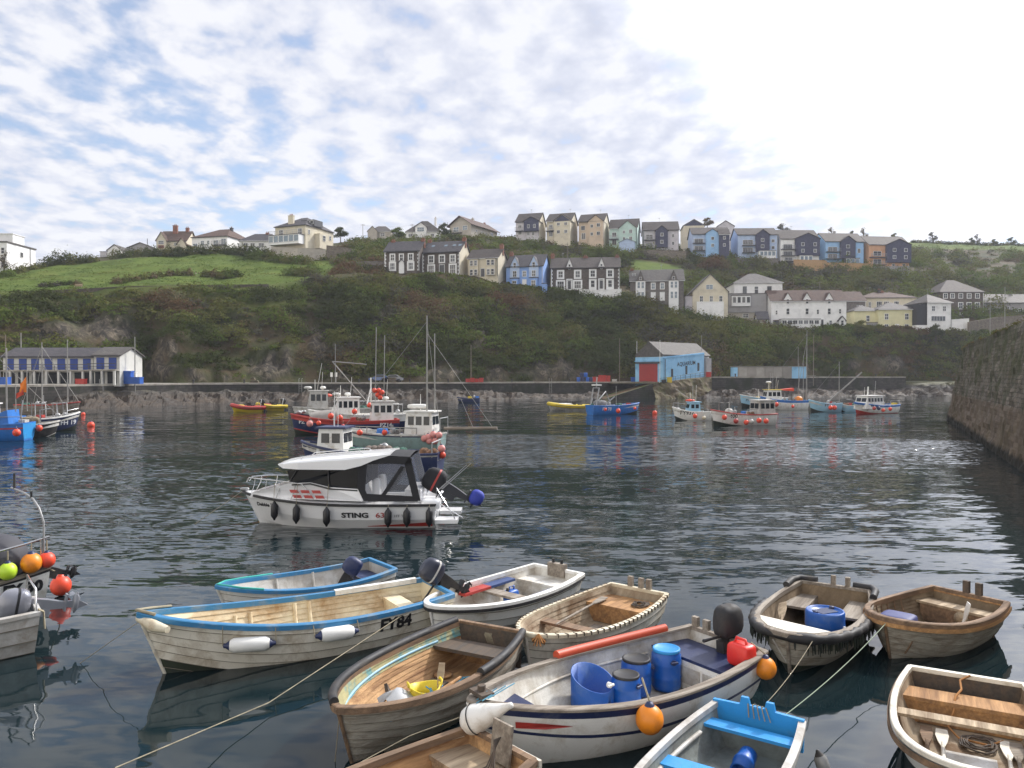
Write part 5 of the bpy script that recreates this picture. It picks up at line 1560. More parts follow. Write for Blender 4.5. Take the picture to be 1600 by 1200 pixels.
IN_DARK = mat('dark_stained_interior', (0.31, 0.23, 0.145), 0.8, var=0.2, vscale=3, dirt=(0.12, 0.085, 0.05), dscale=1.3, dthr=0.5, dsoft=0.14, bump=0.25, bscale=14)
IN_CREAM = mat('cream_interior', (0.74, 0.65, 0.46), 0.7, var=0.08, vscale=2, dirt=(0.40, 0.25, 0.12), dscale=0.9, dthr=0.58, dsoft=0.10, bump=0.2, bscale=12)
IN_WHITE = mat('white_interior', (0.72, 0.70, 0.64), 0.6, var=0.08, vscale=2, dirt=(0.32, 0.26, 0.18), dscale=1.4, dthr=0.56, bump=0.2, bscale=12)
IN_OLD = mat('old_varnish_interior', (0.56, 0.34, 0.16), 0.75, var=0.3, vscale=2.5, stretch=(0.5, 4, 4), dirt=(0.24, 0.13, 0.065), dscale=1.6, dthr=0.52, bump=0.3, bscale=14)
IN_LICHEN = mat('peeling_top_strake', (0.36, 0.33, 0.17), 0.85, var=0.2, vscale=4, dirt=(0.14, 0.30, 0.30), dscale=2.4, dthr=0.56, dsoft=0.05, bump=0.3, bscale=14)
IN_GREY = mat('grey_green_interior', (0.26, 0.29, 0.27), 0.65, var=0.12, vscale=2, dirt=(0.13, 0.13, 0.12), dscale=1.4, dthr=0.55, bump=0.2)
ROPE = mat('rope_fibre', (0.30, 0.26, 0.18), 0.9, var=0.3, vscale=8)
ROPE_O = mat('rope_orange', (0.42, 0.20, 0.07), 0.9, var=0.3, vscale=8)
ROPE_B = mat('rope_blue', (0.10, 0.28, 0.38), 0.9, var=0.2, vscale=8)


P_SEAM_SHADE = mat('seam_shade_dirt', (0.17, 0.145, 0.11), 0.85, var=0.5, vscale=3, dirt=(0.28, 0.25, 0.2), dscale=4, dthr=0.55)  # dark strip along each plank edge: lap shade and dirt put into the colour


class Hull:
    """Planked hull; local x runs from transom (0) to stem (L), y to port, z up from the waterline."""
    def __init__(s, L, B, D, sb=0.2, ss=0.05, draft=0.18, tr=0.72, rake=0.3, p=2.2, q=0.72, fm=0.42, vee=1.0, trake=0.08, bil=0.75, flare=0.0):
        s.L, s.B, s.D, s.sb, s.ss, s.draft, s.tr, s.rake, s.p, s.q, s.fm, s.vee, s.trake, s.bil, s.flare = L, B, D, sb, ss, draft, tr, rake, p, q, fm, vee, trake, bil, flare

    def half(s, t):
        if t < s.fm:
            k = 1 - t / s.fm
            return s.B / 2 * (1 - (1 - s.tr) * k * k)
        k = (t - s.fm) / (1 - s.fm)
        return s.B / 2 * max(0.0, 1 - k ** s.p) ** s.q

    def gun(s, t):
        a, b = max(0, (t - .35) / .65), max(0, (.35 - t) / .35)
        return s.D + s.sb * a * a + s.ss * b * b

    def pt(s, t, u, off=0.0, side=1):
        th = u * PI / 2
        y0, z0 = math.sin(th) ** s.bil, 1 - math.cos(th) ** 1.2
        w = clamp((t - .5) / .5) ** 1.4 * s.vee
        y1, z1 = u ** 0.85, u
        yy, zz = lerp(y0, y1, w), lerp(z0, z1, w)
        if s.flare: yy *= 1 - s.flare * w * math.sin(PI * u)
        zk = -s.draft * (1 - smooth01((t - .7) / .3) * .4)
        g = s.gun(t)
        z = zk + (g - zk) * zz
        x = t * s.L - s.rake * (1 - zz) * t ** 5 + s.trake * (1 - zz) * (1 - t) ** 5
        h = s.half(t)
        y = max(0.0, h * yy + off * (1 if off > 0 else min(1, h / .25)))
        if off < 0 and t > .97: x += off * .6
        return Vector((x, y * side, z))

    def find(s, t, z):
        lo, hi = 0.0, 1.0
        for _ in range(24):
            m = (lo + hi) / 2
            if s.pt(t, m).z < z: lo = m
            else: hi = m
        return (lo + hi) / 2

    def surf(s, x, z, side, off=0.008):
        t = clamp(x / s.L)
        for _ in range(4):
            u = s.find(t, z)
            t = clamp(t + (x - s.pt(t, u).x) / s.L)
        return s.pt(t, u, off, side)

    def inw(s, x, z):
        t = clamp(x / s.L)
        return max(0.02, s.pt(t, s.find(t, z)).y - 0.035)


SN = 34
def svals(n=SN):
    return [1 - (1 - i / (n - 1)) ** 1.25 for i in range(n)]


def hull_shell(h, planks, bands, mi_in, floor_z, thick=0.035, step=0.017, in_bands=None, deck=None, seam=None, inplanks=0):
    """bands: [(u_max, material slot)] up the outside."""
    m = MB()
    us = []
    for k in range(planks):
        us += [(k / planks, 1), ((k + 1) / planks, 0)]
    T = svals()
    def band(u, bb):
        for um, i in bb:
            if u <= um + 1e-6: return i
        return bb[-1][1]
    for side in (1, -1):
        for (u0, f0), (u1, f1) in zip(us, us[1:]):
            mid = (u0 + u1) / 2
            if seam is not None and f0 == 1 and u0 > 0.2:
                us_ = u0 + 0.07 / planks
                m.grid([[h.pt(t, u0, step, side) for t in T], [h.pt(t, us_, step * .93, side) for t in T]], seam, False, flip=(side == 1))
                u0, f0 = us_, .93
            R_ = [[h.pt(t, u0, step * f0, side) for t in T], [h.pt(t, u1, step * f1, side) for t in T]]
            m.grid(R_, band(mid, bands), False, flip=(side == 1))
    # transom outside
    out = [h.pt(0, u, 0, 1) for u in [i / 10 for i in range(11)]]
    ring = out + [Vector((p.x, -p.y, p.z)) for p in out[::-1]][:-1]
    m.add(ring, [tuple(range(len(ring)))], bands[-1][1] if len(bands) < 2 else band(.8, bands))
    if deck is None:
        Ti = [max(0.035 / h.L, t) if t < .5 else t for t in T]
        for side in (1, -1):
            rows = []
            K = 2 * inplanks if inplanks else 9
            for k in range(K):
                row = []
                for t in Ti:
                    g = h.gun(t)
                    z = lerp(floor_z, g - 0.01, (k // 2 + k % 2) / inplanks if inplanks else k / (K - 1))
                    u = h.find(t, z)
                    q = h.pt(t, u, -thick - (.014 if inplanks and k % 2 == 0 else 0), side)
                    q.z = z
                    row.append(q)
                rows.append(row)
            for k in range(K - 1):
                mi = mi_in if not in_bands else band((k + .5) / (K - 1), in_bands)
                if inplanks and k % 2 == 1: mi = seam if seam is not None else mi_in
                m.grid([rows[k], rows[k + 1]], mi, False, flip=(side == -1))
            if side == 1: f1 = rows[0]
            else: f2 = rows[0]
            if side == 1: e1 = [r[0] for r in rows]
            else: e2 = [r[0] for r in rows]
        m.grid([f1, f2], mi_in, False)
        m.add(e1 + e2[::-1], [tuple(range(2 * len(e1)))], mi_in)
    return m


def rail_mesh(h, wo, wi, up, dn, mi=0, transom=True, t0=0.0, t1=1.0, sides=(1, -1)):
    m = MB()
    T = [t for t in svals(44) if t0 <= t <= t1]
    path = []
    if 1 in sides: path += [(t, 1) for t in T]
    if -1 in sides: path += [(t, -1) for t in T[::-1]][(1 if 1 in sides and t1 >= 1 else 0):]
    P = [h.pt(t, 1, 0, s) for t, s in path]
    rows = []
    for i, p in enumerate(P):
        a, b = P[max(0, i - 1)], P[min(len(P) - 1, i + 1)]
        d = (b - a); d.z = 0
        d.normalize()
        n = Vector((-d.y, d.x, 0))   # left of travel: outward on the way forward
        sgn = 1 if 1 in sides else -1
        n = n if 1 in sides else n
        rows.append([p + n * wo + Vector((0, 0, -dn)), p + n * wo + Vector((0, 0, up * .6)), p + n * (wo * .6) + Vector((0, 0, up)), p - n * wi + Vector((0, 0, up)), p - n * wi + Vector((0, 0, -dn))])
    m.grid(rows, mi, False, True)
    for r in (rows[0], rows[-1]): m.add(r, [tuple(range(5))], mi)
    if transom and t0 <= 0:
        g = h.pt(0, 1)
        m.bx(g.x - .02, g.x + .05, -g.y + .002, g.y - .002, g.z - .03, g.z + up * .95, mi)
    return m


class Boat:
    pass


def make_boat(name, label, cat, bow, stern, zb, zs, B, D, mats, planks=7, bands=None, floor=0.06, rail=(0.03, 0.055, 0.025, 0.04), group=None, in_bands=None, raild=True, ext=0.0, seams=True, inplanks=0, **hk):
    """bow, stern: photo points of the stem head and the transom top."""
    b = Boat()
    p, q = PZ(bow[0], bow[1], zb), PZ(stern[0], stern[1], zs)
    d = p - q; d.z = 0
    L = d.length
    ang = math.atan2(d.y, d.x)
    b.h = Hull(L, B, D, sb=zb - D, ss=zs - D, **hk)
    b.root = empty(name, (q.x, q.y, 0), ang, label, cat, group)
    b.M = Matrix.Translation((q.x, q.y, 0)) @ Matrix.Rotation(ang, 4, 'Z')
    b.L, b.B, b.ang = L, B, ang
    b.floor = floor
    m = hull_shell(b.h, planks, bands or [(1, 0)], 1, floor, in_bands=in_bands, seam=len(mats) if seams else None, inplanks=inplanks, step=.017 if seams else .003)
    b.hull = m.build('hull', list(mats) + [P_SEAM_SHADE], b.root)
    if raild:
        b.rail = rail_mesh(b.h, *rail).build('gunwale', mats[2], b.root)
    # keel and stem post
    k = MB()
    pts = [b.h.pt(t, 0, 0, 1) - Vector((0, 0, .02)) for t in svals(20)] + [b.h.pt(1, u) + Vector((.012, 0, 0)) for u in (.15, .3, .45, .6, .75, .9, 1.0)]
    for a, c in zip(pts, pts[1:]):
        k.tube([a, c], .028, 4)
    k.build('stem_post', mats[3] if len(mats) > 3 else mats[0], b.root)
    return b


def thwart(b, x, z, w=0.24, m=WD_PALE, th=0.035, name='thwart', front=None, y0=None, y1=None, yaw=0):
    mb = MB()
    ya = [b.h.inw(x - w / 2, z), b.h.inw(x + w / 2, z)]
    A, Bb = x - w / 2, x + w / 2
    lo = [(-ya[0] if y0 is None else y0), (-ya[1] if y0 is None else y0)]
    hi = [(ya[0] if y1 is None else y1), (ya[1] if y1 is None else y1)]
    vs = [(A, lo[0], z - th), (Bb, lo[1], z - th), (Bb, hi[1], z - th), (A, hi[0], z - th), (A, lo[0], z), (Bb, lo[1], z), (Bb, hi[1], z), (A, hi[0], z)]
    mb.add(vs, [(0, 3, 2, 1), (4, 5, 6, 7), (0, 1, 5, 4), (1, 2, 6, 5), (2, 3, 7, 6), (3, 0, 4, 7)])
    if front is not None:   # a riser closes the front of a stern seat down to the floor
        yf = b.h.inw(Bb, front)
        mb.add([(Bb - .02, -yf, front), (Bb - .02, yf, front), (Bb - .02, hi[1], z - th), (Bb - .02, lo[1], z - th)], [(0, 1, 2, 3)])
    return mb.build(name, m, b.root)


def floorboards(b, x0, x1, z, m, n=5, frac=0.75):
    for k in range(n):
        mb = MB()
        X0, X1 = x0, x1
        w0, w1 = b.h.inw(X0, z + .03) * frac, b.h.inw(X1, z + .03) * frac
        f0, f1 = -1 + 2 * k / n + .03, -1 + 2 * (k + 1) / n - .03
        mb.add([(X0, f0 * w0, z), (X1, f0 * w1, z), (X1, f1 * w1, z), (X0, f1 * w0, z), (X0, f0 * w0, z + .02), (X1, f0 * w1, z + .02), (X1, f1 * w1, z + .02), (X0, f1 * w0, z + .02)],
               [(4, 5, 6, 7), (0, 1, 5, 4), (1, 2, 6, 5), (2, 3, 7, 6), (3, 0, 4, 7)])
        mb.build('floorboard', m, b.root)


def ribs(b, x0, x1, n, m, z0=0.1):
    for k in range(n):
        x = lerp(x0, x1, k / max(1, n - 1))
        t = x / b.L
        for side in (1, -1):
            mb = MB()
            pts = []
            for i in range(6):
                z = lerp(z0, b.h.gun(t) - .03, i / 5)
                q = b.h.pt(t, b.h.find(t, z), -.045, side)
                pts.append((x, q.y, z))
            mb.tube(pts, .016, 4)
            mb.build('rib', m, b.root)


def oar(name, label, P0, P1, blade_at=0, m=WD_PALE, r=0.022, blade=(0.5, 0.14), roll=0.0):
    """An oar between two world points with a flat blade at one end."""
    a, b = Vector(P0), Vector(P1)
    if blade_at == 1: a, b = b, a
    d = (b - a); L = d.length
    root = empty(name, a, 0, label, 'oar' if 'oar' in name else name.replace('_', ' '))
    T = d.to_track_quat('X', 'Z').to_matrix().to_4x4() @ Matrix.Rotation(roll, 4, 'X')
    s = MB(); s.tube([(blade[0] * .8, 0, 0), (L * .55, 0, 0), (L, 0, 0)], [r * .9, r * 1.1, r * .8], 8, 0, M=T); s.build('shaft', m, root)
    bl = MB(); w = blade[1] / 2
    prof = [(0, w * .85), (blade[0] * .4, w), (blade[0] * .75, w * .7), (blade[0], r)]
    up, dn = [], []
    for x, y in prof: up.append((x, y)); dn.append((x, -y))
    poly = up + dn[::-1]
    bl.prism(poly, 'z', -.008, .008, 0, T); bl.build('blade', m, root)
    return root


def outboard(parent, loc, scale=1.0, tilt=0.0, cowl=P_BLACK, leg=P_BLACK, yaw=0.0, prop=True, stripe=None, bag=None):
    """Outboard clamped to a transom: cowling, midsection and gearcase; tilt swings the leg up astern."""
    T = Matrix.Translation(loc) @ Matrix.Rotation(yaw, 4, 'Z') @ Matrix.Rotation(tilt, 4, 'Y') @ Matrix.Scale(scale, 4)
    c = MB()
    rows = []
    for z, lx, ly, cx in [(.10, .15, .11, -.16), (.14, .22, .155, -.17), (.22, .245, .17, -.18), (.36, .245, .168, -.185), (.47, .22, .15, -.175), (.53, .17, .115, -.16), (.555, .08, .06, -.15)]:
        rows.append([(cx + lx * math.copysign(abs(math.cos(a)) ** .7, math.cos(a)), ly * math.copysign(abs(math.sin(a)) ** .7, math.sin(a)), z) for a in [2 * PI * k / 20 for k in range(20)]])
    c.grid(rows, 0, True, True, T)
    c.add(rows[-1], [tuple(range(20))], 0, True, T); c.add(rows[0], [tuple(range(20))[::-1]], 0, False, T)
    ob = c.build('outboard_motor', cowl, parent)
    if stripe:
        s = MB(); r2 = []
        for z, e in ((.27, 1.012), (.31, 1.012)):
            r2.append([(-.182 + .245 * e * math.copysign(abs(math.cos(a)) ** .7, math.cos(a)), .17 * e * math.copysign(abs(math.sin(a)) ** .7, math.sin(a)), z) for a in [2 * PI * k / 20 for k in range(20)]])
        s.grid(r2, 0, True, True, T); s.build('cowling_stripe', stripe, ob)
    l = MB()
    l.prism([(-.07, .12), (-.27, .12), (-.25, -.15), (-.21, -.42), (-.11, -.42), (-.08, -.1)], 'y', -.06, .06, 0, T)
    l.bx(-.34, -.06, -.075, .075, -.44, -.41, 0, T)
    l.prism([(-.12, -.44), (-.22, -.44), (-.24, -.62), (-.16, -.78), (-.1, -.62)], 'y', -.025, .025, 0, T)
    l.tube([(-.02, 0, -.58), (-.10, 0, -.58), (-.28, 0, -.58), (-.33, 0, -.58)], [.01, .05, .055, .03], 10, 0, M=T)
    l.bx(-.09, .03, -.07, .07, -.2, .05, 0, T)     # clamp bracket
    l.build('leg', leg, ob)
    if prop:
        p = MB()
        for k in range(3):
            a = 2 * PI * k / 3
            p.add([(-.34, .02 * math.cos(a), -.58 + .02 * math.sin(a)), (-.30, .11 * math.cos(a - .4), -.58 + .11 * math.sin(a - .4)), (-.34, .13 * math.cos(a), -.58 + .13 * math.sin(a)), (-.37, .11 * math.cos(a + .4), -.58 + .11 * math.sin(a + .4))], [(0, 1, 2, 3)], 0, False, T)
        p.lathe([(.028, -.04), (.03, 0), (.01, .05)], 8, 0, T @ Matrix.Translation((-.33, 0, -.58)) @ Matrix.Rotation(-PI / 2, 4, 'Y'))
        p.build('propeller', leg, ob)
    t = MB(); t.tube([(.02, 0, .12), (.25, .02, .15), (.42, .03, .17)], [.02, .018, .024], 6, 0, M=T); t.build('tiller', leg, ob)
    if bag is not None:
        g = MB(); g.sphere((-.26, 0, -.60), .15, 14, 0, (1.1, .8, 1.0), T, .8); g.build('propeller_bag', bag, ob)
    return ob


def buoy(label, p, r, m, group=None, neck=True, top=None, rope=None, name='buoy', squash=1.05):
    root = empty(name, p, 0, label, 'buoy', group)
    b = MB()
    prof = [(0.001, -r)] + [(r * math.sin(a), -r * math.cos(a) * squash) for a in [PI * k / 12 for k in range(1, 11)]]
    prof += [(r * .34, r * 1.0), (r * .24, r * 1.08), (r * .2, r * 1.16), (.001, r * 1.18)]
    b.lathe(prof, 18)
    if len(p) and rope:
        pass
    b.build('float', m, root)
    n = MB(); n.lathe([(r * .40, r * .95), (r * .30, r * 1.08), (r * .22, r * 1.22), (.001, r * 1.24)], 12); n.build('collar', top or P_NAVY, root)
    if rope is not None:
        q = Vector(rope) - Vector(p)
        s = MB(); s.tube([(0, 0, r * 1.3), Vector((0, 0, r * 1.3)).lerp(q, .5), q], .012, 5); s.build('lanyard', ROPE, root)
    return root


def fender(label, a, bpt, r, m, end=None, group=None, rope=None):
    a, bpt = Vector(a), Vector(bpt)
    root = empty('fender', a, 0, label, 'fender', group)
    d = bpt - a; L = d.length
    T = d.to_track_quat('Z', 'Y').to_matrix().to_4x4()
    f = MB()
    e = r * 1.1
    f.lathe([(r * .72, e * .8)] + [(r, e * 1.3), (r, L - e * 1.3), (r * .72, L - e * .8)], 16, 0, T)
    f.build('body', m, root)
    c = MB()
    c.lathe([(.001, 0), (r * .28, .01), (r * .34, e * .35), (r * .74, e * .85)], 14, 0, T); c.build('end_cap', end or m, root)
    c = MB(); c.lathe([(r * .74, L - e * .85), (r * .34, L - e * .35), (r * .28, L - .01), (.001, L)], 14, 0, T); c.build('end_cap', end or m, root)
    if rope is not None:
        s = MB()
        for q in rope:
            s.tube([Vector(q[0]) - a, Vector(q[1]) - a], .008, 5)
        s.build('lanyard', ROPE, root)
    return root


def hull_text(b, body, size, x, z, side, m, bold=0.012, off=0.012, parent=None, shear=0.0, name='registration_lettering', sx=1.0):
    vs, fs = text_mesh(body, size, bold, shear)
    out = []
    for tx, tz, _ in vs:
        X = x + (tx * sx if side < 0 else -tx * sx)
        out.append(b.h.surf(X, z + tz, side, off))
    mb = MB(); mb.add(out, fs)
    return mb.build(name, m, parent or b.root)


def rope(label, pts, r=0.012, m=ROPE, sag=0.0, name='mooring_rope', cat='rope'):
    P = [Vector(p) for p in pts]
    r *= .65
    if len(P) == 2 and sag:
        a, c = P
        P = [a.lerp(c, t) - Vector((0, 0, sag * 4 * t * (1 - t))) for t in [i / 14 for i in range(15)]]
    mb = MB()
    o = P[0].copy()
    mb.tube([p - o for p in P], r, 5)
    ob = mb.build(name, m, None, loc=o)
    return tag(ob, label, cat)


BLACK_L = mat('black_letter', (.015, .015, .017), .6)
WHITE_L = mat('white_letter', (.7, .7, .7), .6)
# ------------------------------------------------------------------ moored dinghies near the viewer
# -- long white boat with blue rails and outboard
b = make_boat('open_boat', 'long cream open boat with blue rails and two cylindrical fenders', 'boat', (217, 959), (684, 916), .92, .62, 1.62, .56,
              [P_DIRTYW, IN_CREAM, P_RAILB, P_DIRTYW, P_FOUL], 8, [(.42, 4), (1, 0)], .06, (.035, .06, .03, .05), inplanks=6, p=2.0, q=.80, tr=.74, rake=.42, draft=.3)
L = b.L
thwart(b, .62, .40, .30, IN_CREAM, .05, 'stern_seat', front=.07)
for x in (2.05, 2.30, 3.05, 3.30):
    for s in (1, -1):
        mb = MB(); pts = [b.h.pt(x / L, b.h.find(x / L, z), -.05, s) for z in (.08, .2, .34, .46, .5)]
        mb.tube([(x, p.y, p.z) for p in pts], .034, 6); mb.build('thwart_bracket', IN_CREAM, b.root)
mb = rail_mesh(b.h, .05, .075, .045, .035, 0, False, 0.02, .36, (-1,)); mb.build('rail_sleeve', P_WHITE, b.root)
hull_text(b, 'FY84', .27, 1.12, .37, 1, BLACK_L, .012, .02)
outboard(b.root, (-.03, .0, .62), .88, R(56), mat('navy_cowl', (.025, .03, .05), .3), P_BLACK, stripe=P_GREYW)
mb = MB(); mb.tube([b.M.inverted() @ PZ(x, y, z) for x, y, z in ((217, 966, .84), (240, 978, .80), (262, 984, .78))], [.05, .085, .05], 10); mb.build('bow_fender', P_CREAM, b.root)
mb = MB(); mb.tube([b.h.pt(.96, 1, .02, 1) + Vector((0, 0, .05)), b.h.pt(1, 1) + Vector((.03, 0, .06)), b.h.pt(.96, 1, .02, -1) + Vector((0, 0, .05)), b.h.pt(.9, 1, .02, -1) + Vector((0, 0, .05))], .022, 6); mb.build('bow_rope', ROPE, b.root)
for lab, x0, x1 in (('white cylindrical fender with blue ends nearer the bow of the cream open boat', 3.72, 3.02), ('white cylindrical fender with blue ends amidships on the cream open boat', 2.48, 1.80)):
    a_, c_ = b.h.surf(x0, .44, 1, .12), b.h.surf(x1, .42, 1, .12)
    g0, g1 = b.h.pt(x0 / L, 1, .03, 1), b.h.pt(x1 / L, 1, .03, 1)
    fender(lab, b.M @ a_, b.M @ c_, .105, P_WHITE, P_NAVY, None, [(b.M @ a_, b.M @ g0), (b.M @ c_, b.M @ g1)])
BOAT_FY84 = b

# -- small white boat with pale blue rail behind it
b = make_boat('open_boat', 'small white boat with sky blue rail and a tilted outboard behind the long cream boat', 'boat', (339, 916), (598, 881), .66, .56, 1.36, .48,
              [P_WHITE, P_GREYW, P_RAILB, P_WHITE], 6, None, .06, (.04, .05, .03, .04), tr=.8)
thwart(b, .30, .36, .42, P_NAVY, .05, 'stern_seat', front=.07)
for x in (1.2, 1.95):
    for s in (1, -1):
        mb = MB(); pts = [b.h.pt(x / b.L, b.h.find(x / b.L, z), -.04, s) for z in (.08, .2, .34, .46)]
        mb.tube([(x, p.y, p.z) for p in pts], .03, 6); mb.build('rib', P_GREYW, b.root)
outboard(b.root, (.80, .22, .42), .72, R(35), P_NAVY, P_BLACK, yaw=R(150))
oar('oar', 'thin wooden oar lying in the small sky blue railed boat', b.M @ Vector((1.2, .2, .14)), b.M @ Vector((2.4, .1, .30)), 0, WD_PALE, .018)
mb = MB(); mb.tube([b.h.pt(t, 1, .02, s) + Vector((0, 0, .035)) for t, s in ((.80, 1), (.9, 1), (1, 1), (.93, -1), (.8, -1), (.62, -1))], .022, 5); mb.build('bow_rope', mat('rope_teal', (.05, .35, .30), .9), b.root)

# -- white dinghy with red and blue thwart pads
b = make_boat('rowing_dinghy', 'clean white rowing dinghy with red and blue painted thwarts', 'dinghy', (672, 946), (872, 889), .62, .54, 1.46, .50,
              [P_WHITE, IN_WHITE, P_WHITE, P_WHITE], 6, None, .06, (.045, .045, .025, .05), p=2.4, q=.62, tr=.80, rake=.15)
thwart(b, .30, .36, .46, IN_WHITE, .05, 'stern_seat', front=.07)
thwart(b, 1.52, .38, .24, WD_GREY, .04)
RB = P_RED; BB = mat('pad_navy', (.04, .07, .18), .6)
for s in (1, -1):
    mb = MB(); x0, x1, x2 = .75, 1.45, 2.15
    y = b.h.inw(1.4, .38)
    for a_, c_, mi in ((x0, x1, 0), (x1, x2, 1)):
        mb.bx(a_, c_, s * y - (.22 if s > 0 else 0), s * y + (0 if s > 0 else .22), .385, .43, mi)
    mb.build('side_bench', [BB, RB], b.root)
mb = rail_mesh(b.h, .05, -.042, -.055, .085, 0, False); mb.build('rubbing_strake', P_BLACK, b.root)
mb = MB(); mb.bx(-.03, .08, -.2, .2, .40, .66); mb.build('transom_pad', WD_GREY, b.root)
for y in (-.1, .1):
    mb = MB(); mb.tube([(.02, y, .62), (.02, y, .74)], .03, 6); mb.build('motor_clamp', P_BLACK, b.root)
B3 = b
root = empty('fuel_can', b.M @ Vector((1.25, -.15, .08)), b.ang, 'small blue plastic fuel can standing in the white dinghy', 'fuel can')
mb = MB(); mb.sphere((0, 0, .15), 1, 16, 0, (.15, .10, .15), None, .45); mb.build('can_body', P_DRUM, root)
mb = MB(); mb.tube([(-.08, 0, .29), (-.08, 0, .35), (.05, 0, .35), (.05, 0, .29)], .018, 6); mb.build('handle', P_DRUM, root)
mb = MB(); mb.lathe([(.03, .28), (.03, .34), (.001, .345)], 10, 0, Matrix.Translation((.10, 0, 0))); mb.build('cap', P_BLACK, root)

# -- cream dinghy with rope fendering
b = make_boat('rowing_dinghy', 'cream rowing dinghy with white laced rail and brown thwart', 'dinghy', (822, 990), (998, 920), .62, .54, 1.42, .50,
              [P_DIRTYW, IN_STAIN, P_CREAM, P_DIRTYW], 6, None, .06, (.032, .034, .026, .03), inplanks=6, p=2.5, q=.60, tr=.78, rake=.15)
thwart(b, .42, .38, .66, WD_ORANGE, .05, 'stern_seat', front=.07)
thwart(b, 2.05, .40, .20, WD_BROWN, .04)
floorboards(b, .9, 2.9, .062, WD_GREY, 4, .7)
mb = MB()
for t in [i / 26 for i in range(1, 26)]:
    for s in (1, -1):
        p = b.h.pt(t, 1, .015, s)
        mb.box((p.x, p.y - s * .0, p.z + .006), (.006, .070, .055), 0)
tag(mb.build('lacing_trim', WD_DARK, b.root), None, None, kind='stuff')
for k, (x, y, sx, sy, m_) in enumerate([(2.45, .18, .30, .42, P_RED), (2.5, -.28, .34, .34, P_RED), (2.75, .0, .22, .3, WD_PALE)]):
    mb = MB(); mb.box((x, y, .14), (sx, sy, .14), 0, rz=.15 * k); mb.build('bottom_crate', m_, b.root)
for y in (-.16, .05, .2):
    mb = MB(); mb.box((.0, y, .64), (.07, .09, .2), 0); mb.build('motor_pad', WD_GREY, b.root)
oar('oar', 'weathered oar leaning across thwart and stern of the cream dinghy', b.M @ Vector((.45, -.42, .42)), b.M @ Vector((2.3, -.18, .46)), 0, WD_GREY, .02)
mb = MB()
for i in range(14):
    a = i * 2.4
    mb.tube([b.h.pt(.985, 1, .05, 1) + Vector((.0, 0, .02)), b.h.pt(.985, 1, .05, 1) + Vector((.10 * math.cos(a), .10 * math.sin(a), -.06 - .02 * (i % 5)))], .012, 4)
mb.build('rope_fray', ROPE_O, b.root)
B4 = b

# -- old timber dinghy with black pipe on its rails
b = make_boat('clinker_dinghy', 'old brown clinker dinghy with black pipe along its rails', 'dinghy', (528, 1106), (767, 978), .70, .62, 1.50, .58,
              [WD_OUT, IN_OLD, WD_BROWN, WD_BROWN, IN_LICHEN, WD_DARK], 8, None, .06, (.03, .05, .02, .06), in_bands=[(.62, 1), (1, 4)], inplanks=9, p=2.3, q=.72, tr=.72, rake=.28)
thwart(b, .40, .42, .42, WD_DARK, .05, 'stern_seat')
for s in (1, -1):
    mb = MB(); t0, t1 = (.02, .985) if s < 0 else (.02, .47)
    T = [lerp(t0, t1, i / 24) for i in range(25)]
    mb.tube([b.h.pt(t, 1, .0, s) + Vector((0, 0, .03)) for t in T], .055, 10); mb.build('rail_pipe', P_BLACK, b.root)
mb = MB(); mb.bx(.03, .06, -.52, .52, .10, .60); mb.build('transom_lining', WD_DARK, b.root)
for s in (1, -1):
    mb = MB(); mb.tube([(x, b.h.inw(x, .45) * s, .45) for x in [.5 + .2 * i for i in range(13)]], .024, 5); mb.build('stringer', P_PALEB, b.root)
floorboards(b, .9, 1.5, .063, WD_DARK, 3, .85)
for y in (-.35, .32):
    mb = MB(); mb.lathe([(.12, .075), (.14, .10), (.11, .11), (.001, .108)], 16, 0, Matrix.Translation((.75, y, 0))); mb.build('hatch_cover', WD_ORANGE, b.root)
W5 = b
def inb(x, y, z): return W5.M @ Vector((x, y, z))
oar('oar', 'orange and blue oar lying inside the old brown dinghy', inb(0.95, .06, .20), inb(2.45, .16, .26), 1, WD_ORANGE, .028, (.45, .10))
oar('paddle', 'blue shafted paddle lying in the old brown dinghy', inb(1.5, .10, .30), inb(2.2, .02, .22), 0, P_BRIGHT, .03, (.3, .1))
oar('paddle', 'plain wooden paddle standing against rail in old brown dinghy', inb(2.0, .36, .14), inb(1.65, .22, .66), 1, WD_PALE, .022, (.34, .09))
root = empty('bucket', inb(1.95, .16, .2), .4, 'yellow flexible bucket in the old brown dinghy', 'bucket')
mb = MB(); rows = [[(r * math.cos(a), r * math.sin(a), z + .02 * math.cos(2 * a) * (z > .2)) for a in [2 * PI * k / 24 for k in range(24)]] for r, z in ((.001, 0), (.13, 0), (.17, .14), (.20, .26), (.185, .26), (.155, .13), (.12, .02), (.001, .02))]
mb.grid(rows, 0, True, True); mb.build('tub', mat('bucket_yellow', (.72, .55, .03), .45), root)
for s in (1, -1):
    mb = MB(); mb.tube([(.19 * s, -.06, .25), (.21 * s, -.04, .32), (.21 * s, .04, .32), (.19 * s, .06, .25)], .014, 6); mb.build('handle', mat('bucket_yellow', (.72, .55, .03), .45), root)
mb = MB()
for i in range(10):
    a = i * .7; mb.tube([(.1 * math.cos(a), .1 * math.sin(a), .10 + .01 * i), (.1 * math.cos(a + 1.5), .1 * math.sin(a + 1.5), .12 + .01 * i)], .012, 4)
tag(mb.build('rope', ROPE_B, None, loc=inb(1.95, .16, .2)), 'blue rope coiled inside the yellow bucket', 'rope')
mb = MB(); P = [[(x * .5, y * .5, .06 + .16 * noise.noise(Vector((x * 2, y * 2, 1))) + .20 * math.exp(-(x * x + y * y) * 3)) for x in [i / 8 - .5 for i in range(9)]] for y in [j / 8 - .5 for j in range(9)]]
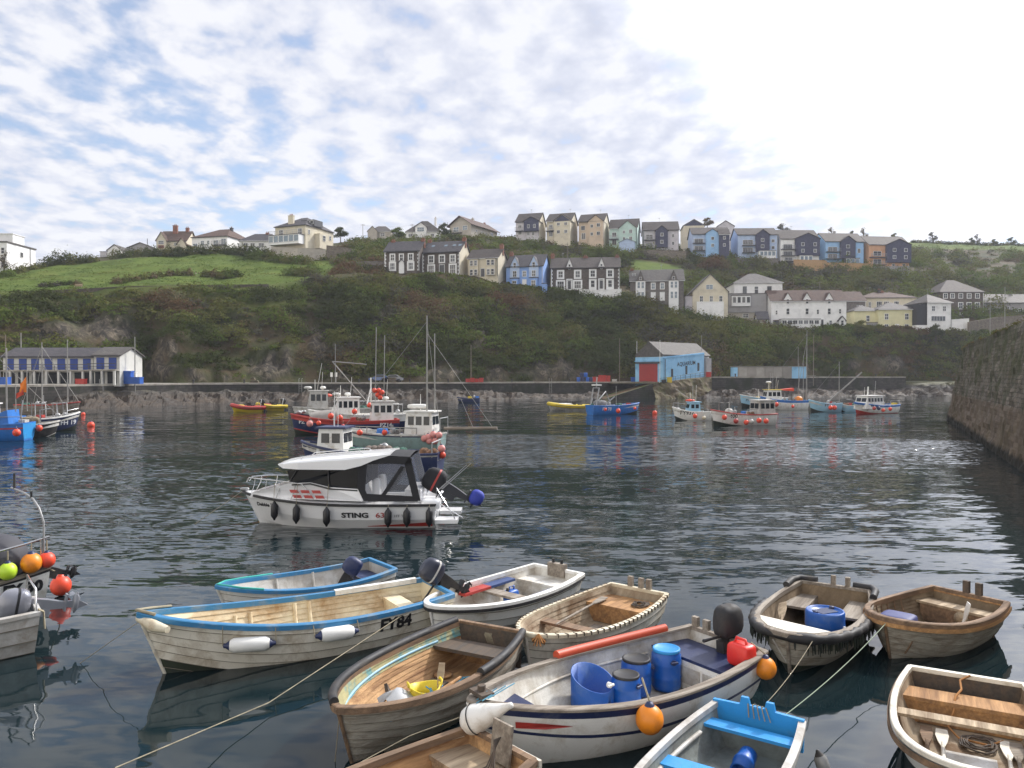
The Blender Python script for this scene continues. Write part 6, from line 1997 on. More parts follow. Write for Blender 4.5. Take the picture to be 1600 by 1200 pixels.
mb.grid(P, 0, True); tag(mb.build('tarpaulin', mat('tarp_grey', (.42, .43, .44), .5, var=.1), None, loc=inb(2.15, -.02, .20), rot=(0, 0, .5)), 'crumpled grey plastic sheet in the old brown dinghy bow', 'sheet')
mb = MB(); mb.prism([(-.2, 0), (.22, .04), (.1, .18), (-.02, .36)], 'y', -.02, .02); tag(mb.build('black_board', WD_DARK, None, loc=inb(2.05, -.24, .10), rot=(.3, 0, W5.ang + .5)), 'dark triangular board propped in the old brown dinghy', 'board')
mb = MB()
for i in range(6):
    mb.tube([(.01, .02 * i - .05, .62), (.07, .02 * i - .06, .50), (.05, .02 * i - .02, .38)], .012, 5)
tag(mb.build('rope', ROPE, None, loc=W5.M.translation, rot=(0, 0, W5.ang)), 'knotted brown rope hanging on the transom of old brown dinghy', 'rope')

# -- white boat with blue stripes and drums
b = make_boat('work_boat', 'white open boat with navy stripes carrying blue drums', 'boat', (733, 1096), (1135, 997), .82, .66, 1.72, .60,
              [P_WHITE, IN_WHITE, WD_GREY, P_WHITE, P_NAVY], 28, [(.68, 0), (.72, 4), (.89, 0), (.985, 4), (1, 0)], .06, (.03, .075, .025, .012), seams=False, p=2.1, q=.80, tr=.76, rake=.42, draft=.25)
thwart(b, .40, .50, .62, P_NAVY, .04, 'stern_deck', front=.07)
mb = MB(); yf = b.h.inw(.72, .3); mb.bx(.70, .72, -yf * .94, yf * .94, .08, .46); [mb.box((.73, y, .28), (.012, .30, .22), 1) for y in (-.35, 0, .35)]; mb.build('locker_front', [P_WHITE, P_GREYW], b.root)
thwart(b, b.L - .62, .50, .7, P_NAVY, .04, 'bow_deck')
for s in (1, -1):
    mb = MB(); mb.tube([(x, b.h.inw(x, .40) * s, .40) for x in [.8 + .2 * i for i in range(13)]], .02, 5); mb.build('stringer', IN_WHITE, b.root)
outboard(b.root, (.16, .04, .62), .92, R(4), P_BLACK, P_BLACK)
for y in (-.35, -.55):
    mb = MB(); mb.box((.0, y, .72), (.06, .10, .2)); mb.build('transom_post', WD_GREY, b.root)
mb = rail_mesh(b.h, .0, .0, .0, .0, 0, False)
mb = MB(); T = [lerp(.10, .56, i / 12) for i in range(13)]
mb.tube([b.h.pt(t, 1, .0, -1) + Vector((0, 0, .05)) for t in T], .062, 12); mb.build('rail_pipe', mat('red_pipe', (.52, .075, .03), .5, var=.08), b.root)
mb = MB(); mb.tube([(b.L - .16, 0, .74), (b.L - .16, 0, .96)], .045, 6); mb.bx(b.L - .24, b.L - .08, -.13, .13, .86, .90); mb.build('mooring_post', WD_DARK, b.root)
mb = MB(); q0, q1 = b.h.surf(b.L - .42, .56, 1, .016), b.h.surf(b.L - .95, .50, 1, .016)
mb.add([b.h.surf(b.L - .40, .60, 1, .02), b.h.surf(b.L - .42, .52, 1, .02), b.h.surf(b.L - .7, .49, 1, .02), b.h.surf(b.L - .98, .50, 1, .02), b.h.surf(b.L - .7, .56, 1, .02)], [(0, 1, 2, 3, 4)]); mb.build('bow_flash', P_RED, b.root)
W6 = b
def in6(x, y, z): return W6.M @ Vector((x, y, z))
def from_px(px, py, z): return PZ(px, py, z)
def drum(label, p, r, h, lid=None, cut=False, group='blue drums in the striped boat', tilt=0, taps=True, lidm=P_BLACK, rz=0):
    root = empty('drum', p, rz, label, 'drum', group)
    root.rotation_euler = (tilt, 0, rz)
    d = MB()
    if cut:
        rows = [[(rr * math.cos(a), rr * math.sin(a), z if z < .1 * h else z + (.22 * h) * math.sin(a)) for a in [2 * PI * k / 28 for k in range(28)]] for rr, z in ((.001, 0), (r * .93, 0), (r, .04), (r, h * .3), (r, h * .8), (r * .95, h * .8), (r * .95, .05), (.001, .03))]
        d.grid(rows, 0, True, True)
    else:
        d.lathe([(.001, 0), (r * .90, 0), (r * .97, .03), (r, h * .12), (r, h * .3), (r * 1.03, h * .33), (r, h * .36), (r, h * .64), (r * 1.03, h * .67), (r, h * .70), (r * .99, h * .88), (r * .88, h * .95), (r * .86, h), (.001, h)], 28)
    d.build('drum_body', P_DRUM, root)
    if lid:
        l = MB(); l.lathe([(r * .90, h * .965), (r * .93, h * .97), (r * .93, h * 1.035), (r * .85, h * 1.05), (r * .80, h * 1.03), (.001, h * 1.03)], 28); l.build('lid', lidm, root)
    if taps:
        t = MB(); t.tube([(0, -r * .95, h * .78), (0, -r * 1.12, h * .78)], .035, 8); t.tube([(-.05, -r * 1.12, h * .78), (.05, -r * 1.12, h * .78)], .018, 6); t.build('tap', P_WHITE if cut else P_NAVY, root)
    return root
drum('tall blue drum with blue lid nearest the stern of the striped boat', from_px(1041, 1074, .08), .20, .52, True, lidm=P_BRIGHT, rz=.3)
drum('blue drum with black lid between the tall drum and the short one', from_px(994, 1082, .08), .20, .45, True, rz=1.5)
drum('short pale scuffed blue drum with black lid in front of the cut one', from_px(978, 1106, .08), .185, .42, True, rz=.8)
drum('wide cut open blue drum without lid in the striped boat', from_px(926, 1105, .08), .28, .48, False, True, rz=.7)
root = empty('fuel_can', in6(.34, .52, .51), W6.ang, 'red plastic fuel can on the stern of the striped boat', 'fuel can')
mb = MB(); mb.sphere((0, 0, .15), 1, 16, 0, (.13, .17, .15), None, .4); mb.build('can_body', mat('can_red', (.68, .03, .02), .4), root)
mb = MB(); mb.tube([(0, -.10, .29), (0, -.08, .35), (0, .06, .35), (0, .08, .29)], .02, 6); mb.build('handle', mat('can_red', (.68, .03, .02), .4), root)
p0 = PZ(1015, 1124, .52); buoy('big orange buoy hanging on the near side of the striped boat', p0, .155, P_ORANGE, None, True, P_NAVY, rope=p0 + Vector((-.05, .2, .38)))
p0 = PZ(1196, 1044, .5); buoy('orange buoy hanging off the stern corner of the striped boat', p0, .14, P_ORANGE, None, True, P_NAVY, rope=p0 + Vector((-.16, .1, .30)))
a_ = PD(741, 1124, 8.12); c_ = PD(796, 1103, 7.92)
root = empty('buoy', a_, 0, 'white teardrop buoy lashed on the bow of the striped boat', 'buoy')
d = c_ - a_; T = d.to_track_quat('Z', 'Y').to_matrix().to_4x4(); Lb = d.length; r = .16
mb = MB(); mb.lathe([(.001, -r), (r * .5, -r * .87), (r * .87, -r * .5), (r, 0), (r * .93, r * .5), (r * .70, r * 1.2), (r * .42, r * 2.1), (r * .22, r * 2.9), (r * .2, r * 3.2), (.001, r * 3.25)], 20, 0, T); mb.build('float', P_WHITE, root)
mb = MB(); mb.tube([(r * 1.01 * math.cos(a), r * 1.01 * math.sin(a), .02) for a in [2 * PI * k / 20 for k in range(21)]], .007, 4, M=T); mb.build('band', P_BLACK, root)
for k in range(4):
    mb = MB(); e = in6(W6.L - .2 - .12 * k, .05, .9) - a_; mb.tube([T @ Vector((0, r * .9, .03 + .08 * k)), e], .008, 4); mb.build('lashing', ROPE_B, root)

# -- brown pram cut by the bottom edge
b = make_boat('pram_dinghy', 'rusty brown dinghy with boxed stern seat cut off by bottom edge', 'dinghy', (452, 1290), (783, 1160), .62, .56, 1.25, .52,
              [WD_BROWN, IN_OLD, WD_BROWN, P_DIRTYW], 7, None, .06, (.03, .06, .02, .05), p=2.6, q=.6, tr=.8)
thwart(b, .28, .40, .46, WD_PALE, .05, 'stern_seat', front=.07)
thwart(b, 1.1, .40, .26, WD_BROWN, .04)
mb = MB(); mb.box((.08, .10, .62), (.03, .28, .40), 0, ry=-.12); mb.build('rudder_board', WD_GREY, b.root)
mb = MB(); mb.bx(-.055, -.02, -.54, .54, .2, .56); mb.build('transom_board', P_DIRTYW, b.root)
for s in (1, -1):
    mb = MB(); mb.tube([(x, b.h.inw(x, .50) * s, .50) for x in [.1 + .2 * i for i in range(12)]], .022, 5); mb.build('stringer', P_DIRTYW, b.root)
mb = MB()
for i in range(5): mb.tube([(.1 + .02 * i, .1, .68), (.35, .18 + .03 * i, .5), (.55, .1 + .05 * i, .42)], .009, 4)
tag(mb.build('rope', WD_DARK, None, loc=b.M.translation, rot=(0, 0, b.ang)), 'dark ropes trailing over the stern of the rusty brown dinghy', 'rope')

# -- grey boat with bright blue stern
b = make_boat('open_boat', 'grey skiff with bright blue transom and stern thwart', 'boat', (985, 1345), (1185, 1111), .56, .52, 1.22, .50,
              [P_GREYW, IN_GREY, P_GREYW, P_GREYW, P_BRIGHT], 5, None, .06, (.03, .05, .02, .04), p=2.4, q=.62, tr=.80)
g = b.h.pt(0, 1)
mb = MB(); mb.prism([(-g.y - .01, .2), (g.y + .01, .2), (g.y + .02, .56), (.2, .57), (.18, .66), (.10, .66), (.08, .58), (-.08, .58), (-.10, .66), (-.18, .66), (-.2, .57), (-g.y - .02, .56)], 'x', .01, .055); mb.build('transom_board', P_BRIGHT, b.root)
thwart(b, .28, .40, .20, P_BRIGHT, .035); thwart(b, 1.35, .38, .22, P_BRIGHT, .035)
for s in (1, -1):
    mb = MB(); mb.tube([(x, b.h.inw(x, .34) * s * .98, .34) for x in [.5 + .2 * i for i in range(10)]], .03, 5); mb.build('stringer', P_GREYW, b.root)
W8 = b
root = empty('bait_tub', b.M @ Vector((.58, .02, .18)), 0, 'small blue tub lying on its side in the grey skiff', 'tub')
mb = MB(); T = Matrix.Rotation(W8.ang - PI, 4, 'Z') @ Matrix.Rotation(-PI / 2 - .2, 4, 'Y'); mb.lathe([(.001, -.16), (.095, -.16), (.10, -.05), (.115, 0.0), (.115, .04), (.10, .05), (.105, .16), (.085, .16), (.08, .02), (.001, 0)], 20, 0, T); mb.build('tub_body', P_DRUM, root)
p0 = b.M @ Vector((.22, .68, .36))
fender('clear bottle fender hung on the outside of the grey skiff', p0, p0 + Vector((.10, -.05, -.3)), .07, mat('bottle_plastic', (.25, .25, .24), .15), P_BLACK)
mb = MB()
for i in range(5): mb.tube([(.0, -.1 + .05 * i, .58), (.06, -.1 + .05 * i, .60), (.09, -.08 + .06 * i, .46)], .007, 4)
tag(mb.build('rope', ROPE, None, loc=b.M.translation, rot=(0, 0, b.ang)), 'thin rope tied on the blue transom of the grey skiff', 'rope')

# -- tender with the big blue drum
b = make_boat('tender', 'small weathered tender with tyre fendering and big blue drum', 'dinghy', (1230, 990), (1304, 915), .62, .58, 1.50, .54,
              [WD_OUT, IN_DARK, WD_GREY, WD_GREY, P_FOUL], 6, [(.35, 4), (1, 0)], .06, (.04, .05, .02, .05), p=2.8, q=.52, tr=.78, rake=.2)
for s in (1, -1):
    y = b.h.inw(.7, .36)
    mb = MB(); mb.bx(.04, 1.1 if s > 0 else .95, (y - .38 if s > 0 else -y), (y if s > 0 else -y + .38), .33, .37); mb.bx(.04, 1.1 if s > 0 else .95, (y - .38 if s > 0 else -y + .36), (y - .36 if s > 0 else -y + .38), .07, .33); mb.build('side_seat', WD_GREY, b.root)
mb = MB(); pts = [b.h.pt(t, 1, -.05, s) for t, s in [(.86, 1), (.94, 1), (1, 1), (.94, -1), (.86, -1), (.78, -1)]]
mb.add([p + Vector((0, 0, .028)) for p in pts] + [p + Vector((0, 0, -.0)) for p in pts], [tuple(range(6))] + [(i, i + 6, (i + 1) % 6 + 6, (i + 1) % 6) for i in range(6)]); mb.build('bow_deck', P_DIRTYW, b.root)
floorboards(b, .9, 2.5, .062, WD_PALE, 4, .7)
mb = MB()
T = [lerp(.42, 1, i / 24) for i in range(25)]
path = [b.h.pt(t, .93, .07, 1) for t in T] + [b.h.pt(t, .93, .07, -1) for t in T[::-1][1:]]
mb.tube(path, [.07 + .015 * math.sin(i * 1.7) for i in range(len(path))], 10); mb.build('tyre_fendering', P_BLACK, b.root)
mb = MB()
for i, p in enumerate(path):
    if i % 1 == 0:
        for k in range(4):
            o = Vector((rng.uniform(-.05, .05), rng.uniform(-.05, .05), -.08)); mb.tube([p + o + Vector((0, 0, .03)), p + o * 1.25 + Vector((0, 0, -.05 - rng.uniform(0, .09)))], [.014, .006], 4)
tag(mb.build('weed_fringe', P_FOUL, b.root), None, None, kind='stuff')
for y, l in ((-.6, .5), (.6, .5)):
    mb = MB(); mb.tube([(.5, y * 1.18, .6), (.15, y * 1.15, .62), (-.05, y * 1.0, .62), (-.07, y * .5, .62)], .06, 8); mb.build('corner_fender', P_BLACK, b.root)
for y in (-.02, .22):
    mb = MB(); mb.box((.0, y, .66), (.06, .08, .2)); mb.build('motor_pad', WD_GREY, b.root)
W9 = b
root = empty('drum', PZ(1289, 1004, .08), .4, 'big cut down blue drum with square hatch in the weathered tender', 'drum')
r, hh = .295, .52
d = MB(); d.lathe([(.001, 0), (r * .95, 0), (r, .03), (r, hh * .55), (r * 1.02, hh * .60), (r, hh * .65), (r, hh * .94), (r * .96, hh), (r * .88, hh), (r * .86, hh * .96), (.001, hh * .96)], 32); d.build('drum_body', P_DRUM, root)
d = MB(); d.bx(-.16, .16, -.12, .12, hh * .965, hh * .975); d.build('hatch', mat('drum_inside', (.008, .02, .08), .6), root)
for x, y in ((-.22, -.02), (.2, .06)):
    d = MB(); d.lathe([(.04, hh * .96), (.04, hh * 1.03), (.001, hh * 1.03)], 10, 0, Matrix.Translation((x, y, 0))); d.build('bung', P_NAVY, root)
d = MB(); d.tube([(.1, -r * .9, .3), (.11, -r * 1.08, .3)], .03, 8); d.build('tap', P_WHITE, root)
oar('oar', 'pale bladed oar leaning on the side seat of the weathered tender', W9.M @ Vector((1.15, -.60, .46)), W9.M @ Vector((2.2, -.36, .14)), 0, WD_PALE, .022, (.5, .15), .4)

# -- brown clinker dinghy beside it
b = make_boat('clinker_dinghy', 'brown varnished clinker dinghy with blue cushion and short oar', 'dinghy', (1382, 966), (1514, 929), .64, .56, 1.52, .52,
              [WD_OUT, IN_DARK, WD_BROWN, WD_BROWN], 8, None, .06, (.035, .055, .03, .05), inplanks=8, p=2.5, q=.60, tr=.80, rake=.2)
thwart(b, .34, .40, .30, WD_PALE, .04, 'stern_seat'); mb = MB(); yf = b.h.inw(.5, .25); mb.bx(.46, .48, -yf * .96, yf * .96, .08, .365); mb.build('seat_riser', WD_BROWN, b.root)
mb = MB(); mb.lathe([(.001, 0), (.11, 0), (.12, .012), (.001, .014)], 18, 0, Matrix.Translation((.485, .1, .25)) @ Matrix.Rotation(PI / 2, 4, 'Y')); mb.build('hatch_cover', WD_PALE, b.root)
mb = rail_mesh(b.h, .055, -.03, -.06, .10, 0, True); mb.build('rubbing_strake', WD_ORANGE, b.root)
ribs(b, .9, 2.4, 8, WD_BROWN)
floorboards(b, .6, 2.2, .062, WD_ORANGE, 3, .6)
for y in (-.04, .16):
    mb = MB(); mb.box((.0, y, .66), (.07, .10, .26)); mb.build('motor_pad', WD_DARK, b.root)
W10 = b
root = empty('seat_cushion', W10.M @ Vector((2.2, -.05, .34)), W10.ang + .2, 'dark blue box cushion in the bow of the brown clinker dinghy', 'cushion')
mb = MB(); mb.sphere((0, 0, .13), 1, 20, 0, (.22, .25, .14), None, .35); mb.build('pad', mat('cushion_navy', (.03, .04, .16), .6), root)
mb = MB(); mb.box((.0, 0, -.05), (.4, .45, .08)); mb.build('base_board', WD_BROWN, root)
oar('oar', 'short white bladed oar standing in the brown clinker dinghy', PZ(1514, 942, .66), PZ(1500, 994, .12), 0, P_WHITE, .024, (.34, .22), .25)

# -- white dinghy at the right corner
b = make_boat('rowing_dinghy', 'white rimmed dinghy with ochre stern box and pale thwart at corner', 'dinghy', (1530, 1206), (1508, 1055), .60, .54, 1.55, .50,
              [P_WHITE, IN_STAIN, P_DIRTYW, WD_BROWN], 5, None, .06, (.028, .042, .022, .03), p=2.8, q=.52, tr=.80, rake=.15)
thwart(b, .42, .38, .36, WD_ORANGE, .05, 'stern_seat', front=.07)
thwart(b, 1.15, .40, .18, WD_PALE, .035)
mb = rail_mesh(b.h, .055, -.028, -.05, .10, 0, False); mb.build('rubbing_strake', WD_BROWN, b.root)
mb = MB(); g = b.h.pt(0, 1); mb.bx(.035, .06, -g.y + .04, g.y - .04, .10, .50); mb.build('transom_lining', WD_DARK, b.root)
mb = MB(); mb.box((1.75, .0, .085), (.9, .5, .03)); mb.build('bottom_mat', P_GREYW, b.root)
for k, (y, m_) in enumerate([(.42, P_DIRTYW), (-.30, P_DIRTYW), (-.48, WD_BROWN), (.52, WD_GREY)]):
    oar('paddle' if k > 1 else 'oar', ['white oar lying on the floor beside the mat in the corner dinghy', 'white oar along the starboard floor of the corner dinghy', 'brown paddle next to the white oar in the corner dinghy', 'grey paddle against side of the corner dinghy'][k],
        b.M @ Vector((.75, y * .9, .10)), b.M @ Vector((2.2, y * .85, .14)), 0, m_, .022)
mb = MB()
mb.tube([(.05, .05, .56), (.15, -.06, .52), (.3, -.05, .46), (.45, -.12, .41), (.62, -.14, .30), (.68, -.2, .12), (.9, -.1, .1), (.95, .2, .1), (.75, .35, .1)], .014, 5)
tag(mb.build('rope', ROPE_O, None, loc=b.M.translation, rot=(0, 0, b.ang)), 'brown rope looped over the ochre stern box of corner dinghy', 'rope')
W11 = b

# -- grey boat at the bottom left corner with the silver outboard
b = make_boat('open_boat', 'grey dinghy stern with tilted silver outboard at the photo edge', 'boat', (-344, 993), (57, 945), .78, .66, 1.15, .64,
              [P_GREYW, IN_GREY, P_GREYW, P_GREYW], 5, None, .06, (.03, .06, .025, .04), tr=.85)
outboard(b.root, (.02, -.05, .50), .95, R(80), mat('silver_cowl', (.27, .275, .31), .25, .3), mat('silver_leg', (.28, .29, .32), .3, .4), stripe=BLACK_L)
mb = MB()
for i in range(6): mb.tube([(.02, .40 + .02 * i, .70), (-.05, .42 + .015 * i, .66), (-.06, .42 + .02 * i, .46 - .03 * (i % 3))], .012, 5)
tag(mb.build('rope', ROPE, None, loc=b.M.translation, rot=(0, 0, b.ang)), 'pinkish rope knotted on the transom corner of the grey dinghy', 'rope')
mb = MB(); mb.tube([(.05, .45, .66), (.05, .45, 1.02), (.08, -.5, 1.04), (.08, -.55, .66)], .016, 6); mb.build('stern_rail', P_STEEL, b.root)

# -- registration thirty boat at the left edge
b = make_boat('fishing_boat', 'white boat with rail of coloured buoys and large black registration', 'boat', (-496, 960), (63, 876), .80, .80, 1.5, .62,
              [P_WHITE, IN_GREY, WD_GREY, P_WHITE, P_BLACK], 24, [(.90, 0), (.95, 4), (1, 0)], .06, (.03, .06, .02, .03), seams=False, tr=.86)
b2 = b
for (q, s) in ((.0, 1),):
    mb = MB()
    top = [b.h.pt(t, 1, -.04, 1) + Vector((0, 0, .55)) for t in [i / 8 * .7 for i in range(9)]]
    mb.tube(top, .02, 6)
    for t in (0.03, .2, .42, .62):
        p = b.h.pt(t, 1, -.04, 1); mb.tube([p, p + Vector((0, 0, .55))], .018, 6)
    mb.build('guard_rail', P_STEEL, b.root)
p = b.h.pt(.02, 1, -.04, 1)
mb = MB(); pp = [p, p + Vector((0, 0, .85)), p + Vector((.05, -.10, 1.1)), p + Vector((.1, -.28, 1.25)), p + Vector((.15, -.7, 1.33)), p + Vector((.2, -1.4, 1.36))]
mb.tube(pp, .018, 8); mb.build('gantry', P_GALV, b.root)
for f, hh in ((.4, .12), (.75, .3)):
    mb = MB(); q = pp[4].lerp(pp[5], f) if f > .5 else pp[3].lerp(pp[4], .2); mb.tube([q, q + Vector((0, 0, hh))], .022, 6); mb.build('lamp', P_BLACK, b.root)
hull_text(b, 'FY 30', .27, .44, .48, 1, BLACK_L, .016, .02)
outboard(b.root, (-.02, .35, .56), .72, R(72), P_BLACK, P_BLACK)
mb = MB(); mb.sphere((.75, .1, .95), 1, 18, 0, (.55, .55, .48)); mb.build('canvas_cover', mat('cover_charcoal', (.05, .05, .06), .7, var=.15), b.root)
for lab, t, dz, r, m_ in (('lime and navy round buoy on rail of boat with black registration', .15, .28, .15, P_LIME), ('orange round buoy on rail of boat with black registration', .07, .30, .175, P_ORANGE), ('red round buoy behind the orange one on the rail', .015, .26, .14, P_FLUO)):
    p = b.M @ (b.h.pt(t, 1, .06, 1) + Vector((0, 0, dz - .10)))
    buoy(lab, p, r, m_, None, True, P_NAVY, rope=p + Vector((0, 0, .36)))
p0 = PZ(95, 915, .20); buoy('red buoy floating at the stern of boat with black registration', p0, .19, P_FLUO, None, True, P_FLUO, rope=b.M @ Vector((0, .7, .75)))

# loose gear lying in the boats
def coil(label, p, r, m, turns=5, n=70, cat='rope'):
    mb = MB()
    pts = [(r * (1 + .12 * math.sin(i * .9)) * (1 - .5 * (i / n)) * math.cos(2 * PI * turns * i / n), r * (1 + .12 * math.cos(i * .7)) * (1 - .5 * (i / n)) * math.sin(2 * PI * turns * i / n), .015 + .02 * (i / n) + .012 * math.sin(i * 1.7)) for i in range(n)]
    mb.tube(pts, .011, 5)
    return tag(mb.build('rope_coil', m, None, loc=p), label, cat)


coil('grey rope coil on the floor of the cream open boat', BOAT_FY84.M @ Vector((1.4, .1, .07)), .2, ROPE)
coil('teal rope coil in the bow of the cream open boat', BOAT_FY84.M @ Vector((3.35, 0, .07)), .15, ROPE_B)
coil('rope coil on the bow deck of the striped boat', W6.M @ Vector((W6.L - .55, .05, .51)), .13, ROPE)
coil('brown rope heap on the floor behind the tall drum', W6.M @ Vector((1.0, .3, .07)), .2, ROPE_O)
coil('dark rope tangle on the stern bench of the cream dinghy', B4.M @ Vector((.40, .25, .385)), .16, WD_DARK)
coil('blue rope coil in the stern of the white dinghy', B3.M @ Vector((.9, .1, .07)), .15, ROPE_B)
coil('tangled rope on the floor of the weathered tender', W9.M @ Vector((1.2, .15, .085)), .17, ROPE)
coil('rope coil on the floor of the brown clinker dinghy', W10.M @ Vector((1.1, .25, .09)), .16, ROPE_O)
coil('dark rope loop under the thwart of corner dinghy', W11.M @ Vector((.95, .1, .08)), .22, WD_DARK)
coil('rope coil on the floor of the grey skiff', W8.M @ Vector((.95, .25, .07)), .15, ROPE)
coil('green rope coil in the old brown dinghy stern', W5.M @ Vector((.85, .1, .09)), .18, ROPE_B)
for lab, M_, x, y, mm in (('white cut bottle bailer in the cream open boat', BOAT_FY84.M, 2.6, .2, P_GREYW), ('white bailer in the brown clinker dinghy', W10.M, 1.5, -.25, P_WHITE), ('pale scoop bailer in the weathered tender', W9.M, 1.7, .25, P_GREYW)):
    mb = MB(); mb.lathe([(.001, 0), (.055, 0), (.06, .12), (.055, .12), (.05, .01), (.001, .01)], 14, 0, Matrix.Rotation(1.3, 4, 'Y')); mb.tube([(.02, .05, .02), (.06, .10, .0), (.1, .05, -.02)], .009, 5)
    tag(mb.build('bailer', mm, None, loc=M_ @ Vector((x, y, .14))), lab, 'bailer')
# ------------------------------------------------------------------ white cabin cruiser
LS = 5.75
st = Boat()
pc = PZ(688, 812, 0)
CRX, CRY = pc.x, 22.6
st.h = Hull(LS, 2.35, .70, sb=.22, ss=.0, draft=.3, tr=.92, rake=.55, p=2.3, q=.72, fm=.35, vee=1.0, bil=.62, flare=.10)
st.root = empty('cabin_cruiser', (CRX, CRY, 0), PI, 'white cabin cruiser with black windows, canopy and black fenders', 'cabin cruiser')
st.M = Matrix.Translation((CRX, CRY, 0)) @ Matrix.Rotation(PI, 4, 'Z')
st.L = LS
P_RUB = mat('rub_strip', (.012, .012, .014), .45)
C_BLACK = mat('canopy_black', (.018, .018, .021), .8, var=.15, bump=.2, bscale=5)
C_GLASS = mat('tinted_glass', (.005, .006, .008), .05, spec=.15)
m = hull_shell(st.h, 3, [(1, 0)], 0, .1, step=.004, deck=True)
m.build('hull', P_GEL, st.root)
m = rail_mesh(st.h, .03, .02, .02, .05, 0, True); m.build('rubbing_strip', P_RUB, st.root)
# boot stripe in red towards the stern
m = MB()
for i in range(14):
    x0, x1 = .1 + i * .13, .1 + (i + 1) * .13
    hh = .13 * (1 - i / 16)
    m.add([st.h.surf(x0, .06, 1, .006), st.h.surf(x1, .06, 1, .006), st.h.surf(x1, .06 + .13 * (1 - (i + 1) / 16), 1, .006), st.h.surf(x0, .06 + hh, 1, .006)], [(0, 1, 2, 3)])
m.build('boot_stripe', P_RED, st.root)
# deck
m = MB(); T = svals(24)
m.grid([[st.h.pt(t, 1, -.02, 1) + Vector((0, 0, .012)) for t in T], [st.h.pt(t, 1, -.02, -1) + Vector((0, 0, .012)) for t in T]]); m.build('deck', P_GEL, st.root)


def wslab(m, prof, wfun, mi=0, cap=True):
    """Side profile (x, z) given a half width per point: a symmetrical moulded block."""
    A = [Vector((x, wfun(x, z), z)) for x, z in prof]
    B2 = [Vector((x, -wfun(x, z), z)) for x, z in prof]
    n = len(prof)
    m.add(A + B2, [tuple(range(n)), tuple(range(n, 2 * n))[::-1]] + [(i, i + n, (i + 1) % n + n, (i + 1) % n) for i in range(n)], mi)


def cab_w(x, z):
    tp = 1.04 - .16 * clamp((z - .8) / 1.2)
    return tp * (1 - .72 * clamp((x - 3.0) / 2.75) ** 1.7)


m = MB()
wslab(m, [(5.45, .80), (5.35, .95), (4.75, 1.10), (4.2, 1.26), (3.55, 1.30), (2.95, 1.17), (2.15, 1.12), (2.05, .78)], cab_w); m.build('coachroof', P_GEL, st.root)
m = MB()
wslab(m, [(4.26, 1.62), (4.16, 1.26), (3.55, 1.30), (2.95, 1.17), (2.15, 1.12), (2.15, 1.85), (2.5, 1.70)], lambda x, z: cab_w(x, z) * .97)
m.build('cabin_window', C_GLASS, st.root)
for xa, za, xb, zb in ((4.18, 1.28, 3.95, 1.66), (3.0, 1.16, 3.05, 1.68)):
    m = MB(); m.tube([(xa, cab_w(xa, za) * .975 + .004, za), (xb, cab_w(xb, zb) * .975 + .004, zb)], .022, 5); m.build('window_mullion', P_RUB, st.root)
m = MB(); wslab(m, [(2.2, 1.06), (3.0, 1.11), (3.55, 1.24), (4.1, 1.20), (4.1, 1.24), (3.55, 1.285), (2.98, 1.15), (2.2, 1.10)], lambda x, z: cab_w(x, z) + .006); m.build('window_trim', P_RUB, st.root)
# roof: a long swept lid
rows = []
for x, zt, zb, w in [(4.56, 1.79, 1.76, .60), (4.35, 1.86, 1.69, .84), (3.9, 1.93, 1.67, .96), (3.2, 2.00, 1.67, 1.02), (2.55, 2.05, 1.67, 1.05), (2.1, 2.08, 1.78, 1.05), (1.75, 2.10, 1.93, 1.03), (1.3, 2.12, 2.07, .96)]:
    rows.append([(x, w, zb), (x, w * .995, zb + (zt - zb) * .72), (x, w * .96, zb + (zt - zb) * .86), (x, w * .6, zt), (x, 0, zt + .02), (x, -w * .6, zt), (x, -w * .96, zb + (zt - zb) * .86), (x, -w * .995, zb + (zt - zb) * .72), (x, -w, zb)])
m = MB(); m.grid(rows, 0, False, True); m.add(rows[0], [tuple(range(9))]); m.add(rows[-1], [tuple(range(9))[::-1]]); m.build('cabin_roof', P_GEL, st.root)
for s in (1, -1):
    m = MB(); m.tube([(3.9, .62 * s, 1.92), (3.8, .62 * s, 2.0), (2.2, .62 * s, 2.13), (2.1, .62 * s, 2.07)], .016, 6)
    m.build('roof_rail', P_STEEL, st.root)
# canopy: fabric straps with clear panes between
def cw(z): return 1.03 - .10 * clamp((z - .8) / 1.3)
def strap(pts, t=.03):
    for s in (1, -1):
        m = MB()
        m.add([(x, s * (cw(z) + t), z) for x, z in pts] + [(x, s * (cw(z) - .0), z) for x, z in pts], [tuple(range(len(pts))), tuple(range(len(pts), 2 * len(pts)))[::-1]] + [(i, (i + 1) % len(pts), (i + 1) % len(pts) + len(pts), i + len(pts)) for i in range(len(pts))])
        m.build('canopy_panel', C_BLACK, st.root)
strap([(2.2, 1.16), (2.2, 1.90), (1.95, 1.90), (1.98, 1.1), (1.85, .80), (2.02, .80)])
strap([(1.98, 1.0), (.52, .92), (.50, .78), (1.9, .78)])
strap([(2.1, 1.82), (1.6, 2.04), (.72, 2.03), (.66, 1.80), (1.3, 1.84)])
strap([(.72, 2.03), (.42, .80), (.62, .80), (.88, 1.83)])
strap([(.88, 1.75), (.98, 1.78), (1.52, .98), (1.40, .96)])
m = MB(); m.grid([[(x, y, z + .05 * (1 - (y / .96) ** 2)) for y in [-.96 + .24 * i for i in range(9)]] for x, z in ((2.2, 1.90), (1.7, 2.04), (1.3, 2.06), (.72, 2.03))], 0, True); m.build('canopy_top', C_BLACK, st.root)
m = MB(); m.add([(.70, -.93, 2.02), (.70, .93, 2.02), (.40, 1.0, .8), (.40, -1.0, .8)], [(0, 1, 2, 3)])
CLEAR = bpy.data.materials.new('clear_pane'); CLEAR.use_nodes = True
n_, l_ = CLEAR.node_tree.nodes, CLEAR.node_tree.links
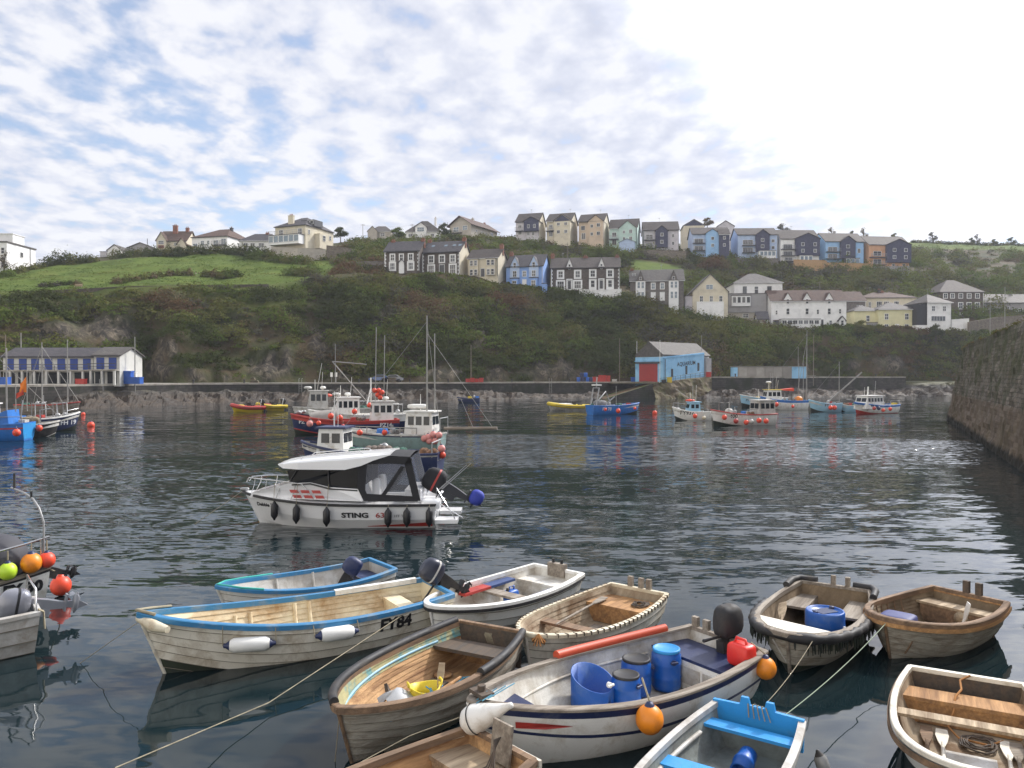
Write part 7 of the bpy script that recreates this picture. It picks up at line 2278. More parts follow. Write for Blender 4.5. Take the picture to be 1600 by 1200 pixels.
bs = n_['Principled BSDF']; bs.inputs['Base Color'].default_value = (.25, .27, .33, 1); bs.inputs['Alpha'].default_value = .30; bs.inputs['Roughness'].default_value = .12
m.build('rear_pane', CLEAR, st.root)
for s in (1, -1):
    m = MB(); pts = [(2.0, .98), (1.98, 1.84), (.8, 1.84), (.62, .94)]; m.add([(x, s * (cw(z) + .012), z) for x, z in pts], [(0, 1, 2, 3)]); m.build('clear_pane', CLEAR, st.root)
m = MB(); m.sphere((1.75, .45, 1.05), 1, 12, 0, (.12, .22, .32), None, .5); m.build('helm_seat', P_GEL, st.root)
m = MB(); m.sphere((1.75, -.45, 1.05), 1, 12, 0, (.12, .22, .32), None, .5); m.build('helm_seat', P_GEL, st.root)
m = MB(); m.bx(.45, .9, -.8, .8, .72, 1.08); m.build('stern_bench', P_GEL, st.root)
# stern quarter, swim platform, outboard, rails
for yq in (.78, -.78):
    m = MB(); m.sphere((.15, yq, .68), 1, 14, 0, (.28, .30, .16), None, .45); m.build('quarter_pod', P_GEL, st.root)
for s in (1, -1):
    m = MB(); m.bx(-.62, .02, s * .75 - .32, s * .75 + .32, .16, .26); m.build('swim_platform', P_GEL, st.root)
outboard(st.root, (-.16, 0, .80), 1.45, R(62), C_BLACK, mat('motor_grey', (.02, .022, .03), .5), stripe=P_RED, bag=mat('bag_blue', (.035, .055, .36), .7, var=.1))
m = MB(); m.tube([(.02, .9, .5), (-.02, .92, 1.15), (-.5, .92, .35), (-.55, .9, .2)], .018, 6); m.tube([(-.02, .92, .75), (-.75, .9, .30)], .014, 6); m.build('stern_rail', P_STEEL, st.root)
for yy, dx in ((.55, .0), (.2, .1)):
    m = MB(); m.tube([(.0 - dx, yy, 1.0), (-.85 - dx, yy - .1, 1.75)], [.022, .008], 6); m.build('rod_holder', P_GALV, st.root)
for s in (1, -1):
    def rp(t): return st.h.pt(t, 1, -.12, s)
    m = MB(); m.tube([rp(.60) + Vector((0, 0, .10)), rp(.66) + Vector((0, 0, .50)), rp(.74) + Vector((0, 0, .52)), rp(.90) + Vector((0, 0, .48)), rp(.965) + Vector((0, 0, .44)), rp(.97) + Vector((.05, 0, .30))], .016, 6); m.build('pulpit_rail', P_STEEL, st.root)
    for t in (.72, .80, .88, .95):
        m = MB(); m.tube([rp(t), rp(t - .02) + Vector((0, 0, .28)), rp(t - .02) + Vector((-.03, 0, .48))], .012, 5); m.build('rail_post', P_STEEL, st.root)
m = MB(); m.sphere((LS - .02, 0, .98), 1, 8, 0, (.14, .06, .05), None, .6); m.build('bow_roller', P_GALV, st.root)
# markings
for r in range(2):
    for k in range(3):
        x0 = 4.12 - r * .10 - k * .33; z0 = 1.00 - r * .14; w = .25
        m = MB(); pts = [(x0, z0), (x0 - w, z0), (x0 - w + .05, z0 + .085), (x0 + .05, z0 + .085)]
        m.add([(x, cab_w(x, z) + .012, z) for x, z in pts], [(3, 2, 1, 0)]); m.build('hull_stripe', P_RED, st.root)
hull_text(st, 'Debbie 2', .15, 4.98, .60, 1, BLACK_L, .006, .012, name='name_lettering')
hull_text(st, 'STING', .20, 2.25, .40, 1, BLACK_L, .008, .012, name='model_lettering', sx=1.35)
hull_text(st, '630', .20, 1.48, .40, 1, P_RED, .003, .012, name='model_lettering', sx=1.3)
hull_text(st, 'HT TWA', .10, .92, .38, 1, P_GALV, .002, .012, name='model_lettering', sx=1.2)
for lab, x in (('black fender nearest the pointed bow of the cabin cruiser', 4.62), ('black fender under the front window of the cabin cruiser', 3.92), ('black fender under the middle of the cruiser windows', 3.02), ('black fender covering the lettering of the cabin cruiser', 1.30), ('black fender below the clear canopy pane of the cruiser', .78), ('black fender at the stern corner of the cabin cruiser', .16)):
    g = st.M @ (st.h.pt(x / LS, 1, .03, 1) + Vector((0, 0, .01)))
    p0 = st.M @ st.h.surf(x, .50, 1, .12); p1 = st.M @ st.h.surf(x, .16, 1, .12)
    p0.z = g.z - .06; p1 = Vector((p0.x, p0.y - .02, p0.z - .56))
    up = st.M @ Vector((x, cab_w(x, 1.3) + .02, 1.25)) if x > 2 else g
    fender(lab, p0, p1, .10, P_RUB, None, None, [(p0, g), (g, up)])

# ------------------------------------------------------------------ fishing boats and small craft
GEAR = [mat('net_green', (.05, .12, .09), .95, var=.5, vscale=6), mat('net_rust', (.17, .09, .05), .95, var=.5, vscale=6), mat('net_grey', (.13, .12, .11), .95, var=.5, vscale=6)]


def fishing_boat(name, label, cat, bow, stern, B, D, sb, hullm, railm, deckm=P_GREYW, bandm=None, bands=None, group=None, ss=.05, text=None, house=None, masts=(), shelter=None, planks=20, rig=True, wl=P_FOUL, **hk):
    """bow, stern: photo points on the waterline. house: (x0, x1, width, height, wall, roof, slope)."""
    b = Boat()
    p, q = PZ(bow[0], bow[1], 0), PZ(stern[0], stern[1], 0)
    d = p - q; L = d.length; ang = math.atan2(d.y, d.x)
    rake = hk.pop('rake', .35)
    L += rake * .6
    kw = dict(draft=.3, tr=.80, rake=rake, p=2.3, q=.7, vee=1.0, bil=.65); kw.update(hk)
    b.h = Hull(L, B, D, sb=sb, ss=ss, **kw)
    b.root = empty(name, (q.x, q.y, 0), ang, label, cat, group)
    b.M = Matrix.Translation((q.x, q.y, 0)) @ Matrix.Rotation(ang, 4, 'Z')
    b.L = L
    bb = bands or [(.42, 1), (1, 0)]
    m = hull_shell(b.h, planks, bb, 0, .1, step=.003, deck=True); m.build('hull', [hullm, wl, bandm or hullm], b.root)
    m = rail_mesh(b.h, .05, .05, .04, .06, 0, True); m.build('gunwale', railm, b.root)
    T = svals(20); dz = -min(.35, D * .4)
    m = MB(); rows = []
    for s, e in ((1, 0), (1, dz), (-1, dz), (-1, 0)):
        rows.append([b.h.pt(t, 1, -.05, s) + Vector((0, 0, e + .01)) for t in T])
    m.grid(rows); m.build('deck', deckm, b.root)
    if text: hull_text(b, text[0], text[1], text[2] * L, text[3], text[4], text[5], .012, .015)
    if house:
        x0, x1, w, hh, wm, rm, slope = house
        z0 = D + dz - .02
        x0 *= L; x1 *= L
        m = MB(); w /= 2
        m.add([(x0, -w, z0), (x1, -w, z0), (x1, w, z0), (x0, w, z0), (x0 + .05, -w * .92, z0 + hh), (x1 - slope, -w * .92, z0 + hh), (x1 - slope, w * .92, z0 + hh), (x0 + .05, w * .92, z0 + hh)], [(0, 3, 2, 1), (4, 5, 6, 7), (0, 1, 5, 4), (1, 2, 6, 5), (2, 3, 7, 6), (3, 0, 4, 7)])
        ob = m.build('wheelhouse', wm, b.root)
        m = MB(); m.bx(x0 - .1, x1 - slope + .14, -w * .92 - .08, w * .92 + .08, z0 + hh + .002, z0 + hh + .08); m.build('wheelhouse_roof', rm, ob)
        n = max(2, int((x1 - x0) / .55))
        zb, zt = z0 + hh * .56, z0 + hh * .86
        for s in (1, -1):
            for i in range(n):
                xa = lerp(x0 + .12, x1 - slope * .75 - .1, i / n) + .06; xb = lerp(x0 + .12, x1 - slope * .75 - .1, (i + 1) / n) - .06
                ya = w * (1 - .08 * .52) + .012; yb = w * (1 - .08 * .88) + .012
                m = MB(); m.add([(xa, s * ya, zb), (xb, s * ya, zb), (xb, s * yb, zt), (xa, s * yb, zt)], [(0, 1, 2, 3) if s < 0 else (3, 2, 1, 0)]); m.build('wheelhouse_window', GLASS, ob)
        for i in range(2):
            y0, y1 = -w * .82 + i * w * .86, -w * .82 + i * w * .86 + w * .76
            fx = lambda z: x1 - slope * (z - z0) / hh + .012
            m = MB(); m.add([(fx(zb), y0, zb), (fx(zb), y1, zb), (fx(zt), y1, zt), (fx(zt), y0, zt)], [(0, 1, 2, 3)]); m.build('wheelhouse_window', GLASS, ob)
            m = MB(); fy = x0 + .05 * .7 - .012; m.add([(fy, y0, zb), (fy, y1, zb), (fy, y1, zt), (fy, y0, zt)], [(3, 2, 1, 0)]); m.build('wheelhouse_window', GLASS, ob)
        b.ztop = z0 + hh + .08; b.hx = (x0 + x1) / 2
    for x, y, z0, h_, r in masts:
        m = MB(); m.tube([(x * L, y, z0), (x * L, y, z0 + h_)], [r, r * .6], 6); m.build('mast', P_MAST, b.root)
    # loose gear on deck: fish boxes, pots and coiled line
    for i in range(5 if L > 4.5 else 3):
        gx = (.10 + .17 * i + rng.uniform(-.04, .04)) * L; gy = rng.uniform(-.3, .3) * B * .8
        if house and x0 - .4 < gx < x1 + .4: gx = x1 + .5 + .25 * i
        if gx > L * .88: continue
        gz = D + dz; m = MB(); k = int(rng.integers(0, 3))
        if k == 0: m.box((gx, gy, gz + .2), (.6, .42, .4), 0, rz=rng.uniform(0, 3)); m.box((gx, gy, gz + .5), (.56, .4, .18), 0, rz=rng.uniform(0, 3)); m.build('fish_box', [P_BLUE, P_GREYW, P_YELLOW, P_RED][int(rng.integers(0, 4))], b.root)
        elif k == 1: m.sphere((gx, gy, gz + .2), 1, 10, 0, (.4, .35, .32)); [m.sphere((gx + rng.uniform(-.3, .3), gy + rng.uniform(-.3, .3), gz + .4), .2, 8) for _ in range(4)]; m.build('net_heap', GEAR[int(rng.integers(0, 3))], b.root)
        else: m.tube([(gx, gy, gz), (gx, gy, gz + rng.uniform(.7, 1.5))], .035, 5); m.tube([(gx, gy - .3, gz + .6), (gx + .1, gy + .4, gz + .7)], .03, 5); m.sphere((gx, gy, gz + .55), .2, 8); m.build('hauler_gear', P_GALV, b.root)
    if masts:
        x, y, z0, h_, r = masts[0]; m = MB()
        for e in (.97, .02): m.tube([(x * L, y, z0 + h_ * .95), (e * L, 0, D + (sb if e > .5 else ss) + .1)], .012, 4)
        m.build('rigging', P_MAST, b.root)
    if house:
        m = MB(); m.tube([(lerp(x0, x1, .3), .3, D + dz + hh), (lerp(x0, x1, .25), .32, D + dz + hh + 1.7)], .014, 4); m.tube([(lerp(x0, x1, .6), -.3, D + dz + hh), (lerp(x0, x1, .6), -.3, D + dz + hh + 1.0)], .02, 4); m.build('antenna', P_WHITE, b.root)
    if shelter:
        x0, x1, w, hh, sm = shelter
        z0 = D - .05
        m = MB(); rows = [[(lerp(x0, x1, i / 6) * L, w / 2 * math.cos(a), z0 + hh * math.sin(a) ** .6 * (1 - .25 * (i / 6) ** 2)) for a in [PI * k / 10 for k in range(11)]] for i in range(7)]
        m.grid(rows, 0, True); m.add(rows[0], [tuple(range(11))]); m.add(rows[-1], [tuple(range(11))[::-1]]); m.build('shelter', sm, b.root)
    return b


def extra(b, kind, *a, m=P_GALV, r=.03, n=6):
    mb = MB()
    for pts in a: mb.tube(pts, r, n)
    return mb.build(kind, m, b.root)


def radar(b, x, z, m=P_WHITE, r=.25):
    mb = MB(); mb.lathe([(.001, 0), (r * .7, 0), (r, .05), (r, .16), (r * .6, .24), (.001, .25)], 14, 0, Matrix.Translation((x, 0, z + .12))); mb.tube([(x, 0, z), (x, 0, z + .13)], .05, 6); mb.build('radar_dome', m, b.root)


CLUSTER = 'fishing boats moored in the middle of the basin'
# navy boat with white wheelhouse, behind the cruiser
b = fishing_boat('fishing_boat', 'navy fishing boat with white wheelhouse directly behind the cabin cruiser', 'fishing boat', (478, 733), (690, 736), 2.2, .82, .50, P_NAVY, P_NAVY, P_GREYW, group=CLUSTER, house=(.66, .86, 1.4, 1.45, P_WHITE, P_NAVY, .15), bands=[(.36, 1), (.9, 0), (.95, 2), (1, 0)], bandm=P_GREYW)
extra(b, 'stern_gantry', [(.25, .9, .7), (.25, .9, 1.35)], [(.25, -.9, .7), (.25, -.9, 1.35)], [(.25, .9, 1.35), (.25, -.9, 1.35)]); extra(b, 'antenna', [(b.hx, 0, b.ztop), (b.hx, 0, b.ztop + 1.6)], m=P_WHITE, r=.015)
mb = MB()
for i in range(5):
    mb.sphere((3.3 - i * .22, .3 - .1 * (i % 3), 1.0), 1, 10, 0, (.18, .28, .16))
mb.build('net_bundle', mat('net_brown', (.16, .13, .11), .95, var=.4, vscale=4), b.root)
BA = b
for lab, px, py, r, mm, z in (('bright red round buoy at the stern of navy fishing boat', 675, 717, .20, P_FLUO, None), ('faded orange buoy high on stern post of navy fishing boat', 690, 701, .17, P_PINK, None), ('red buoy just below the faded one at navy boat stern', 691, 711, .16, P_FLUO, None)):
    buoy(lab, PD(px, py, 34.6), r, mm, 'buoys on the stern of the navy fishing boat', rope=PD(px - 3, py - 12, 34.8))
# grey green boat
b = fishing_boat('fishing_boat', 'grey green fishing boat with tall twin masts and pink buoys', 'fishing boat', (540, 701), (691, 704), 2.3, .95, .30, P_GREEN, P_GREYW, P_GREYW, group=CLUSTER, house=(.06, .34, 1.5, 1.65, P_WHITE, P_WHITE, .15), masts=[(.13, .35, .8, 7.0, .06), (.09, -.35, .8, 6.0, .05)], ss=.02, bands=[(.4, 1), (.9, 0), (1, 2)], bandm=P_NAVY)
extra(b, 'stern_gantry', [(-.1, .8, .9), (-.1, .8, 1.9)], [(-.1, -.8, .9), (-.1, -.8, 1.9)], [(-.1, .8, 1.9), (-.1, -.8, 1.9)], r=.03)
extra(b, 'stay', [(.13 * b.L, .35, 6.8), (-3.0, .2, 1.45)], [(-1.2, .3, 3.0), (-1.9, .25, 1.4)], m=P_MAST, r=.012)
extra(b, 'boom', [(-.2, .3, 1.3), (-3.3, .2, 1.35)], m=WD_GREY, r=.10)
mb = MB(); mb.sphere((.24 * b.L, 0, 2.55), 1, 14, 0, (.6, .3, .14), None, .5); mb.build('life_raft', P_WHITE, b.root)
extra(b, 'rail', [(1.2, 1.05, 1.35), (5.2, .9, 1.4)], *[[(x, 1.05, .95), (x, 1.05, 1.36)] for x in (1.2, 2.2, 3.2, 4.2)], m=P_MAST)
for i, (px, py) in enumerate([(663, 685), (669, 683), (671, 689), (677, 679), (686, 680), (680, 689)]):
    buoy('pink round buoy in the bunch hanging at the grey green boat stern', PD(px, py, 43.6), .19, P_PINK, 'pink buoys bunched on the grey green boat', rope=PD(px + 1, py - 9, 43.8))
for lab, px, py, r, mm in (('red round buoy midway along the grey green boat side', 650, 684, .17, P_FLUO), ('whitish round buoy on the grey green boat side', 628, 681, .17, P_GREYW), ('orange red buoy hung above the grey green hull', 601, 676, .16, P_FLUO), ('orange buoy tucked behind the white wheelhouse of the navy boat', 562, 676, .17, P_FLUO)):
    buoy(lab, PD(px, py, 43.9), r, mm, None, rope=PD(px, py - 9, 44))
# red and navy boat
b = fishing_boat('fishing_boat', 'navy fishing boat with red top strake and white wheelhouse aft', 'fishing boat', (459, 679), (622, 676), 2.6, .98, .55, P_NAVY, P_RED, P_RED, group=CLUSTER, text=('PZ14', .42, .13, .66, 1, WHITE_L), house=(.05, .27, 1.7, 1.75, P_WHITE, P_GREYW, .15), bands=[(.34, 1), (.40, 2), (.84, 0), (1, 2)], bandm=P_RED, shelter=(.58, .82, 1.8, .9, mat('canvas_grey', (.27, .25, .23), .85, var=.12, bump=.2)))
hull_text(b, 'PZ', .36, .90 * b.L, .95, 1, WHITE_L, .012, .015)
extra(b, 'gantry_mast', [(.26 * b.L, 0, 2.3), (.26 * b.L, 0, 4.2)], [(.30 * b.L, .5, 2.2), (.26 * b.L, 0, 3.4)], m=P_WHITE, r=.06); extra(b, 'whip_antenna', [(.22 * b.L, .3, 2.3), (.21 * b.L, .3, 8.0)], [(.14 * b.L, .3, 2.3), (.13 * b.L, .3, 7.4)], m=P_MAST, r=.035)
extra(b, 'derrick', [(.30 * b.L, 0, 2.4), (.62 * b.L, .2, 5.4)], [(.62 * b.L, .2, 5.4), (.30 * b.L, .1, 5.2)], m=P_MAST, r=.045); radar(b, .12 * b.L, 2.4)
for i in range(6):
    mb = MB(); a = i * 1.1; mb.sphere((.94 * b.L - .1 * i, .25 * math.sin(a), 1.62 + .06 * (i % 2)), 1, 8, 0, (.13, .16, .12)); mb.build('anchor_gear', P_GALV, b.root)
GB = 'red buoys on the navy and red boat'
for px, py in ((585, 610), (592, 610), (590, 617), (594, 621), (597, 613)): buoy('red round buoy bunched on the mast of the red topped boat', PD(px, py, 54.8), .17, P_FLUO, GB, rope=PD(px, py - 8, 54.8))
for lab, px, py, r, mm in (('faded red buoy hung on canvas shelter of red topped boat', 517, 650, .22, P_FLUO), ('red buoy on canvas shelter side nearer the wheelhouse', 531, 653, .22, P_FLUO), ('pink buoy at bow of the red topped boat', 484, 662, .23, P_PINK), ('small red buoy beside the pink bow buoy', 498, 661, .17, P_FLUO), ('orange float lying on deck of the red topped boat', 536, 667, .18, P_FLUO)):
    buoy(lab, PD(px, py, 54.6), r, mm, None, rope=PD(px, py - 10, 54.8))
# white cabin boat behind
b = fishing_boat('cabin_boat', 'white cabin boat with navy hull behind the red topped boat', 'boat', (486, 671), (637, 668), 2.6, 1.15, .45, P_NAVY, P_WHITE, P_WHITE, group=CLUSTER, house=(.50, .80, 1.8, 1.75, P_WHITE, P_WHITE, .7), bands=[(.36, 1), (.68, 0), (1, 2)], bandm=P_WHITE)
radar(b, b.hx - .3, b.ztop); radar(b, b.hx + .6, b.ztop, P_GREYW, .35); extra(b, 'aft_frame', [(.6, 1.0, 1.1), (.6, 1.0, 2.0), (3.2, 1.0, 2.0)], [(.6, -1.0, 1.1), (.6, -1.0, 2.0), (3.2, -1.0, 2.0)])
buoy('red ring buoy hanging behind the white cabin', PD(554, 643, 60.5), .22, P_FLUO, None, rope=PD(554, 635, 60.5)); buoy('red buoy hanging over stern of the white cabin boat', PD(577, 633, 60.5), .2, P_FLUO, None, rope=PD(577, 622, 60.5))
b = fishing_boat('cabin_boat', 'grey cabin boat with navy side windows furthest back in the cluster', 'boat', (462, 664), (600, 662), 2.6, 1.45, .15, P_NAVY, P_GREYW, P_GREYW, group=CLUSTER, house=(.62, .86, 1.8, 1.9, P_GREYW, P_GREYW, .35), bands=[(.36, 1), (.72, 0), (1, 2)], bandm=P_GREYW)
radar(b, b.hx - .5, b.ztop); radar(b, b.hx + .8, b.ztop, P_GREYW, .35); extra(b, 'antenna', [(b.hx, .3, b.ztop), (b.hx - .4, .3, b.ztop + 2.4)], m=P_WHITE, r=.02); extra(b, 'side_rail', [(.8, 1.25, 1.5), (.8, 1.25, 2.1), (4.5, 1.25, 2.1)], m=P_STEEL)
mb = MB(); mb.sphere((5.05, -.2, 2.6), 1, 12, 0, (.5, .5, .16)); mb.build('dinghy_bundle', P_FLUO, b.root)

# inflatable boats
def rib(label, bow, stern, tubem, hullm, B=2.0, group=None, load=(), console=True):
    p, q = PZ(bow[0], bow[1], 0), PZ(stern[0], stern[1], 0)
    d = p - q; L = d.length; ang = math.atan2(d.y, d.x)
    root = empty('inflatable_boat', (q.x, q.y, 0), ang, label, 'inflatable boat', group)
    h = Hull(L, B, .40, sb=.35, ss=0, draft=.2, tr=.95, rake=.3, p=2.4, q=.6)
    m = hull_shell(h, 2, [(1, 0)], 0, .1, step=0, deck=True); T = svals(16); m.grid([[h.pt(t, .9, -.05, 1) for t in T], [h.pt(t, .9, -.05, -1) for t in T]]); m.build('hull', hullm, root)
    m = MB(); T = svals(22); path = [h.pt(t, 1, -.02, 1) + Vector((0, 0, .1)) for t in T] + [h.pt(t, 1, -.02, -1) + Vector((0, 0, .1)) for t in T[::-1][1:]]
    m.tube([path[0] - Vector((.35, 0, 0))] + path + [path[-1] - Vector((.35, 0, 0))], .24, 10); m.build('tube', tubem, root)
    m = MB(); m.tube([p_ + Vector((0, 0, .02)) + (Vector((0, .245, 0)) if i < len(path) / 2 else Vector((0, -.245, 0))) for i, p_ in enumerate(path) if abs(p_.y) > .3 * B], .035, 4); m.build('rubbing_strip', P_BLACK, root)
    if console:
        m = MB(); m.bx(L * .38, L * .48, -.35, .35, .35, 1.15); m.bx(L * .24, L * .34, -.3, .3, .35, .85); m.build('console', P_BLACK, root)
    m = MB(); m.tube([(.25, .7, .5), (.1, .7, 1.5), (.1, -.7, 1.5), (.25, -.7, .5)], .04, 6); m.build('a_frame', P_GALV, root)
    outboard(root, (-.02, 0, .75), 1.3, R(15), P_BLACK, P_BLACK)
    for x, sx, mm in load:
        m = MB(); m.sphere((x * L, 0, .62), 1, 14, 0, (sx, .5, .28), None, .6); m.build('seat_pod', mm, root)
    return root


rib('red inflatable boat with yellow bow in front of the far rocks', (362, 644), (408, 643), P_RED, P_YELLOW, 2.0, None, [(.7, .5, P_YELLOW)])
rib('orange yellow inflatable boat just behind the red one', (402, 642), (441, 641), P_YELLOW, P_YELLOW, 2.0, None, [(.6, .5, P_RED)])
rib('long yellow inflatable boat with black stripe by the slipway', (857, 641), (926, 641), P_YELLOW, P_GREYW, 2.4, None, [(.62, 1.2, P_WHITE)])
b = fishing_boat('workboat', 'bright blue open workboat with radar frame near the slipway', 'boat', (996, 646), (921, 648), 2.1, 1.0, .25, P_BLUE, P_BLUE, P_GREYW, text=('FY 78', .5, .25, .62, -1, WHITE_L))
extra(b, 'radar_frame', [(.5, .6, .9), (.9, .6, 3.0)], [(.5, -.6, .9), (.9, -.6, 3.0)], [(.9, .6, 3.0), (.9, -.6, 3.0)], [(.9, 0, 3.0), (1.0, 0, 4.2)], [(.6, 0, 1.0), (2.2, 0, 2.6), (2.8, .1, 1.4)], [(2.4, .2, 1.2), (3.4, 0, 2.0)], m=P_GALV, r=.07)
mb = MB(); mb.bx(.6, 1.3, -.5, .5, 3.25, 3.4); mb.build('radar_scanner', P_WHITE, b.root); mb = MB(); mb.sphere((1.4, 0, 1.25), 1, 12, 0, (.7, .7, .35), None, .6); mb.build('deck_gear', mat('gear_grey', (.2, .2, .2), .8, var=.3, vscale=4), b.root)
extra(b, 'post', [(3.6, 0, .9), (3.6, 0, 3.2)], m=P_MAST, r=.035)
for lab, px, py, mm in (('red buoy amidships on the bright blue workboat', 966, 642, P_FLUO), ('small red buoy toward the stern of the bright blue workboat', 946, 640, P_FLUO), ('dull red buoy close to bow of the bright blue workboat', 992, 638, P_FLUO)):
    buoy(lab, PD(px, py, 85.0), .26 if px == 966 else .17, mm, None, rope=PD(px, py - 6, 85.2))
RB_ = 'fishing boats moored on the right of the basin'
b = fishing_boat('cabin_boat', 'small white cabin boat with pale blue windows and black registration', 'boat', (1054, 656), (1110, 656), 1.9, .82, .45, P_WHITE, P_WHITE, P_GREYW, group=RB_, text=('FY937', .5, .66, .72, 1, BLACK_L), house=(.30, .66, 1.4, 1.25, P_PALEB, P_PALEB, .35))
extra(b, 'boom', [(b.hx - .2, 0, b.ztop), (b.hx + 1.6, 0, b.ztop + 1.2)], [(b.hx, .2, b.ztop), (b.hx, .2, b.ztop + 1.6)], m=P_MAST, r=.03); extra(b, 'bow_rail', [(b.L * .98, 0, 1.25), (b.L * .98, 0, 1.7), (b.L * .7, .7, 1.6)], m=P_GALV, r=.025)
mb = MB(); mb.sphere((b.hx + .2, 0, b.ztop + .12), 1, 10, 0, (.5, .3, .12)); mb.build('roof_pack', P_FLUO, b.root)
buoy('orange red buoy hanging on the side of the pale blue cabin boat', PD(1086, 650, 74.2), .22, P_FLUO, None, rope=PD(1086, 643, 74.6)); buoy('cream buoy at the stern quarter of the pale blue cabin boat', PD(1100, 653, 74.2), .2, P_CREAM, None, rope=PD(1100, 646, 74.6))
b = fishing_boat('fishing_boat', 'white fishing boat with brown rail and red buoys along side', 'fishing boat', (1114, 665), (1206, 663), 2.1, .95, .45, P_WHITE, P_RED, P_GREYW, group=RB_, text=('400', .45, .72, .82, 1, BLACK_L), house=(.02, .30, 1.5, 1.55, P_GREYW, P_GREYW, .1), bands=[(.38, 1), (1, 0)])
extra(b, 'foredeck_frame', [(b.L * .9, .3, 1.3), (b.L * .9, .3, 2.0), (b.L * .75, .4, 2.0), (b.L * .75, .4, 1.1)], [(b.L * .5, .7, 1.0), (b.L * .48, .7, 1.4), (b.L * .32, .8, 1.4)], m=P_MAST, r=.035)
mb = MB(); mb.sphere((b.L * .72, .1, 1.25), 1, 10, 0, (.35, .35, .25)); mb.build('pot_hauler', P_GREYW, b.root)
for lab, px, py, mm in (('red buoy by the black number of the brown railed boat', 1132, 652, P_FLUO), ('dark red fender buoy amidships on the brown railed boat', 1150, 658, P_RED), ('big bright red buoy amidships on the brown railed boat', 1166, 660, P_FLUO), ('white fender buoy next to the big red one', 1174, 659, P_GREYW), ('small red buoy aft of the big one on the brown railed boat', 1186, 657, P_FLUO), ('red buoy at the stern of the brown railed boat', 1197, 658, P_FLUO)):
    buoy(lab, PD(px, py, 65.5), .22, mm, 'buoys along the brown railed boat', rope=PD(px, py - 8, 65.8))
b = fishing_boat('fishing_boat', 'pale blue fishing boat bow showing behind the white and blue one', 'fishing boat', (1158, 636), (1225, 635), 2.2, 1.2, .55, P_PALEB, P_WHITE, P_GREYW, group=RB_, text=('FY 14', .4, .84, .95, 1, BLACK_L))
b = fishing_boat('fishing_boat', 'white fishing boat with blue rail and yellow topped wheelhouse', 'fishing boat', (1190, 640), (1260, 640), 2.3, 1.15, .55, P_WHITE, P_BLUE, P_GREYW, group=RB_, house=(.58, .92, 1.7, 1.75, P_WHITE, P_YELLOW, .25), bands=[(.36, 1), (.86, 0), (1, 2)], bandm=P_BLUE, masts=[(.02, .4, 1, 9.2, .06), (.14, -.4, 1, 5.0, .05), (.10, .5, 1, 6.0, .04)])
radar(b, b.hx + .4, b.ztop + .7, P_WHITE, .35); extra(b, 'roof_mast', [(b.hx + .4, 0, b.ztop), (b.hx + .4, 0, b.ztop + .8)], [(b.hx - .6, .2, b.ztop), (b.hx - .8, .2, b.ztop + 1.2)], m=P_MAST, r=.05); extra(b, 'stay', [(.02 * b.L, .4, 9), (1.6, .6, 1.2)], [(.02 * b.L, .4, 4.4), (-1.2, 0, 4.4)], m=P_MAST, r=.02)
mb = MB(); mb.sphere((b.L * .18, .2, 1.35), 1, 10, 0, (.55, .5, .4)); mb.build('orange_tub', P_ORANGE, b.root)
mb = MB(); mb.prism([(b.L * .30, 2.4), (b.L * .55, 2.5), (b.L * .56, 2.62), (b.L * .30, 2.8)], 'y', -.5, .5); mb.build('aft_awning', P_FLUO, b.root)
for lab, px, py, mm in (('red buoy beside the wheelhouse of the yellow topped boat', 1213, 632, P_FLUO), ('white buoy next to a red one on the yellow topped boat', 1208, 631, P_WHITE), ('faded red buoy near the stern of the yellow topped boat', 1239, 635, P_FLUO)):
    buoy(lab, PD(px, py, 97.5), .3 if px < 1230 else .2, mm, None, rope=PD(px, py - 6, 97.7))
b = fishing_boat('fishing_boat', 'pale blue fishing boat with diagonal boom and red buoys', 'fishing boat', (1266, 643), (1312, 643), 2.1, 1.0, .45, P_PALEB, P_PALEB, P_GREYW, group=RB_, text=('FY', .45, .52, .8, 1, BLACK_L), masts=[(.02, 0, .9, 5.2, .06)])
extra(b, 'boom', [(1.6, 0, 1.0), (-2.6, .2, 4.8)], m=P_MAST, r=.09)
for px in (1298, 1304): buoy('red buoy of the pair on the pale blue boat with boom', PD(px, 637, 92), .27, P_FLUO, 'red buoys on the boat with the boom', rope=PD(px, 631, 92.3))
b = fishing_boat('open_boat', 'small grey blue boat between the boom boat and the white one', 'boat', (1313, 643), (1336, 643), 1.8, .75, .2, P_PALEB, P_GREYW, P_GREYW, group=RB_); extra(b, 'cover_frame', [(.3, .6, .7), (.4, .6, 1.4), (1.3, .6, 1.5)], m=P_GALV, r=.03)
b = fishing_boat('cabin_boat', 'white cabin boat with blue rail and red waterline near pier', 'boat', (1337, 647), (1397, 645), 2.0, .95, .40, P_WHITE, P_BLUE, P_GREYW, group=RB_, text=('FY 821', .42, .66, .85, 1, BLACK_L), house=(.42, .88, 1.6, 1.45, P_WHITE, P_WHITE, .5), wl=P_RED, bands=[(.46, 1), (.86, 0), (1, 2)], bandm=P_BLUE)
extra(b, 'roof_mast', [(b.hx + .2, 0, b.ztop), (b.hx + .1, 0, b.ztop + 1.0)], m=P_WHITE, r=.08); extra(b, 'stern_rail', [(.2, .8, 1.0), (.2, .8, 1.45), (1.7, .8, 1.45), (1.7, .8, 1.0)], m=P_GALV, r=.03)
for lab, px, py, mm in (('dark red buoy under window of the blue railed white boat', 1366, 638, P_RED), ('navy buoy beside the dark red one', 1373, 638, P_NAVY), ('bright orange red buoy low on the blue railed white boat', 1380, 641, P_FLUO), ('red buoy at the stern of the blue railed white boat', 1391, 639, P_FLUO)):
    buoy(lab, PD(px, py, 85.2), .2, mm, 'buoys on the blue railed white boat', rope=PD(px, py - 6, 85.5))
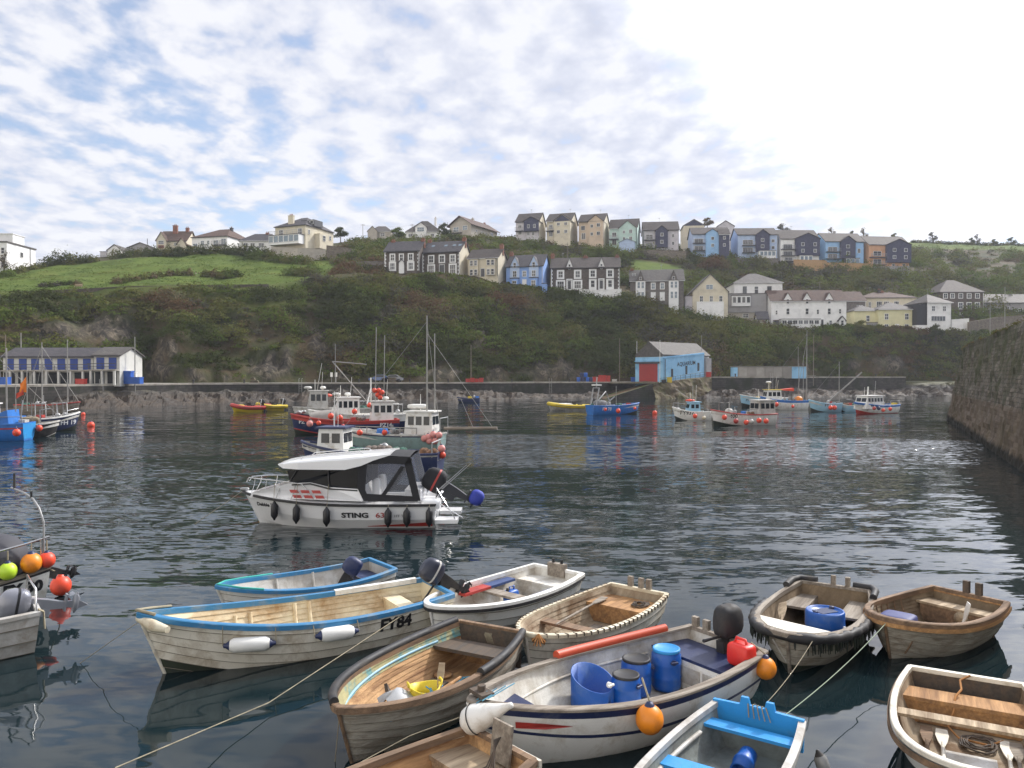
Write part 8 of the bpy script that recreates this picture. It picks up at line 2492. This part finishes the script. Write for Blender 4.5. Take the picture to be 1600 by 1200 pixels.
# boats at the left edge
b = fishing_boat('fishing_boat', 'bright blue fishing boat with pale blue transom and orange flag', 'fishing boat', (-95, 689), (46, 687), 2.2, 1.10, .5, P_BLUE, P_BLUE, P_GREYW, bands=[(.36, 1), (.80, 0), (.84, 2), (1, 0)], bandm=P_RED, house=(.36, .62, 1.5, 1.7, P_WHITE, P_WHITE, .2), tr=.92)
mb = MB(); g = b.h.pt(0, 1); ring = [b.h.pt(0, u, 0, 1) - Vector((.02, 0, 0)) for u in (.45, .55, .65, .75, .85, 1)]; ring += [Vector((p.x, -p.y, p.z)) for p in ring[::-1]]; mb.add(ring, [tuple(range(len(ring)))]); mb.build('transom_face', P_BRIGHT, b.root)
mb = MB(); mb.prism([(.9, 1.0), (3.2, 1.0), (3.2, 1.15), (1.0, 2.05)], 'y', -.9, .9); mb.build('spray_screen', P_BLUE, b.root)
extra(b, 'mast', [(1.3, .2, 1.0), (1.3, .2, 6.2)], [(2.0, -.2, 1.0), (2.0, -.2, 5.6)], m=P_MAST, r=.05); extra(b, 'stern_rail', [(.1, .9, 1.1), (.1, .9, 1.6), (1.6, .95, 1.6)], m=P_GALV, r=.03)
extra(b, 'stay', [(2.0, -.2, 5.6), (-1.8, 0, 1.6)], [(1.3, .2, 6.0), (4.6, .3, 1.6)], m=P_MAST, r=.015)
fl = PD(31, 600, 51); mb = MB(); P_ = [[Vector((.09 * j, .05 * math.sin(j * .9 + i), -.11 * i + .10 * j * (1 - i / 5))) for j in range(6)] for i in range(6)]; mb.grid(P_, 0, True)
mb.tube([(0.47, 0, -1.8), (.47, 0, .9)], .03, 5, 1); tag(mb.build('flag', [mat('flag_orange', (.85, .22, .02), .7), P_MAST], None, loc=fl), 'orange flag flying from a pole on the bright blue boat', 'flag')
fl = PD(25, 615, 51); mb = MB(); P_ = [[Vector((.10 * j, .05 * math.sin(j * .9 + i), -.12 * i + .06 * j)) for j in range(6)] for i in range(4)]; mb.grid(P_, 0, True); mb.tube([(-.02, 0, -1.2), (-.02, 0, .6)], .03, 5, 1); tag(mb.build('flag', [mat('flag_red', (.55, .06, .03), .7), P_MAST], None, loc=fl), 'ragged red flag below the orange flag', 'flag')
buoy('round red buoy hanging on the bright blue boat side', PD(26, 676, 49.6), .24, P_FLUO, None, rope=PD(26, 666, 49.8)); buoy('red buoy squeezed behind the pale blue transom', PD(61, 669, 53), .22, P_FLUO, None, rope=PD(61, 660, 53.2))
b = fishing_boat('fishing_boat', 'navy fishing boat with white bow rail and deck frames', 'fishing boat', (120, 672), (20, 676), 2.4, 1.05, .40, P_NAVY, P_WHITE, P_GREYW, text=('FH 19', .5, .80, .66, -1, WHITE_L))
for x0 in (.30, .62):
    extra(b, 'deck_frame', [(x0 * b.L, .8, .9), (x0 * b.L, .8, 2.2), (x0 * b.L, -.8, 2.2), (x0 * b.L, -.8, .9)], [((x0 + .16) * b.L, .8, .9), ((x0 + .15) * b.L, .8, 2.2), ((x0 + .15) * b.L, -.8, 2.2), ((x0 + .16) * b.L, -.8, .9)], [(x0 * b.L, -.8, 2.2), ((x0 + .15) * b.L, -.8, 2.2)], m=P_GALV, r=.035)
extra(b, 'bow_rail', [(.75 * b.L, -.8, 1.2), (.78 * b.L, -.75, 1.6), (.98 * b.L, -.1, 1.75)], m=P_STEEL, r=.025)
b = fishing_boat('fishing_boat', 'black hulled fishing boat tucked behind the blue boat transom', 'fishing boat', (88, 681), (10, 684), 2.0, .90, .2, P_BLACK, P_GREYW, P_GREYW, bands=[(.3, 1), (.36, 2), (1, 0)], bandm=P_GREYW)
extra(b, 'hauler', [(2, -.5, .8), (2, -.5, 1.9), (2.6, -.6, 2.0)], [(.8, .2, .8), (1.0, .2, 2.6)], m=P_GALV, r=.05)
mb = MB(); mb.sphere((1.4, 0, 1.15), 1, 10, 0, (.6, .6, .3), None, .6); mb.build('pot_stack', mat('pot_brown', (.22, .18, .12), .9, var=.4, vscale=5), b.root)
b = fishing_boat('sailing_boat', 'old wooden boat with red rail and mast against the far rocks', 'boat', (122, 648), (30, 648), 2.4, 1.1, .35, WD_GREY, P_RED, WD_GREY, masts=[(.38, 0, .9, 7.2, .08), (.80, 0, 1, 7.4, .07)])
extra(b, 'stay', [(.38 * b.L, 0, 7.6), (.98 * b.L, 0, 1.5)], [(.38 * b.L, 0, 7.6), (.05 * b.L, 0, 1.2)], [(.38 * b.L, 0, 6.0), (.65 * b.L, .9, 1.1)], [(.38 * b.L, 0, 6.0), (.15 * b.L, .9, 1.1)], m=P_MAST, r=.025)
b = fishing_boat('open_boat', 'small dark rowing boat alone under the far quay wall', 'boat', (716, 628), (750, 628), 1.5, .6, .2, P_NAVY, P_NAVY, P_GREYW)
for lab, px, py, d, r in (('red mooring buoy floating on open water by the blue boat', 142, 666, 66, .30), ('small red float near the rocks behind the navy boat', 130, 649, 85, .22), ('red mooring buoy floating before the blue hall reflection', 1023, 647, 88, .28)):
    p = PD(px, py, d); p.z = .10; buoy(lab, p, r, P_FLUO, None)

# ------------------------------------------------------------------ things on the quay and the hill
def crate(label, p, w, h, d, m, name='crate', cat='crate', rz=0, group=None):
    root = empty(name, p, rz, label, cat, group)
    mb = MB(); t = .06
    mb.bx(-w / 2, w / 2, -d / 2, d / 2, 0, h * .9)
    mb.build('crate_body', m, root)
    mb = MB(); mb.bx(-w / 2 - t, w / 2 + t, -d / 2 - t, d / 2 + t, h * .9, h)
    for i in range(4): mb.bx(-w / 2 + w * i / 3.3, -w / 2 + w * i / 3.3 + .08, -d / 2 - .04, -d / 2 - .002, 0, h * .9)
    mb.build('rim', m, root)
    return root


def on_quay(px, d, z=None): 
    p = PD(px, 588, d); p.z = quay_z(px) if z is None else z
    return p


P_CR_R = paint('crate_red', (.48, .04, .03), (.3, .05, .04), .62); P_CR_B = paint('crate_blue', (.02, .10, .42), (.04, .12, .3), .62)
for i, (px, w, h_) in enumerate([(931, 1.3, 1.0), (941, 1.4, 1.35), (950, .8, 1.25)]): crate(['red plastic crate at the low end of the red stack', 'tallest red crate in the quay stack', 'narrow red crate closing the quay stack'][i], on_quay(px, 160), w, h_, 1.0, P_CR_R)
for i, (px, dz) in enumerate([(904, 0), (911, 0), (918, 0), (909, .95), (915, .95), (923, 0)]):
    root = empty('barrel', on_quay(px, 159.5) + Vector((0, 0, dz)), 0, 'dark blue barrel in the pile beside red crates', 'barrel', 'dark blue barrels piled on the quay')
    mb = MB(); mb.lathe([(.001, 0), (.36, 0), (.39, .1), (.39, .3), (.41, .33), (.39, .36), (.39, .6), (.41, .63), (.39, .66), (.38, .88), (.34, .92), (.001, .92)], 14); mb.build('barrel_body', P_NAVY if i % 2 else P_CR_B, root)
for i, px in enumerate((731, 738, 745, 752)): crate('low red fish crate in the line on the far quay', on_quay(px, 145), .75, .65 + .15 * (i % 2), .8, P_CR_R, 'fish_crate', 'fish crate', group='red fish crates in a line on the quay')
crate('blue covered skip at the right end of the net lofts', on_quay(211, 112.5), 1.9, 1.0, 1.2, P_CR_B, 'fish_bin', 'bin'); crate('white bin stacked above the blue skip', on_quay(208, 113.8) + Vector((-.2, 0, 1.0)), 1.2, .7, .9, P_WHITE, 'fish_bin', 'bin')
crate('blue tarpaulin covered stack beside the white loft gable', on_quay(196, 112.6), 2.0, 1.9, 1.0, P_CR_B, 'covered_stack', 'covered stack'); crate('red crate standing before the net loft openings', on_quay(127, 108.5), 1.2, .75, .8, P_CR_R, 'fish_crate', 'fish crate'); crate('dark blue bin at the near end of the net lofts', on_quay(6, 103), 1.3, 1.0, 1.0, P_CR_B, 'fish_bin', 'bin')
crate('small blue bin left of the red roller door', on_quay(990, 160), 1.0, .95, .9, P_CR_B, 'fish_bin', 'bin'); crate('pale box on the quay between crates and hall', on_quay(960, 160), .9, .5, .6, P_GREYW, 'fish_box', 'box')
crate('yellow kiosk box at the corner of the blue hall', PD(1046, 598, 151.6) , .9, 1.1, .6, P_YELLOW, 'notice_box', 'box'); crate('dark bench box by the blue hall corner', PD(1037, 599.5, 151), .8, .8, .6, P_BLACK, 'bench', 'bench'); crate('red sign box by the far end of blue hall', PD(1107, 589.5, 158), 1.0, 1.1, .5, P_CR_R, 'sign_box', 'sign')


def car(label, p, col, rz=0.0, L=4.0):
    root = empty('parked_car', p, rz, label, 'car')
    prof = [(0, .35), (0, .72), (.25, .80), (.95, .92), (1.45, 1.40), (2.75, 1.42), (3.45, .95), (L - .1, .85), (L, .6), (L, .35)]
    mb = MB(); mb.prism(prof, 'y', -.82, .82); mb.build('body', mat('car_' + label.split()[0], col, .25, coat=.5, var=.02), root)
    mb = MB(); mb.prism([(1.1, .95), (1.52, 1.34), (2.7, 1.36), (3.25, .97)], 'y', -.835, .835); mb.build('window', GLASS, root)
    for x in (.75, L - .8):
        for y in (-.8, .8):
            mb = MB(); mb.lathe([(.001, -.1), (.32, -.1), (.32, .1), (.001, .1)], 14, 0, Matrix.Translation((x, y, .32)) @ Matrix.Rotation(PI / 2, 4, 'X')); mb.build('wheel', P_BLACK, root)
    return root


car('blue car parked on the quay below the cliff', on_quay(577, 144), (.05, .10, .24)); car('grey car parked next to the blue one on the quay', on_quay(597, 144), (.16, .17, .19))


def pole(label, px, pyt, pyb, d, r=.09, m=P_MAST, arms=0, name='pole', cat='pole', ground_z=None):
    p, q = PD(px, pyb, d), PD(px, pyt, d)
    h = q.z - p.z
    root = empty(name, p, 0, label, cat)
    mb = MB(); mb.tube([(0, 0, -1.5), (0, 0, h)], [r, r * .7], 7); mb.build('shaft', m, root)
    for i in range(arms):
        mb = MB(); mb.box((0, 0, h - .3 - .5 * i), (1.3, .09, .09)); mb.build('crossarm', m, root)
    return root


WDP = wood('pole', (.22, .18, .14), (.13, .10, .08))
pole('tall grey lamp pole at end of the net lofts', 211, 526, 598, 113.5, name='lamp_pole'); pole('thin pole rising behind the net loft roof', 33, 520, 560, 120, name='lamp_pole'); pole('weathered post at the left end of net loft roof', 9, 523, 585, 119, m=WDP)
pole('slim pole standing against the bare pale cliff rock', 524, 537, 597, 138, .07); pole('quay pole behind the line of red fish crates', 736, 539, 597, 146, m=WDP); pole('wooden pole on the quay between red crates and hall', 968, 528, 597, 161, m=WDP)
pole('white flagpole behind the left corner of the blue hall', 995, 533, 590, 157, .06, P_WHITE, 0, 'flagpole', 'flagpole'); pole('white flagpole in front of the blue hall corner', 1031, 531, 598, 150.5, .06, P_WHITE, 0, 'flagpole', 'flagpole'); pole('thin pole rising at the far end of blue hall roof', 1096, 524, 580, 162, .06)
pole('slim mast standing behind the grey store sheds', 1247, 542, 590, 168, .06); pole('tall wooden telegraph pole beside the pale blue shed end', 1271, 523, 592, 165, m=WDP)
pole('telegraph pole on skyline right of the cream villa', 567, 350, 374, 232, .09, WDP, 1, 'telegraph_pole', 'telegraph pole'); pole('telegraph pole in front of the dormer bungalow', 644, 350, 380, 228, .10, WDP, 1, 'telegraph_pole', 'telegraph pole'); pole('telegraph pole above the wide dark stone pair', 887, 379, 406, 215, .09, WDP, 0, 'telegraph_pole', 'telegraph pole')
pole('telegraph pole on the slope above the white terrace', 1281, 440, 462, 214, .09, WDP, 1, 'telegraph_pole', 'telegraph pole'); pole('lamp post on the road by the white garden wall', 1547, 464, 516, 185, .08, P_MAST, 0, 'lamp_pole'); pole('taller lamp post behind the pier wall top', 1570, 448, 510, 188, .08, P_MAST, 0, 'lamp_pole')
for px, lab in ((518, 'small white notice board on the far quay'), (525, 'second white notice board close to the slim pole')):
    root = empty('notice_board', on_quay(px, 140), 0, lab, 'sign'); mb = MB(); mb.bx(-.22, .22, -.03, .03, 1.0, 1.8); mb.build('board', P_WHITE, root); mb = MB(); mb.tube([(0, 0.05, 0), (0, .05, 1.7)], .04, 5); mb.build('post', P_GALV, root)
for a, c_, lab in (((567, 352, 232), (644, 352, 228), 'overhead wire between the two hilltop telegraph poles'), ((644, 352, 228), (704, 346, 262), 'overhead wire from telegraph pole to the timber chalet')):
    rope(lab, [PD(*a), PD(*c_)], .03, P_MAST, .5, 'overhead_wire', 'wire')


def person(label, p, top, trouser, seated=False, rz=0):
    """A small distant figure as one continuous skinned body with clothes as bands of its surface."""
    root = empty('person', p, rz, label, 'person')
    me = bpy.data.meshes.new('body')
    if not seated:
        V = [(0, 0, .93), (0, 0, 1.15), (0, 0, 1.40), (0, 0, 1.50), (0, -.01, 1.60), (0, -.01, 1.72), (.10, 0, .88), (.11, .02, .48), (.12, 0, .08), (.12, -.12, .04), (-.10, 0, .88), (-.11, -.02, .48), (-.12, .04, .08), (-.12, -.10, .04), (.19, 0, 1.38), (.25, .02, 1.10), (.24, -.08, .86), (-.19, 0, 1.38), (-.25, .02, 1.10), (-.24, -.08, .86)]
    else:
        V = [(0, 0, .50), (0, 0, .72), (0, 0, .97), (0, -.02, 1.07), (0, -.04, 1.17), (0, -.04, 1.29), (.10, -.05, .48), (.12, -.42, .48), (.12, -.45, .08), (.12, -.56, .04), (-.10, -.05, .48), (-.12, -.42, .48), (-.12, -.45, .08), (-.12, -.56, .04), (.19, 0, .95), (.24, -.08, .70), (.16, -.28, .58), (-.19, 0, .95), (-.24, -.08, .70), (-.16, -.28, .58)]
    E = [(0, 1), (1, 2), (2, 3), (3, 4), (4, 5), (0, 6), (6, 7), (7, 8), (8, 9), (0, 10), (10, 11), (11, 12), (12, 13), (2, 14), (14, 15), (15, 16), (2, 17), (17, 18), (18, 19)]
    rad = [.15, .13, .14, .06, .09, .085, .09, .065, .045, .04, .09, .065, .045, .04, .06, .045, .035, .06, .045, .035]
    me.from_pydata(V, E, [])
    o = bpy.data.objects.new('body', me); COL.objects.link(o)
    sm = o.modifiers.new('skin', 'SKIN')
    for sv, r in zip(me.skin_vertices[0].data, rad): sv.radius = (r, r * .85)
    me.skin_vertices[0].data[0].use_root = True
    o.modifiers.new('sub', 'SUBSURF').levels = 1
    dg = bpy.context.evaluated_depsgraph_get(); dg.update()
    m2 = bpy.data.meshes.new_from_object(o.evaluated_get(dg))
    bpy.data.objects.remove(o)
    body = bpy.data.objects.new('body', m2); COL.objects.link(body); body.parent = root
    m2.materials.clear()
    skin = mat('skin', (.45, .27, .20), .6)
    for mm in (top, trouser, skin): m2.materials.append(mm)
    zt = .52 if seated else .90
    for pl in m2.polygons:
        z = pl.center.z
        pl.material_index = 2 if z > (1.05 if seated else 1.49) else (1 if z < zt else 0)
    mb = MB(); hz = 1.27 if seated else 1.70
    mb.sphere((0, .015 - (.03 if seated else 0), hz), .1, 10, 0, (1, 1.05, .8)); mb.build('hair', WD_DARK, root)
    return root


person('person in blue jacket standing by the low hedge on the field', PD(311, 437, 176), mat('cloth_blue', (.05, .12, .3), .8), BLACK_L)
person('person in pale top standing beside the blue jacketed one', PD(306, 437, 176), mat('cloth_pale', (.5, .48, .42), .8), mat('cloth_denim', (.06, .08, .14), .8))
person('seated person in red under the long hedge on the field', PD(197, 412, 205), mat('cloth_red', (.35, .06, .04), .8), BLACK_L, True)
person('seated person in orange beside a bench on the upper field', PD(214, 412, 205), mat('cloth_rust', (.45, .15, .05), .8), BLACK_L, True)
def bench(label, p):
    root = empty('field_bench', p, 0, label, 'bench')
    for nm, a in (('seat', (0, 0, .45, 1.5, .42, .06)), ('backrest', (0, .2, .75, 1.5, .06, .4))):
        mb = MB(); mb.box(a[:3], a[3:]); mb.build(nm, WD_PALE, root)
    for x in (-.6, .6):
        mb = MB(); mb.box((x, 0, .2), (.08, .4, .44)); mb.build('leg', WD_GREY, root)
bench('wooden bench on the lower field edge above the dry wall', PD(122, 451, 152)); bench('wooden bench on the upper field near a seated person', PD(262, 411, 207)); bench('bench under the hedge where the person in red sits', PD(197, 412, 205.2)); bench('bench by the person in orange on the field', PD(214, 412, 205.2))

# quay ironwork and gear
def quay_front(px): return PD(px, 588, LI(L0D, px) + 5.0)
for i, (px, lab) in enumerate([(160, 'iron ladder down the quay wall by the net lofts'), (470, 'iron ladder down the quay wall behind the cluster of boats'), (860, 'iron ladder down the quay wall left of the slip'), (1205, 'iron ladder down the quay wall below the store sheds')]):
    p = quay_front(px); z = quay_z(px)
    root = empty('quay_ladder', (p.x, p.y - .32, 0), 0, lab, 'ladder')
    for x in (-.25, .25):
        mb = MB(); mb.tube([(x, 0, -.3), (x, 0, z + .7), (x, .5, z + .7)], .035, 5); mb.build('rail', P_MAST, root)
    mb = MB()
    for k in range(11): mb.tube([(-.25, 0, .1 + .3 * k), (.25, 0, .1 + .3 * k)], .022, 4)
    tag(mb.build('rung_mesh', P_MAST, root), None, None)
for px in (300, 380, 560, 640, 700, 800, 890, 1150, 1300, 1370):
    p = quay_front(px); p.y += .5; p.z = quay_z(px)
    root = empty('bollard', p, 0, 'small dark iron bollard on the edge of the far quay', 'bollard', 'iron bollards along the far quay')
    mb = MB(); mb.lathe([(.16, 0), (.13, .1), (.12, .4), (.19, .48), (.19, .58), (.001, .62)], 10); mb.build('post', P_BLACK, root)
POT = mat('pot_net', (.09, .075, .05), .9, var=.5, vscale=9)
for i, (px, n_) in enumerate([(395, 3), (610, 4), (782, 3), (836, 2), (1340, 3)]):
    for k in range(n_):
        p = on_quay(px + 5.5 * (k % 2), LI(L0D, px) + 8.5) + Vector((0, 0, .48 * (k // 2)))
        root = empty('lobster_pot', p, 0, 'dark netted lobster pot stacked on the far quay', 'lobster pot', 'lobster pots stacked along the far quay')
        mb = MB(); mb.prism([(-.38, 0), (.38, 0), (.38, .18), (.26, .40), (-.26, .40), (-.38, .18)], 'y', -.3, .3); mb.build('pot_net', POT, root)
        mb = MB(); mb.box((0, 0, .02), (.84, .66, .05)); mb.build('pot_base', WD_BROWN, root)
root = empty('railing', a0, 0, 'thin dark railing along the path before the blue hall flank', 'railing')
mb = MB(); q = [Vector((lerp(0, a1.x - a0.x, i / 9), lerp(-1.0, a1.y - a0.y - .1, i / 9), lerp(2.9, 4.2, i / 9) - a0.z)) for i in range(10)]
for dz in (.5, 1.0): mb.tube([v + Vector((0, 0, dz)) for v in q], .03, 5)
mb.build('top_rail', FRAME_D, root)
for v in q:
    mb = MB(); mb.tube([v - Vector((0, 0, .1)), v + Vector((0, 0, 1.0))], .035, 5); mb.build('post', FRAME_D, root)

# ------------------------------------------------------------------ mooring lines
def bow_pt(b, t=1.0, s=1, dz=0.0): return b.M @ (b.h.pt(t, 1, 0.03, s) + Vector((0, 0, dz)))
rope('long taut mooring rope from the cream open boat to the corner', [BOAT_FY84.M @ Vector((1.0, .75, .48)), PZ(420, 1098, .10), PZ(180, 1200, .35)], .012)
rope('thin line from the cream boat stem into the dark water', [bow_pt(BOAT_FY84, dz=-.1), PZ(120, 1040, -.05)], .008)
rope('mooring rope from the old brown dinghy bow down to water', [bow_pt(W5), PZ(523, 1196, -.05)], .008)
rope('mooring rope crossing below the old brown dinghy', [PZ(775, 1100, .6), PZ(640, 1150, .35), PZ(520, 1215, .3)], .009)
rope('pale mooring rope from brown clinker dinghy to the grey skiff', [bow_pt(W10, dz=-.06), PZ(1226, 1118, .45)], .010, mat('rope_green', (.30, .36, .26), .9), .06)
rope('thin vertical rope from the weathered tender to the grey skiff', [W9.M @ (W9.h.pt(.97, .95, .08, 1)), PZ(1198, 1098, .5)], .008, sag=.05)
rope('mooring line from the cabin cruiser bow into the water', [st.M @ Vector((LS, 0, .95)), PZ(300, 822, -.05)], .014)
rope('mooring rope dangling from the bow of the weathered tender', [W9.M @ W9.h.pt(.98, .8, .05, -1), PZ(1239, 1050, .02)], .02, P_GREYW)
# ------------------------------------------------------------------ thin sea air that pales the far hillside
mb = MB(); mb.bx(-420, 420, -30, 470, -2.0, 100)
hz = mb.build('haze', [])
vm = bpy.data.materials.new('sea_air'); vm.use_nodes = True
vn, vl = vm.node_tree.nodes, vm.node_tree.links
vn.clear()
vo = N(vn, 'ShaderNodeOutputMaterial'); vp = N(vn, 'ShaderNodeVolumePrincipled')
vp.inputs['Color'].default_value = (.86, .90, 1.0, 1); vp.inputs['Density'].default_value = 0.00023; vp.inputs['Anisotropy'].default_value = 0.3
vl.new(vp.outputs[0], vo.inputs['Volume'])
hz.data.materials.append(vm)
tag(hz, None, None, kind='stuff')
